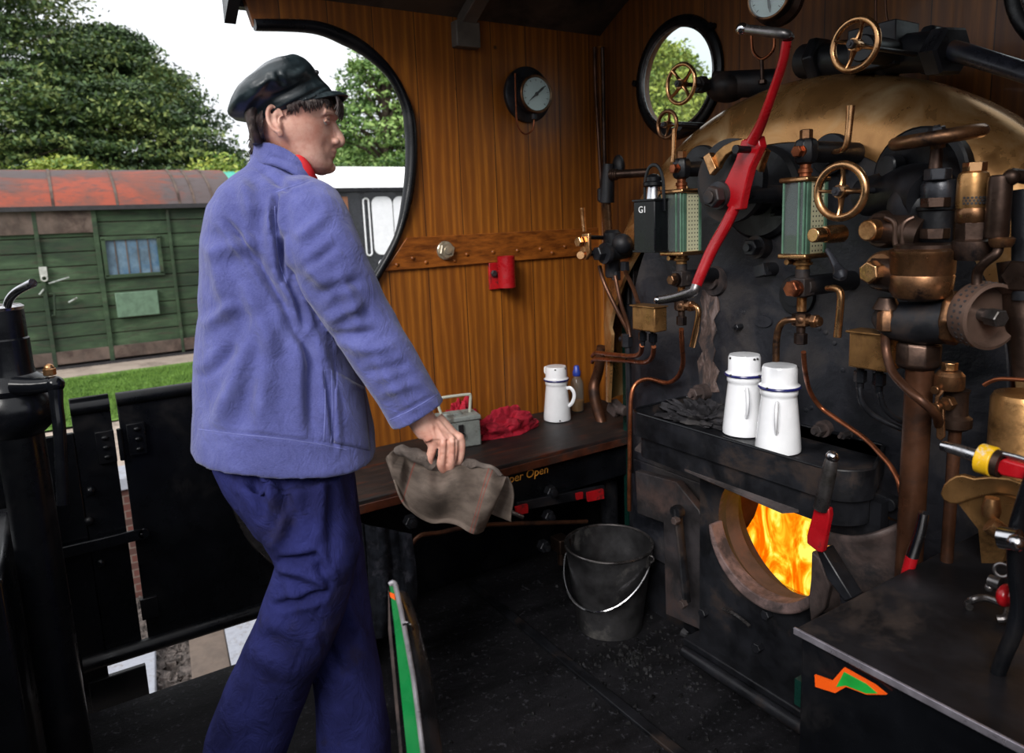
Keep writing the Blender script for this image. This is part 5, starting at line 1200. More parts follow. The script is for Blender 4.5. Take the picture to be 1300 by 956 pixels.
b = MB(); P_ = [Vector((-1.93, .78, .36)), X(528, 684, -1.93), X(560, 676, -1.93), X(600, 668, -1.93), X(650, 665, -1.93), X(722, 663, -1.93), X(745, 662, -1.93)]; b.tube(P_, .0075, 10, 6); obj('copper_pipe', b, M['copperdk'], label='copper pipe running low under the seat behind the grey rag', cat='pipe')
b = MB(); q = X(712, 690, -1.95); b.box(q, (.06, .05, .05)); b.cyl(q-ZU*.08, q, .014, n=12); obj('brown_junction', b, M['bronzedk'], label='brown block on the pipes left of the bucket', cat='pipe fitting', bev=.004)

# ---------------------------------------------------------------- things on the seat
# grey tin with white handle
tn = thing('metal_tool_tin', Z(600, 566, .6), 'small grey metal tin with a carrying handle on the seat behind her hand', 'tin')
q = Z(612, 565, .6); q2 = Z(580, 570, .6)
e = (q-q2); e.z = 0; e.normalize(); nrm = Vector((e.y, -e.x, 0)); R = Matrix((e, -nrm, ZU)).transposed()
w, dp, h = .155, .10, .10
c = q-e*w/2-nrm*dp/2; c.z = .6+h/2
b = MB(); b.box(c, (w, dp, h), R, .97); sub('tin_body', b, M['greyp'], tn, bev=.005)
b = MB(); b.box(c+ZU*(h/2+.008), (w+.006, dp+.006, .018), R, .96); b.box(c+ZU*(h/2+.02)-e*.02, (w*.5, dp*.4, .012), R); sub('tin_lid', b, M['greyp'], tn, bev=.004)
f_ = c+nrm*(dp/2+.003)
b = MB(); b.box(f_+ZU*.02, (.018, .006, .035), R); sub('latch', b, M['chip'], tn)
b = MB(); b.torus(f_+ZU*-.004+nrm*.004, nrm, .013, .002, 20, 6); b.cyl(f_-ZU*.0+nrm*.004, f_-ZU*.035+nrm*.004, .002, n=6); sub('hasp_wire', b, M['steeldk'], tn)
tp = c+ZU*(h/2+.012)
b = MB(); b.tube([tp-e*.052, tp-e*.064+ZU*.04, tp-e*.060+ZU*.066, tp-e*.045+ZU*.072, tp+e*.045+ZU*.072, tp+e*.058+ZU*.066, tp+e*.056+ZU*.04, tp+e*.052], .0055, 10, 4); sub('carry_handle', b, mat('pale_handle', srgb(196, 196, 180), .5, 0, .1), tn)
p = Z(655, 553, .6)
cloth_lump('red_cloth', (p.x-.06, p.y+.0, .6), .065, .14, .085, M['pinkrag'], 'crumpled red cloth on the seat between the grey tin and the white can', 'cloth', 5, .12, .24, 2.6, nu=120, nv=60, ridge=.9)
p = Z(566, 560, .6)
cloth_lump('red_cloth', (p.x-.12, p.y+.12, .6), .05, .07, .115, M['pinkrag'], 'small red cloth peeping out behind the grey tin lid', 'cloth', 9, .1, .4, 3)
# drink bottle
p = Z(737, 523, .6); p.x += -.02; bt = thing('drink_bottle', (p.x, p.y, .6), 'clear drink bottle with a blue sports cap in the seat corner', 'bottle'); o = Vector((p.x, p.y, .601))
b = MB(); b.lathe([(.001, 0), (.024, 0), (.028, .006)]+[(.028-.0018*(k % 2), .012+.008*k) for k in range(14)]+[(.026, .125), (.018, .142), (.012, .15), (.012, .158)], o, ZU, 32, cap=False); sub('bottle_body', b, M['bottle'], bt)
b = MB(); b.lathe([(.001, .003), (.024, .003), (.025, .008), (.025, .048), (.001, .05)], o, ZU, 32); sub('orange_drink', b, M['juice'], bt)
b = MB(); b.lathe([(.015, .152), (.017, .155), (.017, .17), (.013, .178), (.011, .192), (.008, .196), (.001, .197)], o, ZU, 24); sub('blue_cap', b, mat('blue_plastic', srgb(40, 62, 150), .35), bt)

# ---------------------------------------------------------------- fittings on the side wall
rh = thing('flag_holder', X(643, 366, XW), 'short red tube holder bracketed to the wooden wall', 'holder')
pc = X(643, 345, XW+.045); r_ = px2m(11.2, pc); zt_, zb_ = X(643, 325, XW+.045).z, X(643, 365, XW+.045).z
b = MB(); b.lathe([(r_*.86, zb_-pc.z), (r_, zb_-pc.z), (r_, zt_-pc.z), (r_*.86, zt_-pc.z), (r_*.86, zb_-pc.z+.01)], pc, ZU, 32); sub('holder_tube', b, M['red'], rh)
b = MB(); A, B_ = X(620, 334, XW+.006), X(640, 366, XW+.006); b.box((XW+.006, (A.y+B_.y)/2, (A.z+B_.z)/2), (.012, abs(B_.y-A.y), abs(A.z-B_.z))); sub('bracket_plate', b, M['redsig'], rh, bev=.002)
b = MB(); b.hexn(X(627, 347, XW+.016), XU, .013, .014); sub('bracket_bolt', b, M['chip'], rh)
b = MB(); q = X(566.5, 318, XW+.022); rr = px2m(11, q); b.lathe([(rr*1.08, -.01), (rr*1.08, -.004), (rr, -.002)], q, XU, 28); b.hexn(q+XU*.004, XU, rr, .02, .3); b.lathe([(rr*.5, .014), (rr*.45, .018), (.001, .019)], q, XU, 20)
obj('steel_bolt', b, mat('bright_bolt', srgb(190, 180, 160), .35, .7, .15, 20), label='large bright hexagon bolt in the strap board near the round opening', cat='bolt')

# ---------------------------------------------------------------- bucket
bk = thing('coal_bucket', (-1.80, 1.495, 0), 'dented sooty metal bucket standing on the cab floor before the fire', 'bucket'); o = Vector((-1.80, 1.495, .002))
b = MB(); b.lathe([(.001, .012), (.108, .012), (.108, 0), (.112, 0), (.113, .02), (.126, .12), (.1265, .125), (.128, .13), (.149, .30), (.1465, .30), (.110, .02), (.001, .018)], o, ZU, 56)
b.v = [(v[0]+.003*noise.noise(Vector(v)*9), v[1]+.003*noise.noise(Vector(v)*9+Vector((3, 3, 3))), v[2]) for v in b.v]
sub('bucket_body', b, M['galv'], bk, smooth=50)
b = MB(); b.torus(o+ZU*.30, ZU, .149, .0045, 56, 10); sub('rolled_rim', b, M['steeldk'], bk)
E1, E2 = Vector((.147*math.cos(math.radians(25)), .147*math.sin(math.radians(25)), .272)), Vector((.147*math.cos(math.radians(205)), .147*math.sin(math.radians(205)), .272))
for e_ in (E1, E2):
    b = MB(); b.box(o+e_, (.012, .035, .045), Matrix.Rotation(math.radians(25), 3, 'Z')); b.torus(o+e_*1.04+ZU*-.006, (.4, -.9, 0), .011, .0032, 16, 8); sub('bail_ear', b, M['steeldk'], bk)
b = MB(); pts = []
for k in range(25):
    a = PI*k/24; m_ = (E1*1.05)*math.cos(a); m_.z = 0
    dn = Vector((math.sin(math.radians(25))*.165, -math.cos(math.radians(25))*.165, 0))*math.sin(a)
    pts.append(o+m_+dn+ZU*(.266-.135*math.sin(a)))
b.tube(pts, .0042, 8); sub('bail_handle', b, M['steel'], bk, 'wire handle hanging down')
b = MB()
for k in range(420):
    a_, rr = r.uniform(0, 6.28), abs(r.normal(0, .22)); x, y = -1.6+math.cos(a_)*rr*1.1, 1.42+math.sin(a_)*rr
    if y > 1.68 or (x+1.80)**2+(y-1.495)**2 < .0145 or x > -.85: continue
    s_ = r.uniform(.003, .011); b.box((x, y, s_*.5), (s_, s_*r.uniform(.6, 1.2), s_*.8), Matrix.Rotation(r.uniform(0, 3), 3, 'Z'), .6)
obj('spilt_coal', b, M['coal'], smooth=0, label='spilt coal dust and crumbs on the floor by the bucket', cat='coal', kind='stuff')
b = MB()
for k in range(12):
    q = Z(870+k*9+r.uniform(-4, 4), 805+k*6+r.uniform(-6, 6), .02); b.box(q, (r.uniform(.02, .04),)*3, Matrix.Rotation(r.uniform(0, 3), 3, Vector((1, 1, 1))), .7)
obj('coal_lumps', b, M['coal'], smooth=0, label='small lumps of coal along the foot of the fire hole plate', cat='coal', kind='stuff')

# dark cloth hanging from the seat end
b = MB(); 
def drape(u, v):
    p = D(457+66*u+6*math.sin(v*3), 664+14*u+v*(150-25*u), 2.15+.014*math.sin(u*11+v*1.5)-.02*v+.005*math.sin(u*27))
    return p
b.grid(drape, 48, 24); o_ = obj('hanging_cloth', b, mat('dark_blue_black_cloth', (.007, .008, .011), .95, 0, .5, 30, (.03, .03, .038), .4, .6, spec=.08), label='dark blue black cloth hanging below the seat end beside her trousers', cat='cloth', smooth=60)
sm = o_.modifiers.new('th', 'SOLIDIFY'); sm.thickness = .006

# ---------------------------------------------------------------- cab gate and tender side
GX = -2.45
def gy(px, py): return X(px, py, GX)
gt_ = thing('cab_door', (GX, .35, .08), 'black steel half door with a rounded top rail behind her', 'door')
tz = gy(150, 502).z
b = MB(); b.box((GX, .36, (tz+.1)/2), (.012, .49, tz-.1)); sub('door_plate', b, M['black'], gt_, bev=.003)
b = MB(); b.tube([(GX, .115, tz-.012), (GX, .605, tz-.012)], .021, 14); sub('top_rail', b, M['black'], gt_)
A = gy(105, 841); b = MB(); b.tube([(GX+.02, A.y, A.z), (GX+.02, .6, A.z)], .024, 14); sub('bottom_rail', b, M['black'], gt_)
b = MB(); c_ = gy(171, 556); b.box((GX+.012, c_.y+.005, c_.z), (.016, .05, .10)); 
for dz in (-.032, 0, .032): b.ball((GX+.022, c_.y+.008, c_.z+dz), (.006, .011, .007), 12, 8)
b.box((GX+.012, .50, .28), (.016, .06, .16)); b.box((GX+.012, .13, .235), (.012, .05, .07)); sub('hinge_strap', b, M['black'], gt_, bev=.002)
fp = thing('side_post_plate', (GX, 0, .08), 'narrow black steel panel left of the cab door gap', 'panel')
A0, A1 = gy(88, 515), gy(138, 507)
b = MB(); b.box((GX, (A0.y+A1.y)/2, (A0.z)/2+.05), (.012, A1.y-A0.y, A0.z-.06)); sub('plate', b, M['black'], fp, bev=.003)
b = MB(); b.tube([(GX, A0.y, A0.z-.012), (GX, A1.y, A0.z-.012)], .021, 14); sub('top_rail', b, M['black'], fp)
b = MB(); c_ = gy(140, 565); b.box((GX+.012, c_.y-.012, c_.z), (.016, .05, .10)); b.cyl((GX+.016, A1.y+.016, c_.z-.05), (GX+.016, A1.y+.016, c_.z+.05), .008, n=10)
for dz in (-.03, 0, .03): b.ball((GX+.022, c_.y-.012, c_.z+dz), (.006, .011, .007), 12, 8)
sub('hinge', b, M['black'], fp, bev=.002)
b = MB(); L0, L1 = X(60, 690, GX+.03), X(187, 676, GX+.03); b.box((GX+.03, (L0.y+L1.y)/2-.01, L1.z), (.012, L1.y-L0.y, .035)); b.lathe([(.0175, -.006), (.0175, .006)], (GX+.03, L1.y-.01, L1.z), XU, 20); b.ball(X(180, 678, GX+.03), .008); sub('latch_bar', b, M['black'], fp, bev=.003)
for a in ((113, 660), (128, 713), (115, 622), (45, 770)):
    b = MB(); b.ball(gy(*a)+XU*.012, (.012, .014, .014), 12, 8); sub('rivet', b, M['black'], fp)
tz2 = gy(95, 549).z
b = MB(); b.box((GX, (A0.y-1.3)/2, tz2/2-.15), (.02, A0.y+1.3, tz2+.3)); b.box((GX+.01, A0.y/2+.02, -.1), (.02, .16, .3)); obj('tender_side_sheet', b, M['black'], label='plain black tender side sheet at the lower left', cat='panel', bev=.003)
# hand brake column
hbp = D(0, 390, 1.6); s_ = 1.6/FPX
hb = thing('hand_brake_column', (hbp.x, hbp.y, 0), 'thick black hand brake column with a bent steel handle at the left edge', 'brake column')
def cz_(y): return D(0, y, 1.6).z-hbp.z
b = MB(); b.lathe([(22*s_, cz_(392)), (25*s_, cz_(394)), (25*s_, cz_(430)), (26.5*s_, cz_(432)), (26.5*s_, cz_(470)), (28*s_, cz_(478)), (40*s_, cz_(487)), (43*s_, cz_(495)), (40*s_, cz_(503)), (47*s_, cz_(515)), (48*s_, cz_(532)), (40*s_, cz_(548)), (27*s_, cz_(560)), (27*s_, -hbp.z+.001)], hbp, ZU, 40); sub('column', b, M['black'], hb)
b = MB(); b.lathe([(25*s_, cz_(394)), (26*s_, cz_(390)), (22*s_, cz_(387)), (.001, cz_(387))], hbp, ZU, 40); sub('steel_cap', b, M['steel'], hb)
b = MB(); b.tube([D(8, 392, 1.58), D(12, 380, 1.57), D(20, 371, 1.56), D(32, 364, 1.55), D(42, 359, 1.54)], [.0085, .009, .009, .009, .0095], 12, 5); sub('bent_handle', b, M['steel'], hb)
b = MB(); b.tube([D(18, 490, 1.58), D(45, 490, 1.58), D(70, 487, 1.58)], [.02, .018, .016], 14, 3); b.tube([D(70, 484, 1.58), D(72, 515, 1.58), D(76, 552, 1.58), D(80, 640, 1.6)], [.016, .013, .013, .013], 12, 3); b.ball(D(70, 488, 1.58), .019, 16, 10); sub('side_bracket', b, M['black'], hb)
b = MB(); q = D(63, 472, 1.58); b.hexn(q, ZU, .0125, .016); b.ball(q+ZU*.008, .0105, 14, 8); sub('brass_nut', b, M['brass'], hb)
# floor standing black plates near camera left
b = MB(); b.box(Vector((-2.05, -.42, .35)), (.5, .5, .7)); obj('tender_front_plate', b, M['black'], label='black tender front box filling the bottom left corner', cat='panel', bev=.01)
# grab rail behind her legs
b = MB(); b.tube([X(291, 585, -2.36), X(294, 610, -2.36), X(303, 645, -2.36), X(320, 680, -2.36), X(345, 706, -2.36), X(380, 730, -2.36)], .019, 14, 6); obj('curved_grab_rail', b, M['steeldk'], label='curved dark grab rail passing behind her legs', cat='handrail')
# green and white edged steel plate near the camera
pl = thing('tender_door_plate', D(520, 900, 1.0), 'upright steel plate with a green side and a pale worn edge beside her legs', 'plate')
def dd(p, z=1.0): return D(p[0], p[1], z)
b = MB(); L = [dd((494, 742)), dd((500, 790)), dd((508, 866)), dd((520, 990), .98)]; Rr_ = [dd((501, 742)), dd((515, 790)), dd((526, 866)), dd((541, 990), .98)]
off = Vector((.0, .03, 0))
b.prism(L+Rr_[::-1], ray(600, 600)*.003); sub('green_face', b, M['greenp'], pl, 'green painted face')
b = MB(); b.prism([dd((494.5, 752), .998), dd((500.5, 754), .998), dd((502, 762), .998), dd((495.5, 758), .998)], ray(500, 750)*-.001); sub('orange_line', b, M['orangep'], pl)
b = MB(); b.prism([dd((493, 744), .997), dd((496, 790), .997), dd((503, 866), .997), dd((514, 990), .977), dd((510, 990), .977), dd((499.5, 866), .997), dd((493, 800), .997)], ray(500, 750)*-.002) ; sub('brown_edge', b, M['rust'], pl)
b = MB(); b.tube([dd((495, 742), .996), dd((500, 740), .996), dd((504, 752), .996), dd((512, 790), .996), dd((521, 840), .996), dd((526, 870), .996), dd((541, 990), .976)], [.0035]*7, 10, 4); sub('worn_edge', b, mat('worn_pale_edge', srgb(170, 166, 172), .4, .5, .2, 30), pl, 'pale worn metal edge')
b = MB()
def shp(u, v):
    a = [(503, 748), (512, 790), (521, 840), (527, 880), (542, 990)]; c2 = [(517, 752), (533, 790), (544, 840), (552, 880), (566, 990)]
    k = v*4; i = min(3, int(k)); f = k-i
    A = Vector(a[i]).lerp(Vector(a[i+1]), f); B2 = Vector(c2[i]).lerp(Vector(c2[i+1]), f); p = A.lerp(B2, u)
    return D(p.x, p.y, 1.0+.05*u-.012*math.sin(u*PI))
b.grid(shp, 10, 40); o_ = sub('black_face', b, mat('shiny_black_plate', (.03, .03, .034), .3, .3, .5, 14, (.09, .07, .07), .35), pl); sm = o_.modifiers.new('th', 'SOLIDIFY'); sm.thickness = .003
q_ = D(530, 980, .985); b = MB(); b.box((q_.x, q_.y, q_.z/2), (.05, .012, q_.z+.02), Matrix.Rotation(.55, 3, 'Z')); sub('lower_plate', b, M['black'], pl)
b = MB(); b.tube([D(512, 793, .99), D(518, 791, .985), D(523, 796, .985), D(525, 800, .985)], .0018, 8, 4); sub('wire_clip', b, M['steel'], pl)

# ---------------------------------------------------------------- driver's side locker, bottom right
bx = thing('driver_side_locker', (-.38, 1.32, 0), 'black lined locker with a worn top at the lower right corner', 'locker')
A, Bc, Cc = Z(1018, 797, .7), Z(1160, 866, .7), Z(1240, 675, .7)
b = MB(); x0 = A.x; b.box(((x0+.0)/2-.03, (A.y+1.63)/2, .345), (-x0-.06, 1.63-A.y, .69)); sub('locker_body', b, M['black'], bx, bev=.004)
b = MB(); b.box(((x0+.0)/2-.03, (A.y+1.63)/2-.003, .694), (-x0-.06+.012, 1.63-A.y+.012, .012)); sub('worn_top', b, mat('worn_black_top', (.008, .0075, .009), .6, 0, .5, 7, (.034, .024, .02), .4, .4, spec=.22), bx, 'worn black top plate', bev=.003)
b = MB(); b.box(((x0+.0)/2-.03, A.y-.010, .695), (-x0-.06+.016, .005, .012)); sub('bright_edge', b, mat('bright_worn_edge', srgb(165, 160, 170), .35, .7, .2, 30), bx, 'bright worn front edge', bev=.001)
yy = A.y-.0095
def bf(p): return Y(p[0], p[1], yy)
b = MB(); b.prism([bf(p) for p in ((1035, 872), (1034, 857), (1056, 865), (1071, 848), (1110, 870), (1125, 882), (1100, 882), (1074, 872), (1060, 880))], (0, .004, 0)); sub('orange_lining', b, M['orangep'], bx)
b = MB(); b.prism([bf(p) for p in ((1062, 872), (1072, 853), (1100, 868), (1114, 880), (1100, 880), (1074, 870))], (0, -.0015, 0)); sub('green_panel', b, mat('bright_green_panel', srgb(30, 160, 60), .3), bx)
b = MB(); q = Vector((A.x-.02, A.y+.1, .58)); b.box((A.x-.010, A.y+.06, .565), (.016, .1, .05)); sub('green_side', b, M['cabgreen'], bx)
# brass reversing quadrant and levers
rq = thing('reversing_quadrant', Y(1240, 680, 1.30), 'brass sector plate with a rounded nose at the right', 'quadrant')
yq = 1.22
b = MB(); b.prism([Y(*p, yq) for p in ((1193, 627), (1197, 616), (1204, 609), (1213, 604), (1222, 603), (1229, 605), (1236, 607), (1256, 605), (1280, 607), (1310, 618), (1310, 640), (1285, 630), (1266, 627), (1247, 630), (1230, 635), (1216, 640), (1206, 640), (1197, 635))], (0, .012, 0)); sub('sector_rim', b, M['brassdull'], rq, bev=.003)
b = MB(); b.prism([Y(*p, yq+.012) for p in ((1217, 640), (1232, 634), (1264, 626), (1300, 636), (1292, 660), (1272, 715), (1246, 715), (1242, 672))], (0, .008, 0)); sub('sector_plate', b, M['brassdull'], rq)
b = MB(); A1_ = Y(1256, 665, yq-.04); b.cyl(A1_, Y(1276, 680, yq-.03), .014, n=20); b.lathe([(.012, 0), (.014, .01), (.01, .03)], Y(1258, 655, yq-.02), ZU, 16); sub('pivot_boss', b, M['brass'], rq)
rl = thing('reversing_lever', Y(1286, 780, 1.15), 'glossy black S curved lever standing on the locker at the right edge', 'lever')
ql = 1.14
sub('lever_arm', tub([(1310, 600), (1298, 640), (1290, 680), (1291, 730), (1294, 765), (1288, 800), (1274, 835), (1258, 880), (1250, 900)], ql, [8, 10, 12, 13, 12, 12, 11, 10, 10], 16, 5, .8), M['black'], rl)
b = MB(); b.cyl(Y(1270, 682, ql-.03), Y(1294, 686, ql-.03), .016, n=18); b.ball(Y(1290, 689, ql-.045), .012, 14, 8); sub('lever_pivot', b, M['steel'], rl)
b = MB(); q = Y(1277, 756, ql+.03); b.ball(q, (.012, .02, .018), 16, 10); b.cyl(q, q+Vector((.08, 0, .005)), .014, n=14); obj('red_plug', b, M['red'], label='small red plug behind the black S curved lever', cat='plug')
b = MB(); b.torus(Y(1272, 724, ql+.05), (.3, -1, .3), .010, .003, 20, 8); b.cyl(Y(1256, 737, ql+.04), Y(1270, 742, ql+.04), .010, n=12); b.ball(Y(1256, 746, ql+.04), .007, 10, 8); obj('steel_catch', b, M['steeldk'], label='small steel catch and ring on the locker top behind the red plug', cat='catch')
b = MB(); b.tube([Z(1231, 771, .706), D(1230, 768, Z(1231, 771, .706).dot(FW)-O.dot(FW)), D(1236, 761, (Z(1236, 775, .7)-O).dot(FW)), D(1250, 760, (Z(1250, 775, .7)-O).dot(FW)), D(1266, 764, (Z(1266, 780, .7)-O).dot(FW)), D(1279, 770, (Z(1279, 785, .7)-O).dot(FW)), Z(1278, 785, .712), Z(1268, 788, .708)][0:1]+[D(1229, 766, (Z(1231, 771, .7)-O).dot(FW)), D(1236, 761, (Z(1236, 775, .7)-O).dot(FW)), D(1250, 759, (Z(1250, 775, .7)-O).dot(FW)), D(1266, 764, (Z(1266, 780, .7)-O).dot(FW)), D(1279, 770, (Z(1279, 785, .7)-O).dot(FW)), Z(1277, 784, .712), Z(1266, 786, .708)], .0065, 10, 5); obj('steel_hasp', b, M['steeldk'], label='curved steel hasp lying on the worn locker top', cat='hasp')
# silver lever with red band
sv2 = thing('small_steel_lever', Y(1157, 725, 1.52), 'thin steel lever with a red band rising behind the locker', 'lever')
sub('steel_grip', tub([(1173, 651), (1168, 675), (1158, 706)], 1.36, [6.5, 7, 7.5], 16, 4), M['steel'], sv2)
sub('red_band', tub([(1158, 706), (1155, 716), (1150, 735)], 1.36, [7.5, 7.5, 7], 16, 3), M['red'], sv2)
# yellow banded lever
yl = thing('banded_lever', Y(1250, 585, 1.28), 'steel lever with a worn yellow collar and a red arm reaching in from the right', 'lever')
yb2 = 1.16
sub('steel_grip', tub([(1196, 566), (1215, 571), (1240, 579)], yb2, [6.5, 7.5, 8.5], 18, 3), M['steel'], yl)
b = MB(); A, B_ = Y(1243, 581, yb2), Y(1263, 587, yb2); r0 = yr(A, 19); b.cyl(A, B_, r0, r0*1.02, n=28); sub('yellow_collar', b, M['yellow'], yl, 'worn yellow collar', bev=.002)
b = MB(); b.cyl(Y(1262, 587, yb2), Y(1272, 590, yb2), r0*.9, n=24); sub('collar_end', b, M['bronzedk'], yl)
b = MB(); b.prism([Y(*p, yb2-.01) for p in ((1264, 590), (1272, 583), (1310, 594), (1310, 612), (1270, 604), (1263, 597))], (0, .02, 0)); sub('red_arm', b, M['red'], yl, bev=.003)
sub('side_rod', tub([(1268, 575), (1290, 580), (1315, 588)], yb2, 3.5, 12, 3), M['steel'], yl)
# fire door lever
fdl = thing('fire_door_lever', Y(1078, 760, 1.40), 'fire door lever with a steel grip over a flat red neck', 'lever')
yfl = 1.30
sub('steel_grip', tub([(1057, 580), (1055, 588), (1050, 612), (1044, 638), (1042, 646)], yfl, [6, 8.5, 9, 9.5, 9.5], 18, 5), M['steeldk'], fdl)
b = MB(); b.ball(Y(1057, 580, yfl), yr(Y(1057, 580, yfl), 8.3), 16, 10); sub('grip_tip', b, M['steel'], fdl)
b = MB(); b.prism([Y(*p, yfl) for p in ((1034, 640), (1052, 646), (1053, 655), (1044, 702), (1038, 701), (1024, 690), (1024, 680), (1032, 650))], (0, .016, 0)); sub('red_neck', b, M['red'], fdl, bev=.003)
b = MB(); b.prism([Y(*p, yfl+.01) for p in ((1036, 698), (1044, 698), (1062, 728), (1082, 760), (1072, 764), (1050, 735))], (0, .04, 0)); sub('black_shank', b, M['blackiron'], fdl, bev=.003)
q_ = Y(1076, 757, yfl+.03); b = MB(); b.tube([q_, (q_.x+.01, q_.y+.04, .35), (q_.x+.01, q_.y+.04, 0)], .016, 12); sub('pivot_post', b, M['blackiron'], fdl)
# ================================================================ PERSON
DP = 1.45
per = thing('person', (-1.48, .38, 0), 'person in blue work jacket, navy trousers and black flat cap, holding a grey rag', 'person')
def pv_(px, py, d=DP): return D(px, py, d)
def evald(o):
    dg = bpy.context.evaluated_depsgraph_get(); dg.update(); return bpy.data.meshes.new_from_object(o.evaluated_get(dg))
def remesh(mb, voxel, smooth=2):
    me = mesh_from(mb, 'tmp', 0); o = bpy.data.objects.new('tmp', me); C.objects.link(o)
    m_ = o.modifiers.new('r', 'REMESH'); m_.mode = 'VOXEL'; m_.voxel_size = voxel
    if smooth: s = o.modifiers.new('s', 'SMOOTH'); s.iterations = smooth; s.factor = .6
    e = evald(o); bpy.data.objects.remove(o); return e
def verts(me):
    a = np.empty(len(me.vertices)*3, 'f'); me.vertices.foreach_get('co', a); return a.reshape(-1, 3).astype(float)
def setv(me, a): me.vertices.foreach_set('co', a.astype('f').ravel()); me.update()
def norms(me):
    a = np.empty(len(me.vertices)*3, 'f'); me.vertex_normals.foreach_get('vector', a); return a.reshape(-1, 3).astype(float)
FWn, RTn, UPn, On = map(lambda v: np.array(v), (FW, RT, UP, O))
def pix(a):
    d = a-On; z = d @ FWn; return 650+FPX*(d @ RTn)/z, 433-FPX*(d @ UPn)/z
def folds(me, lst, npx=1.0, fine=0):
    """raise or sink cloth along fold lines; only the side facing the viewer gets them"""
    a = verts(me); n = norms(me); x, y = pix(a); face = np.clip(-(n @ FWn)*2.2, 0, 1)
    h = np.zeros(len(a))
    for (x0, y0), (x1, y1), amp, w in lst:
        dx, dy = x1-x0, y1-y0; L = math.hypot(dx, dy); t = ((x-x0)*dx+(y-y0)*dy)/L/L; s = ((x-x0)*dy-(y-y0)*dx)/L
        s = s+w*.5*np.sin(t*3.3+x0)
        g = np.exp(-(s/w)**2)-.45*np.exp(-((s-1.8*w)/(w*1.2))**2)-.45*np.exp(-((s+1.8*w)/(w*1.2))**2); e = np.clip(1-np.abs(t*2-1)**3, 0, 1)*(t > 0)*(t < 1)
        h += amp*g*e
    a += n*(h*face)[:, None]
    if fine:
        nz = np.array([noise.noise(Vector(p)*9)+.6*noise.noise(Vector(p)*22+Vector((5, 5, 5))) for p in a]); a += n*(nz*fine)[:, None]
    setv(me, a); return me
def addpart(name, me, mt, par, smooth=180, label=None):
    me.materials.clear(); me.materials.append(mt); me.shade_smooth()
    org = par.matrix_world.translation.copy(); a = verts(me)-np.array(org); setv(me, a)
    o = bpy.data.objects.new(name, me); C.objects.link(o); o.parent = par; o.matrix_world = Matrix.Translation(org); o.location = (0, 0, 0)
    if label: o['label'] = label
    return o
def rings(spec, dpt, tilt=0, n=40, ex=2.3):
    """spec rows: y_left, x_left, y_right, x_right, half depth (m), depth shift"""
    out = []; sh_ = .955
    for yl, xl, yr_, xr_, hb_, ds in spec:
        A, B_ = D(xl, yl, dpt+ds), D(xr_, yr_, dpt+ds); c_ = (A+B_)/2; hx = (B_-A)/2*sh_; r_ = []
        for k in range(n):
            a = 2*PI*k/n; cx_, sx_ = math.cos(a), math.sin(a)
            px_ = math.copysign(abs(cx_)**(2/ex), cx_); py_ = math.copysign(abs(sx_)**(2/ex), sx_)
            r_.append(c_+hx*px_+FH*hb_*py_)
        out.append(r_)
    return out
# ---- jacket
J = MB()
J.ring_sweep(rings([(188, 324, 200, 388, .060, .0), (200, 322, 212, 392, .066, .0), (212, 316, 222, 398, .085, .01), (224, 300, 232, 405, .115, .02), (240, 284, 248, 418, .145, .02), (262, 271, 264, 428, .160, .02), (300, 263, 300, 432, .165, .02), (350, 259, 350, 438, .16, .02), (400, 257, 402, 446, .155, .02), (450, 252, 455, 456, .155, .02), (500, 249, 510, 468, .155, .02), (530, 247.5, 548, 477, .157, .02), (556, 247, 578, 481, .16, .02), (562, 247, 583, 480, .158, .02)], DP))
sh, el_, wr = pv_(393, 272, DP-.09), pv_(452, 396, DP-.09), pv_(531, 527, DP-.06)
J.tube([pv_(372, 256, DP-.0), sh, pv_(412, 318, DP-.11), pv_(432, 360, DP-.11), el_, pv_(486, 452, DP-.08), pv_(512, 494, DP-.07), wr], [.052, .068, .070, .067, .064, .060, .057, .056], 24, 4)
fs, fe, fw_ = pv_(360, 262, DP+.15), pv_(420, 400, DP+.17), pv_(420, 500, DP+.19)
J.tube([fs, pv_(395, 330, DP+.16), fe, pv_(425, 450, DP+.18), fw_], [.06, .062, .055, .048, .045], 20, 4)
jm = remesh(J, .0045, 3)
F = []
for q in [((285, 275), (322, 335), -.010, 5), ((262, 330), (330, 300), .006, 10), ((320, 322), (375, 400), -.013, 6), ((338, 262), (352, 340), .010, 9), ((352, 245), (350, 300), -.014, 4), ((350, 300), (362, 360), -.014, 4), ((362, 355), (392, 420), -.012, 5),
          ((388, 415), (402, 560), -.010, 8), ((318, 400), (280, 545), .012, 12), ((352, 390), (330, 550), .009, 14), ((262, 420), (300, 380), .006, 8), ((300, 360), (360, 450), .008, 12), ((350, 380), (410, 470), -.008, 7), ((252, 480), (300, 440), -.006, 7),
          ((300, 225), (330, 290), .006, 9), ((330, 215), (372, 250), -.004, 5), ((270, 300), (300, 420), .006, 10), ((410, 455), (424, 575), -.004, 2.5), ((418, 455), (432, 578), .003, 3), ((345, 245), (398, 226), -.003, 2.5),
          # sleeve
          ((372, 300), (420, 275), .008, 8), ((378, 340), (432, 312), -.007, 6), ((385, 325), (425, 380), .009, 9), ((400, 380), (462, 350), -.008, 7), ((430, 345), (455, 420), .009, 8), ((410, 405), (470, 385), .009, 8), ((420, 430), (480, 415), -.009, 6), ((440, 440), (505, 440), .008, 8), ((460, 470), (520, 465), -.007, 6), ((470, 455), (530, 520), .008, 9), ((480, 500), (540, 488), .006, 6), ((493, 534), (556, 500), -.0035, 2.5),
          ((250, 545), (470, 566), -.0025, 2.5)]: F.append(q)
F = [(a_, b_, c_*(1.5 if i_ < 20 else 1.0), d_) for i_, (a_, b_, c_, d_) in enumerate(F)]
jm = folds(jm, F, fine=.003)
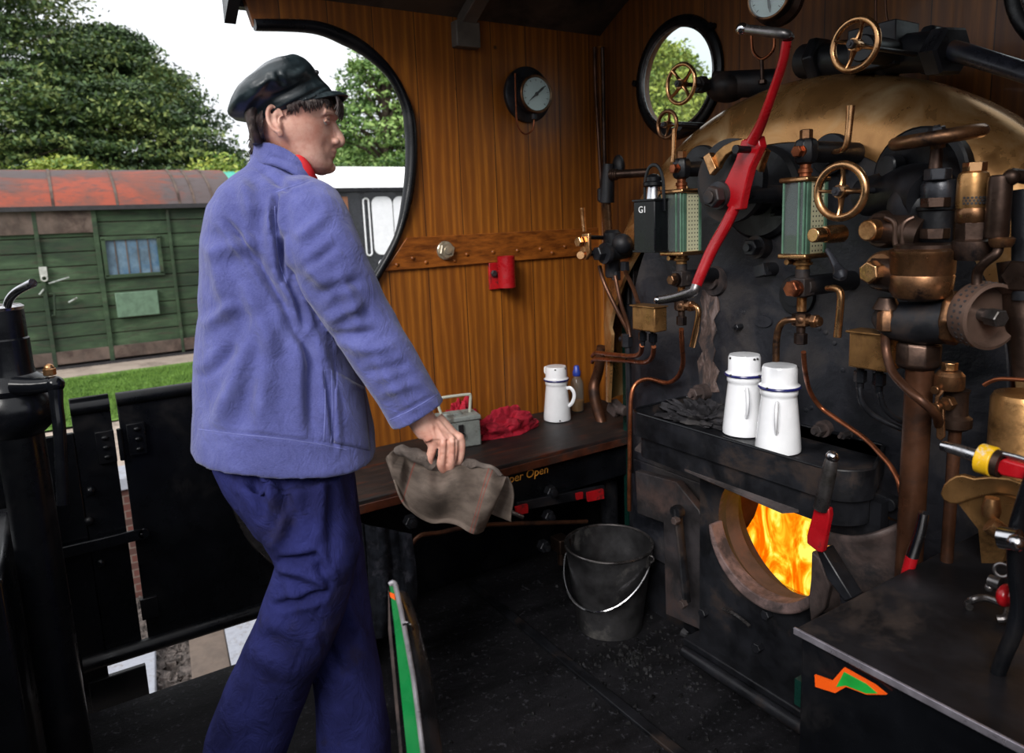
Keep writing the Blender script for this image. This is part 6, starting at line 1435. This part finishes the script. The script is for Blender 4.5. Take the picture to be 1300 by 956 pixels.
# open the cuff and hem: push interior faces inwards
a = verts(jm); x, y = pix(a)
setv(jm, a)
jk = addpart('jacket', jm, M['jacket'], per)
# stitching and the pocket patch, laid on the cloth surface
from mathutils.bvhtree import BVHTree
_vj = [Vector(p) for p in verts(jm)+np.array(per.matrix_world.translation)]
bvh = BVHTree.FromPolygons(_vj, [tuple(p.vertices) for p in jm.polygons])
def onj(px, py, off=.001):
    d_ = ray(px, py).normalized(); h_, n__, i__, t__ = bvh.ray_cast(O, d_)
    return (h_-d_*off) if h_ else None
thr = mat('pale_thread', srgb(118, 124, 184), .9)
def seam(pts, nm='stitching', r_=.0007):
    P_, _ = spline([Vector((a, b_, 0)) for a, b_ in pts], [0]*len(pts), 14); P_ = [onj(p.x, p.y, .0006) for p in P_]; P_ = [p for p in P_ if p]
    if len(P_) > 3: b = MB(); b.tube(P_, r_, 5); sub(nm, b, thr, jk)
seam([(252, 545), (300, 551), (350, 556), (400, 563), (440, 571)]); seam([(412, 470), (413, 510), (412, 540), (411, 560)]); seam([(421, 470), (422, 510), (421, 540), (420, 562)])
seam([(495, 533), (515, 524), (535, 513), (556, 500)]); seam([(349, 262), (350, 290), (354, 330), (364, 360)]); seam([(350, 244), (372, 236), (392, 229)])
PG = []
for i in range(17):
    rw = []
    for j in range(17):
        u_, v_ = i/16, j/16
        p = Vector((427, 472)).lerp(Vector((462, 492)), u_).lerp(Vector((424, 562)).lerp(Vector((470, 572)), u_), v_)
        q_ = onj(p.x, p.y, .002); rw.append(q_)
    PG.append(rw)
if all(q_ for rw in PG for q_ in rw):
    b = MB(); b.grid(lambda u, v: PG[round(u*16)][round(v*16)], 16, 16); po_ = sub('pocket', b, M['jacket'], jk, smooth=60); sm = po_.modifiers.new('t', 'SOLIDIFY'); sm.thickness = .003; sm.offset = 0
# collar
Cl = MB(); cc = pv_(357, 196, DP+.0); rg_ = []
for k in range(41):
    an = math.radians(60+ (330-60+15)*k/40)
    pass
colp = [(325, 189, .0), (333, 186, -.05), (350, 189, -.070), (368, 198, -.068), (382, 210, -.055), (393, 224, -.035), (397, 232, -.01)]
colb = [(325, 189, .0), (334, 186, .05), (352, 188, .075), (372, 196, .07), (388, 208, .055)]
def collar_strip(pts):
    b = MB(); P = [pv_(px, py, DP+d_) for px, py, d_ in pts]; P, _ = spline(P, [0]*len(P), 6)
    rr_ = []
    ctr = pv_(360, 205, DP)
    for p in P:
        o_ = Vector((p.x-ctr.x, p.y-ctr.y, 0)).normalized()
        rr_.append([p+ZU*.006+o_*.000, p+ZU*.010+o_*.004, p+ZU*.006+o_*.010, p-ZU*.032+o_*.018, p-ZU*.036+o_*.012, p-ZU*.03-o_*.002])
    b.ring_sweep(rr_); return b
q = collar_strip(colp); q.sub(collar_strip(colb)); cm = remesh(q, .003, 2); cm = folds(cm, [((330, 195), (390, 215), -.002, 3)], fine=.001); addpart('collar', cm, M['jacket'], jk)
# pocket on the front skirt: raised patch over the cloth
pk = MB()
poly = [(427, 467), (452, 480), (470, 500), (477, 560), (456, 571), (424, 560)]
def pocket(u, v):
    A = Vector((427, 466)).lerp(Vector((466, 492)), u); B2 = Vector((423, 562)).lerp(Vector((472, 572)), u); p = A.lerp(B2, v)
    return D(p.x, p.y, DP-.138+.10*u*u+.0)
# ---- trousers
T = MB()
T.ring_sweep(rings([(530, 262, 545, 462, .13, .03), (560, 266, 575, 452, .135, .03), (585, 274, 590, 450, .135, .03), (610, 287, 612, 452, .13, .03), (640, 308, 640, 454, .12, .03), (665, 326, 665, 455, .115, .02)], DP))
T.ring_sweep(rings([(600, 290, 600, 440, .10, -.03), (640, 308, 640, 445, .095, -.03), (668, 328, 666, 452, .09, -.03), (692, 344, 690, 458, .085, -.03), (708, 351, 706, 458, .085, -.03), (722, 347, 722, 452, .085, -.03), (745, 339, 745, 448, .085, -.02), (780, 326, 780, 440, .085, -.01), (820, 308, 820, 422, .085, .0), (866, 285, 866, 400, .085, .02), (930, 262, 930, 376, .08, .04), (1010, 248, 1010, 345, .08, .05), (1070, 240, 1070, 330, .08, .06)], DP))
T.ring_sweep(rings([(600, 340, 600, 450, .09, .12), (680, 370, 680, 460, .085, .13), (730, 384, 730, 464, .085, .13), (780, 392, 780, 470, .085, .13), (830, 396, 830, 478, .083, .13), (866, 398, 866, 486, .083, .13), (930, 402, 930, 496, .08, .13), (1000, 404, 1000, 500, .08, .13), (1040, 405, 1040, 502, .08, .13)], DP))
tm = remesh(T, .0055, 3)
tm = folds(tm, [((300, 575), (345, 650), -.014, 7), ((330, 590), (350, 660), .012, 8), ((365, 600), (372, 690), -.010, 8), ((345, 605), (400, 580), -.008, 6), ((400, 590), (410, 690), .008, 9), ((420, 600), (425, 720), -.006, 7),
                ((352, 712), (405, 705), -.016, 5), ((350, 725), (420, 735), .012, 8), ((345, 772), (420, 750), -.012, 5), ((365, 735), (385, 770), .006, 7), ((395, 700), (425, 748), -.012, 5), ((330, 790), (400, 820), .006, 12), ((350, 700), (365, 640), .008, 7),
                ((415, 640), (423, 740), -.003, 2), ((422, 740), (392, 800), -.003, 2), ((392, 800), (365, 866), -.003, 2), ((440, 760), (470, 820), .007, 8), ((410, 800), (430, 860), -.007, 7), ((300, 830), (380, 850), .005, 12)], fine=.0025)
addpart('trousers', tm, M['trousers'], per)
# ---- head frame
AL = math.radians(8); fa = (RH*math.cos(AL)+FH*math.sin(AL)).normalized(); sa = (FH*math.cos(AL)-RH*math.sin(AL)).normalized(); HD = DP-.02
oc = D(372, 162, HD+.0); kpx = HD/FPX
def hp(fx, z, side): return oc+fa*fx+ZU*z+sa*side
def f_px(px): return (px-372)*kpx/math.cos(AL)
def z_px(py, px=372): return D(px, py, HD).z-oc.z
# slices: y, back px, front px, half width, front squareness
sl_ = [(97, 368, 388, .025), (103, 356, 398, .045), (110, 344, 408, .060), (116, 336, 414, .067), (124, 327, 422, .073), (134, 320, 427, .076), (143, 318, 427, .077), (150, 320, 423, .0765), (155, 321, 421, .076), (162, 323, 420.5, .076), (170, 326, 420.5, .074), (178, 331, 420.5, .070), (184, 337, 420.5, .066), (190, 344, 420, .063), (196, 352, 419, .060), (202, 360, 418, .056), (208, 369, 418.5, .049), (214, 380, 416.5, .040), (219, 392, 411, .026), (221.5, 398, 406, .014)]
H = MB(); rg_ = []
for yy_, bk_, fr_, w_ in sl_[::-1]:
    fb, ff = f_px(bk_), f_px(fr_); cx_ = fb+(ff-fb)*.46; r_ = []
    for k in range(48):
        a = 2*PI*k/48; ca, sa_ = math.cos(a), math.sin(a)
        e_ = 2.35 if ca > 0 else 2.1
        fx = math.copysign(abs(ca)**(2/e_), ca); sx = math.copysign(abs(sa_)**(2/2.2), sa_)
        L = (ff-cx_) if ca > 0 else (cx_-fb); zz = z_px(yy_, bk_+(fr_-bk_)*(.5+.5*fx))
        r_.append(hp(cx_+L*fx, zz, w_*sx*(1-.18*max(0, fx)**3)))
    rg_.append(r_)
H.ring_sweep(rg_)
# nose
H.tube([hp(f_px(420), z_px(152, 420), 0), hp(f_px(424.5), z_px(164, 425), 0), hp(f_px(428.5), z_px(174, 430), 0), hp(f_px(428), z_px(179.5, 430), 0), hp(f_px(420), z_px(182, 422), 0)], [.006, .0075, .0095, .0105, .008], 14, 3)
for s in (-1, 1): H.ball(hp(f_px(423.5), z_px(179.5, 424), s*.0125), (.010, .008, .0075), 14, 10)
# brow, lips, chin, cheeks
H.tube([hp(f_px(412), z_px(147), -.05), hp(f_px(421.5), z_px(146.5, 420), -.025), hp(f_px(423.5), z_px(147.5, 420), 0), hp(f_px(421.5), z_px(146.5, 420), .025), hp(f_px(412), z_px(147), .05)], .0085, 12, 4)
H.tube([hp(f_px(414.5), z_px(193), -.022), hp(f_px(419.5), z_px(191.3, 420), -.010), hp(f_px(420.3), z_px(191, 420), 0), hp(f_px(419.5), z_px(191.3, 420), .010), hp(f_px(414.5), z_px(193), .022)], [.002, .0045, .005, .0045, .002], 10, 4)
H.tube([hp(f_px(414.5), z_px(194), -.020), hp(f_px(418), z_px(197, 420), -.010), hp(f_px(419), z_px(197.3, 420), 0), hp(f_px(418), z_px(197, 420), .010), hp(f_px(414.5), z_px(194), .020)], [.002, .0045, .005, .0045, .002], 10, 4)
H.ball(hp(f_px(409), z_px(211, 415), 0), (.014, .02, .014), 16, 10)
for s in (-1, 1):
    # ear: plate, helix, lobe
    ec = hp(f_px(361), z_px(161, 362), s*.079)
    H.ball(ec, (.011, .009, .022), 14, 10)
    hx = []
    for k in range(15):
        an = math.radians(15+k*(255/14)); hx.append(ec+fa*(math.cos(an+.3)*.0145*(-1 if False else 1))+ZU*(math.sin(an)*.026*(1 if math.sin(an) > 0 else .8))+sa*s*(.008 if an > PI/2 else .004))
    H.tube(hx, [.0035+.0012*math.sin(k/14*PI) for k in range(15)], 8, 3)
    H.ball(ec+fa*.004-ZU*.023+sa*s*.003, (.0065, .006, .008), 12, 8)
# neck
H.tube([D(362, 185, HD+.01), D(360, 205, HD+.015), D(356, 232, HD+.02)], [.052, .054, .062], 24, 3)
# chest inside the jacket keeps the body one surface down to the hands
H.tube([D(356, 232, HD+.02), D(352, 300, DP+.02), D(352, 420, DP+.02), D(352, 520, DP+.02)], [.062, .09, .09, .085], 20, 3)
H.tube([D(352, 290, DP), sh, el_, wr, D(545, 548, DP-.055)], [.05, .045, .038, .026, .024], 18, 4)
H.tube([D(352, 290, DP), fs, fe, fw_, D(416, 520, DP+.19)], [.05, .045, .036, .026, .024], 16, 4)
H.tube([D(352, 520, DP+.02), D(378, 640, DP-.02), D(395, 745, DP-.02), D(330, 900, DP+.02), D(285, 1075, DP+.06)], [.085, .06, .05, .045, .04], 16, 4)
H.tube([D(352, 520, DP+.02), D(410, 640, DP+.12), D(430, 745, DP+.13), D(450, 900, DP+.13), D(453, 1045, DP+.13)], [.085, .06, .05, .045, .04], 16, 4)
# ---- right hand: wrist, palm, four fingers curling down, thumb behind
HDp = DP-.055
def hd(px, py, d=0): return D(px, py, HDp+d)
H.tube([hd(531, 520), hd(543, 540), hd(551, 556)], [.027, .026, .024], 18, 3, flat=.8)
H.tube([hd(541, 541, .004), hd(553, 562, .004)], [.021, .017], 14); H.tube([hd(549, 537, .006), hd(568, 562, .002)], [.021, .016], 14); H.tube([hd(552, 533, .012), hd(577, 558, .012)], [.019, .015], 14)
H.tube([hd(548, 548, -.004), hd(566, 560, -.004)], [.018, .0165], 14)
fing = [((551, 561), (548, 573), (545, 585), (551, 592), .0, .0088, .0075), ((563, 563), (562, 579), (560, 590), (564, 597), -.008, .0095, .0082), ((574, 561), (574, 578), (572, 589), (573, 596), -.004, .0095, .0082), ((583, 556), (585, 571), (583, 583), (580, 590), .010, .009, .0078)]
for a0, a1, a2, a3, dz, ra, rb in fing:
    H.tube([hd(*((Vector(a0)*.6+Vector((553, 546))*.4)), dz+.004), hd(*a0, dz-.002), hd(*a1, dz), hd(*a2, dz+.006), hd(*a3, dz+.022), hd(a3[0]+2, a3[1]-5, dz+.036)], [ra*1.15, ra*1.18, ra, rb*1.08, rb, rb*.8], 14, 3)
    H.ball(hd(*a0, dz-.004), ra*1.2, 12, 8)
H.tube([hd(553, 546, .02), hd(566, 566, .03), hd(574, 582, .034), hd(576, 596, .03), hd(571, 601, .018)], [.015, .0135, .011, .010, .0085], 14, 3)
# left hand (far side)
lb = D(416, 520, DP+.19)
H.ball(lb-ZU*.04, (.02, .035, .045), 16, 10)
for k in range(4): H.tube([lb+Vector((0, (k-1.5)*.017, -.07)), lb+Vector((.01, (k-1.5)*.018, -.105)), lb+Vector((.02, (k-1.5)*.017, -.13+abs(k-1.4)*.006))], [.009, .0082, .007], 10, 3)
H.tube([lb+Vector((.0, .03, -.03)), lb+Vector((.015, .045, -.06)), lb+Vector((.02, .045, -.085))], [.011, .0095, .008], 10, 3)
hm = remesh(H, .0024, 2)
# carve eye sockets, nasolabial fold, philtrum, ear bowl, tendons
a = verts(hm); n_ = norms(hm)
def carve(c_, r_, amt):
    d = np.linalg.norm(a-np.array(c_), axis=1); return -amt*np.exp(-(d/r_)**2)
h = np.zeros(len(a))
for s in (-1, 1):
    h += carve(hp(f_px(420), z_px(154, 418), s*.026), .013, .007)
    h += carve(hp(f_px(363), z_px(159, 362), s*.088), .009, .009)
    h += carve(hp(f_px(413), z_px(187, 413), s*.036), .010, .0025)
    h += carve(hp(f_px(412), z_px(202, 412), s*.026), .009, .002)
h += carve(hp(f_px(420), z_px(203.5, 418), 0), .009, .003)
h += carve(hp(f_px(418), z_px(194, 418), 0), .004, .0015)
a += n_*h[:, None]
x, y = pix(a); face = np.clip(-(n_ @ FWn)*2, 0, 1); hand = (x > 520) & (x < 600) & (y > 515) & (y < 605)
for (x0, y0), (x1, y1), am, w in [((548, 540), (553, 558), .0016, 1.6), ((553, 538), (565, 559), .0016, 1.6), ((556, 534), (576, 556), .0016, 1.6), ((557, 558), (556, 585), -.0035, 1.5), ((568.5, 558), (567, 590), -.0035, 1.5), ((579, 556), (579, 585), -.0035, 1.5), ((546, 573), (551, 573), -.001, 1), ((558, 577), (566, 577), -.0012, 1), ((570, 576), (578, 576), -.0012, 1)]:
    dx, dy = x1-x0, y1-y0; L = math.hypot(dx, dy); t = ((x-x0)*dx+(y-y0)*dy)/L/L; s = ((x-x0)*dy-(y-y0)*dx)/L
    a += n_*(am*np.exp(-(s/w)**2)*(t > 0)*(t < 1)*face*hand)[:, None]
setv(hm, a); body = addpart('body', hm, M['skin'], per)
# eyes and brows
for s in (-1, 1):
    b = MB(); ce = hp(f_px(411.3), z_px(154.5, 416), s*.029); b.ball(ce, .0112, 20, 14); e_ = sub('eye', b, mat('eye_white', (.7, .66, .62), .2), per)
    b = MB(); b.ball(ce+fa*.0062, .0058, 14, 10); sub('iris', b, mat('brown_iris', (.05, .03, .02), .1), e_)
    for up_, dz in ((1, .0065), (-1, -.0062)):
        b = MB(); P = []
        for k in range(9):
            t_ = k/8*2-1; P.append(ce+fa*(.0105*math.sqrt(max(.05, 1-t_*t_*.75)))+sa*t_*.0135+ZU*(dz*(1-t_*t_*.7)*.8))
        b.tube(P, .0036, 8, 2); sub('eyelid', b, M['skin'], per)
    b = MB(); b.tube([hp(f_px(423), z_px(145, 422), s*.012), hp(f_px(422.5), z_px(143.5, 422), s*.028), hp(f_px(417), z_px(144.5, 416), s*.046)], [.002, .0025, .001], 6, 4); sub('eyebrow', b, M['hair'], per)
# ---- hair: shell plus strands
Hr = MB(); rg_ = []
hs = [(118, 330, 416, .072), (125, 322, 426, .078), (131, 316, 428, .081), (138, 315, 396, .081), (144, 316, 352, .080), (152, 318, 345, .079), (160, 320, 343, .077), (168, 321.5, 342, .074), (176, 322, 342, .069), (186, 324, 341, .06)]
for yy_, bk_, fr_, w_ in hs[::-1]:
    fb, ff = f_px(bk_), f_px(fr_); cx_ = (fb+ff)/2; r_ = []
    cfull = f_px(372)
    for k in range(40):
        a_ = 2*PI*k/40; ca, sa_ = math.cos(a_), math.sin(a_)
        r_.append(hp(cx_+(ff-fb)/2*ca, z_px(yy_, bk_+(fr_-bk_)*(.5+.5*ca)), w_*math.copysign(abs(sa_)**.8, sa_)))
    rg_.append(r_)
Hr.ring_sweep(rg_)
rs3 = np.random.RandomState(8)
def strand(P, r0=.0016): Hr.tube(P, [r0, r0, r0*.4] if len(P) == 3 else [r0]*(len(P)-1)+[r0*.3], 5, 3)
def surf(px, py, s, off=.002):
    """point on the side of the head near a pixel"""
    yl = np.array([q[0] for q in sl_], float); w_ = np.interp(py, yl, [q[3] for q in sl_]); bk_ = np.interp(py, yl, [q[1] for q in sl_]); fr_ = np.interp(py, yl, [q[2] for q in sl_])
    u_ = (px-(bk_+(fr_-bk_)*.46)); L = (fr_-(bk_+(fr_-bk_)*.46)) if u_ > 0 else ((bk_+(fr_-bk_)*.46)-bk_)
    q = min(1, abs(u_/L)); w2 = w_*(1-q**2.3)**(1/2.2) if q < 1 else 0
    return hp(f_px(px), z_px(py, px), s*(w2+off))
for s in (-1, 1):
    for k in range(150):       # fringe and temple locks, swept forward
        x0 = rs3.uniform(372, 424); y0 = 141-(x0-364)*.30+rs3.uniform(-3, 2); L = rs3.uniform(6, 17)
        bend = rs3.uniform(-3, 6)
        strand([surf(x0, y0, s, .006), surf(x0+bend*.6+2, y0+L*.5, s, .007), surf(x0+bend+rs3.uniform(-2, 3), y0+L, s, .002)])
    for k in range(260):       # nape and behind the ear
        x0 = rs3.uniform(322, 343); y0 = 166-(x0-326)*.70+rs3.uniform(-6, 14); L = rs3.uniform(14, 26)
        strand([surf(x0+3, y0, s, .010), surf(x0-1+rs3.uniform(-2, 2), y0+L*.5, s, .012), surf(x0-3+rs3.uniform(-4, 4), min(197, y0+L), s, .006+rs3.uniform(0, .006))], .0014)
    for k in range(0): strand([surf(364+rs3.uniform(-2, 3), 176, s, .0005), surf(366+rs3.uniform(-1, 4), 184, s, .004), surf(370+rs3.uniform(-2, 4), 200+rs3.uniform(0, 8), s, .002)], .0006)
for k in range(70):            # fringe over the forehead
    s = rs3.uniform(-.045, .045); y0 = rs3.uniform(121, 126); L = rs3.uniform(14, 27)
    strand([hp(f_px(429), z_px(y0, 429), s), hp(f_px(434+rs3.uniform(-1, 2)-abs(s)*60), z_px(y0+L*.55, 432), s*1.05), hp(f_px(431+rs3.uniform(-2, 3)-abs(s)*100), z_px(y0+L, 430), s*1.1)], .002)
sub('hair', Hr, M['hair'], per, smooth=60)
# ---- cap
cp = MB(); rg_ = []
bl, br_ = Vector((326, 166)), Vector((424, 121))      # band lower edge, back to front
def capring(pl_, pr_, w_, n=56, sh=0):
    A, B_ = Vector(pl_), Vector(pr_); r_ = []
    for k in range(n):
        a_ = 2*PI*k/n; t_ = .5+.5*math.cos(a_); p = A.lerp(B_, t_)
        c0 = D(p.x, p.y, HD); f_ = f_px(p.x); r_.append(hp(f_, z_px(p.y, p.x), w_*math.copysign(abs(math.sin(a_))**.85, math.sin(a_))+sh))
    return r_
R_ = [capring((327, 167), (423, 124), .080), capring((325, 165), (426, 121), .087), capring((320, 158), (419, 110), .089), capring((317, 156), (415, 106.5), .094), capring((301, 153), (410, 99), .118), capring((299, 149), (408, 95), .124), capring((302, 140), (404, 88), .122), capring((312, 122), (397, 80), .108), capring((328, 106), (389, 76.5), .085), capring((345, 93), (381, 78), .05), capring((358, 87), (373, 80.5), .02)]
cp.ring_sweep(R_); cpm = remesh(cp, .003, 3)
cpm = folds(cpm, [((352, 90), (360, 108), -.006, 3), ((345, 96), (310, 140), .005, 5), ((365, 95), (390, 90), .004, 4), ((340, 125), (400, 100), -.004, 4), ((320, 120), (345, 100), -.003, 4), ((322, 157), (418, 108), -.004, 2.2), ((328, 160), (420, 112), .002, 2), ((300, 152), (316, 152), -.002, 3)], fine=.0016)
a = verts(cpm); nz = np.array([noise.noise(Vector(p)*38) for p in a]); a += norms(cpm)*(nz*.0016)[:, None]; setv(cpm, a)
capo = addpart('flat_cap', cpm, M['cap'], per)
b = MB(); pts = []
def visor(u, v):
    a_ = (u-.5)*PI*.92; w_ = .084
    p0 = Vector((424-(1-math.cos(a_))*42, 121+(1-math.cos(a_))*20)); ext_ = 19*math.cos(a_)**.7 if abs(a_) < PI/2 else 0
    p = p0+Vector((ext_*v, -2+1.5*v+ext_*v*.02-3*math.sin(v*PI)*math.cos(a_)))
    return hp(f_px(p.x), z_px(p.y, p.x), w_*math.sin(a_)*(1-.10*v))
b.grid(visor, 40, 12); vo_ = sub('peak', b, M['cap'], capo, smooth=60); sm = vo_.modifiers.new('t', 'SOLIDIFY'); sm.thickness = .004
b = MB(); b.ball(hp(f_px(408), z_px(97, 408), -.03), .005, 12, 8); sub('button', b, M['chip'], capo)
# ---- neckerchief
sc_ = MB()
P = [pv_(374, 205, DP-.066), pv_(383, 211, DP-.062), pv_(392, 221, DP-.048), pv_(397, 230, DP-.02), pv_(398, 232, DP+.02)]
P, _ = spline(P, [0]*5, 5); rr_ = []
for i, p in enumerate(P):
    hgt = .008+.012*math.sin(i/len(P)*PI*.8+.4); rr_.append([p+ZU*hgt+fa*.004, p+ZU*hgt*.3+fa*.010+FH*-.004, p-ZU*.02+fa*.006, p-ZU*.02-fa*.01, p+ZU*hgt*.6-fa*.006])
sc_.ring_sweep(rr_); sc_.ball(pv_(396.5, 229, DP-.02), (.009, .012, .014), 12, 8); sub('neckerchief', sc_, M['scarf'], per, 'red neckerchief', smooth=60)
# ---- boots, below the picture
for px_, py_, d_ in ((285, 1070, DP+.06), (453, 1040, DP+.13)):
    q_ = D(px_, py_, d_); b = MB(); b.tube([(q_.x, q_.y, q_.z+.02), (q_.x, q_.y, .07)], .05, 14); q0 = Vector((q_.x, q_.y, .045)); b.ball(q0+fa*.07, (.13, .055, .045), 20, 10, Matrix((fa, sa, ZU)).transposed()); sub('boot', b, M['black'], per)

# ================================================================ RAG IN HER HAND
top = [(501, 571), (515, 577), (532, 586), (548, 592), (562, 597), (580, 592), (598, 590), (618, 594), (630, 600), (643, 606)]
bot = [(497, 592), (503, 618), (513, 640), (528, 654), (548, 664), (566, 664), (580, 667), (594, 675), (604, 678), (613, 674)]
def il(L, u):
    k = u*(len(L)-1); i = min(len(L)-2, int(k)); f = k-i
    p0, p1, p2, p3 = [Vector(L[max(0, min(len(L)-1, i+j))]) for j in (-1, 0, 1, 2)]
    return .5*((2*p1)+(p2-p0)*f+(2*p0-5*p1+4*p2-p3)*f*f+(3*p1-p0-3*p2+p3)*f**3)
Rd = DP-.03
def ragf(u, v):
    A, B2 = il(top, u), il(bot, u); p = A.lerp(B2, v)
    side = math.exp(-((u-.45)/.25)**2)
    p = p+Vector((8*math.sin(v*PI)*(-1 if u < .1 else 0), 0))
    dep = Rd-.05*math.sin(PI*min(1, v*1.1))*(.4+.6*math.sin(u*PI))+.018*math.sin(u*9+v*4)*(.3+.7*v)+.045*math.exp(-((u-.20)/.08)**2)*math.sin(v*PI)**.7+.010*math.sin(u*21-v*5)*(1-v)
    dep += .03*max(0, u-.85)/.15*v
    return D(p.x, p.y, dep)
nu, nv = 90, 60
rt_ = thing('grey_rag', D(565, 600, Rd), 'rough grey brown cloth with faint red stripes gripped in her hand', 'rag')
b = MB(); b.grid(ragf, nu, nv)
org = rt_.matrix_world.translation
me = bpy.data.meshes.new('cloth_sheet'); me.from_pydata([tuple(Vector(v)-org) for v in b.v], [], b.f); me.shade_smooth()
uv = me.uv_layers.new(name='uv'); 
for l in me.loops:
    i, j = divmod(l.vertex_index, nv+1); uv.data[l.index].uv = (i/nu, j/nv)
me.materials.append(M['rag']); o = bpy.data.objects.new('cloth_sheet', me); C.objects.link(o); o.parent = rt_
s = o.modifiers.new('t', 'SOLIDIFY'); s.thickness = .004; s.offset = 0
# dark back flap and bunched top
def flap(u, v):
    A = Vector((628, 600)).lerp(Vector((645, 606)), u); B2 = Vector((620, 650)).lerp(Vector((652, 663)), u); p = A.lerp(B2, v)
    return D(p.x+3*math.sin(v*5), p.y, Rd+.02+.03*u*v+.012*math.sin(u*8+v*3))
for fn, nm in ((flap, 'back_flap'),):
    b = MB(); b.grid(fn, 16, 24); me = bpy.data.meshes.new(nm); me.from_pydata([tuple(Vector(v)-org) for v in b.v], [], b.f); me.shade_smooth(); uv = me.uv_layers.new(name='uv')
    for l in me.loops:
        i, j = divmod(l.vertex_index, 25); uv.data[l.index].uv = (i/16*.15, j/24)
    me.materials.append(M['rag']); o = bpy.data.objects.new(nm, me); C.objects.link(o); o.parent = rt_; s = o.modifiers.new('t', 'SOLIDIFY'); s.thickness = .004
b = MB(); b.tube([D(503, 573, Rd-.02), D(512, 573, Rd-.025), D(526, 577, Rd-.025), D(542, 583, Rd-.015), D(556, 591, Rd), D(575, 594, Rd+.01), D(592, 588, Rd+.0), D(606, 590, Rd), D(622, 594, Rd), D(638, 604, Rd)], [.009, .012, .013, .015, .013, .012, .010, .006, .006, .003], 14, 4)
b.v = [tuple(Vector(v)+Vector((noise.noise(Vector(v)*60), noise.noise(Vector(v)*60+Vector((9, 0, 0))), noise.noise(Vector(v)*60+Vector((0, 9, 0)))))*.005) for v in b.v]
sub('bunched_fold', b, mat('grey_brown_fold', srgb(92, 82, 76), .95, 0, .3, 40, srgb(60, 52, 48), .4, .7), rt_)

# ================================================================ LIGHT
b = MB(); b.box((-1.2, -1.25, .85), (2.7, .06, 1.9)); obj('wall_rear_light_block', b, M['black'], kind='structure')  # unseen tender bulkhead behind the camera, added to block light and darken the cab
b = MB(); b.box((.22, .0, .6), (.04, 2.6, 1.3)); obj('wall_tender_light_block', b, M['black'], kind='structure')  # unseen tender side, added to keep low sky light out
w = bpy.data.worlds.new('overcast'); S.world = w; w.use_nodes = True; t = w.node_tree; bg = t.nodes['Background']
c0 = N(t, 'ShaderNodeTexCoord'); sep = N(t, 'ShaderNodeSeparateXYZ'); t.links.new(c0.outputs['Generated'], sep.inputs[0])
t.links.new(rmp(t, sep.outputs[2], [(0, (.62, .64, .68)), (.25, (.92, .95, 1.0)), (1, (1.0, 1.0, 1.02))]), bg.inputs[0]); bg.inputs[1].default_value = 1.1
sd = bpy.data.lights.new('hazy_sun', 'SUN'); sd.energy = 2.4; sd.angle = math.radians(25); sd.color = (1, .97, .93)
so = bpy.data.objects.new('hazy_sun', sd); C.objects.link(so); so.rotation_euler = Vector((-.50, .72, -.55)).to_track_quat('-Z', 'Y').to_euler()
S.view_settings.exposure = 0.45
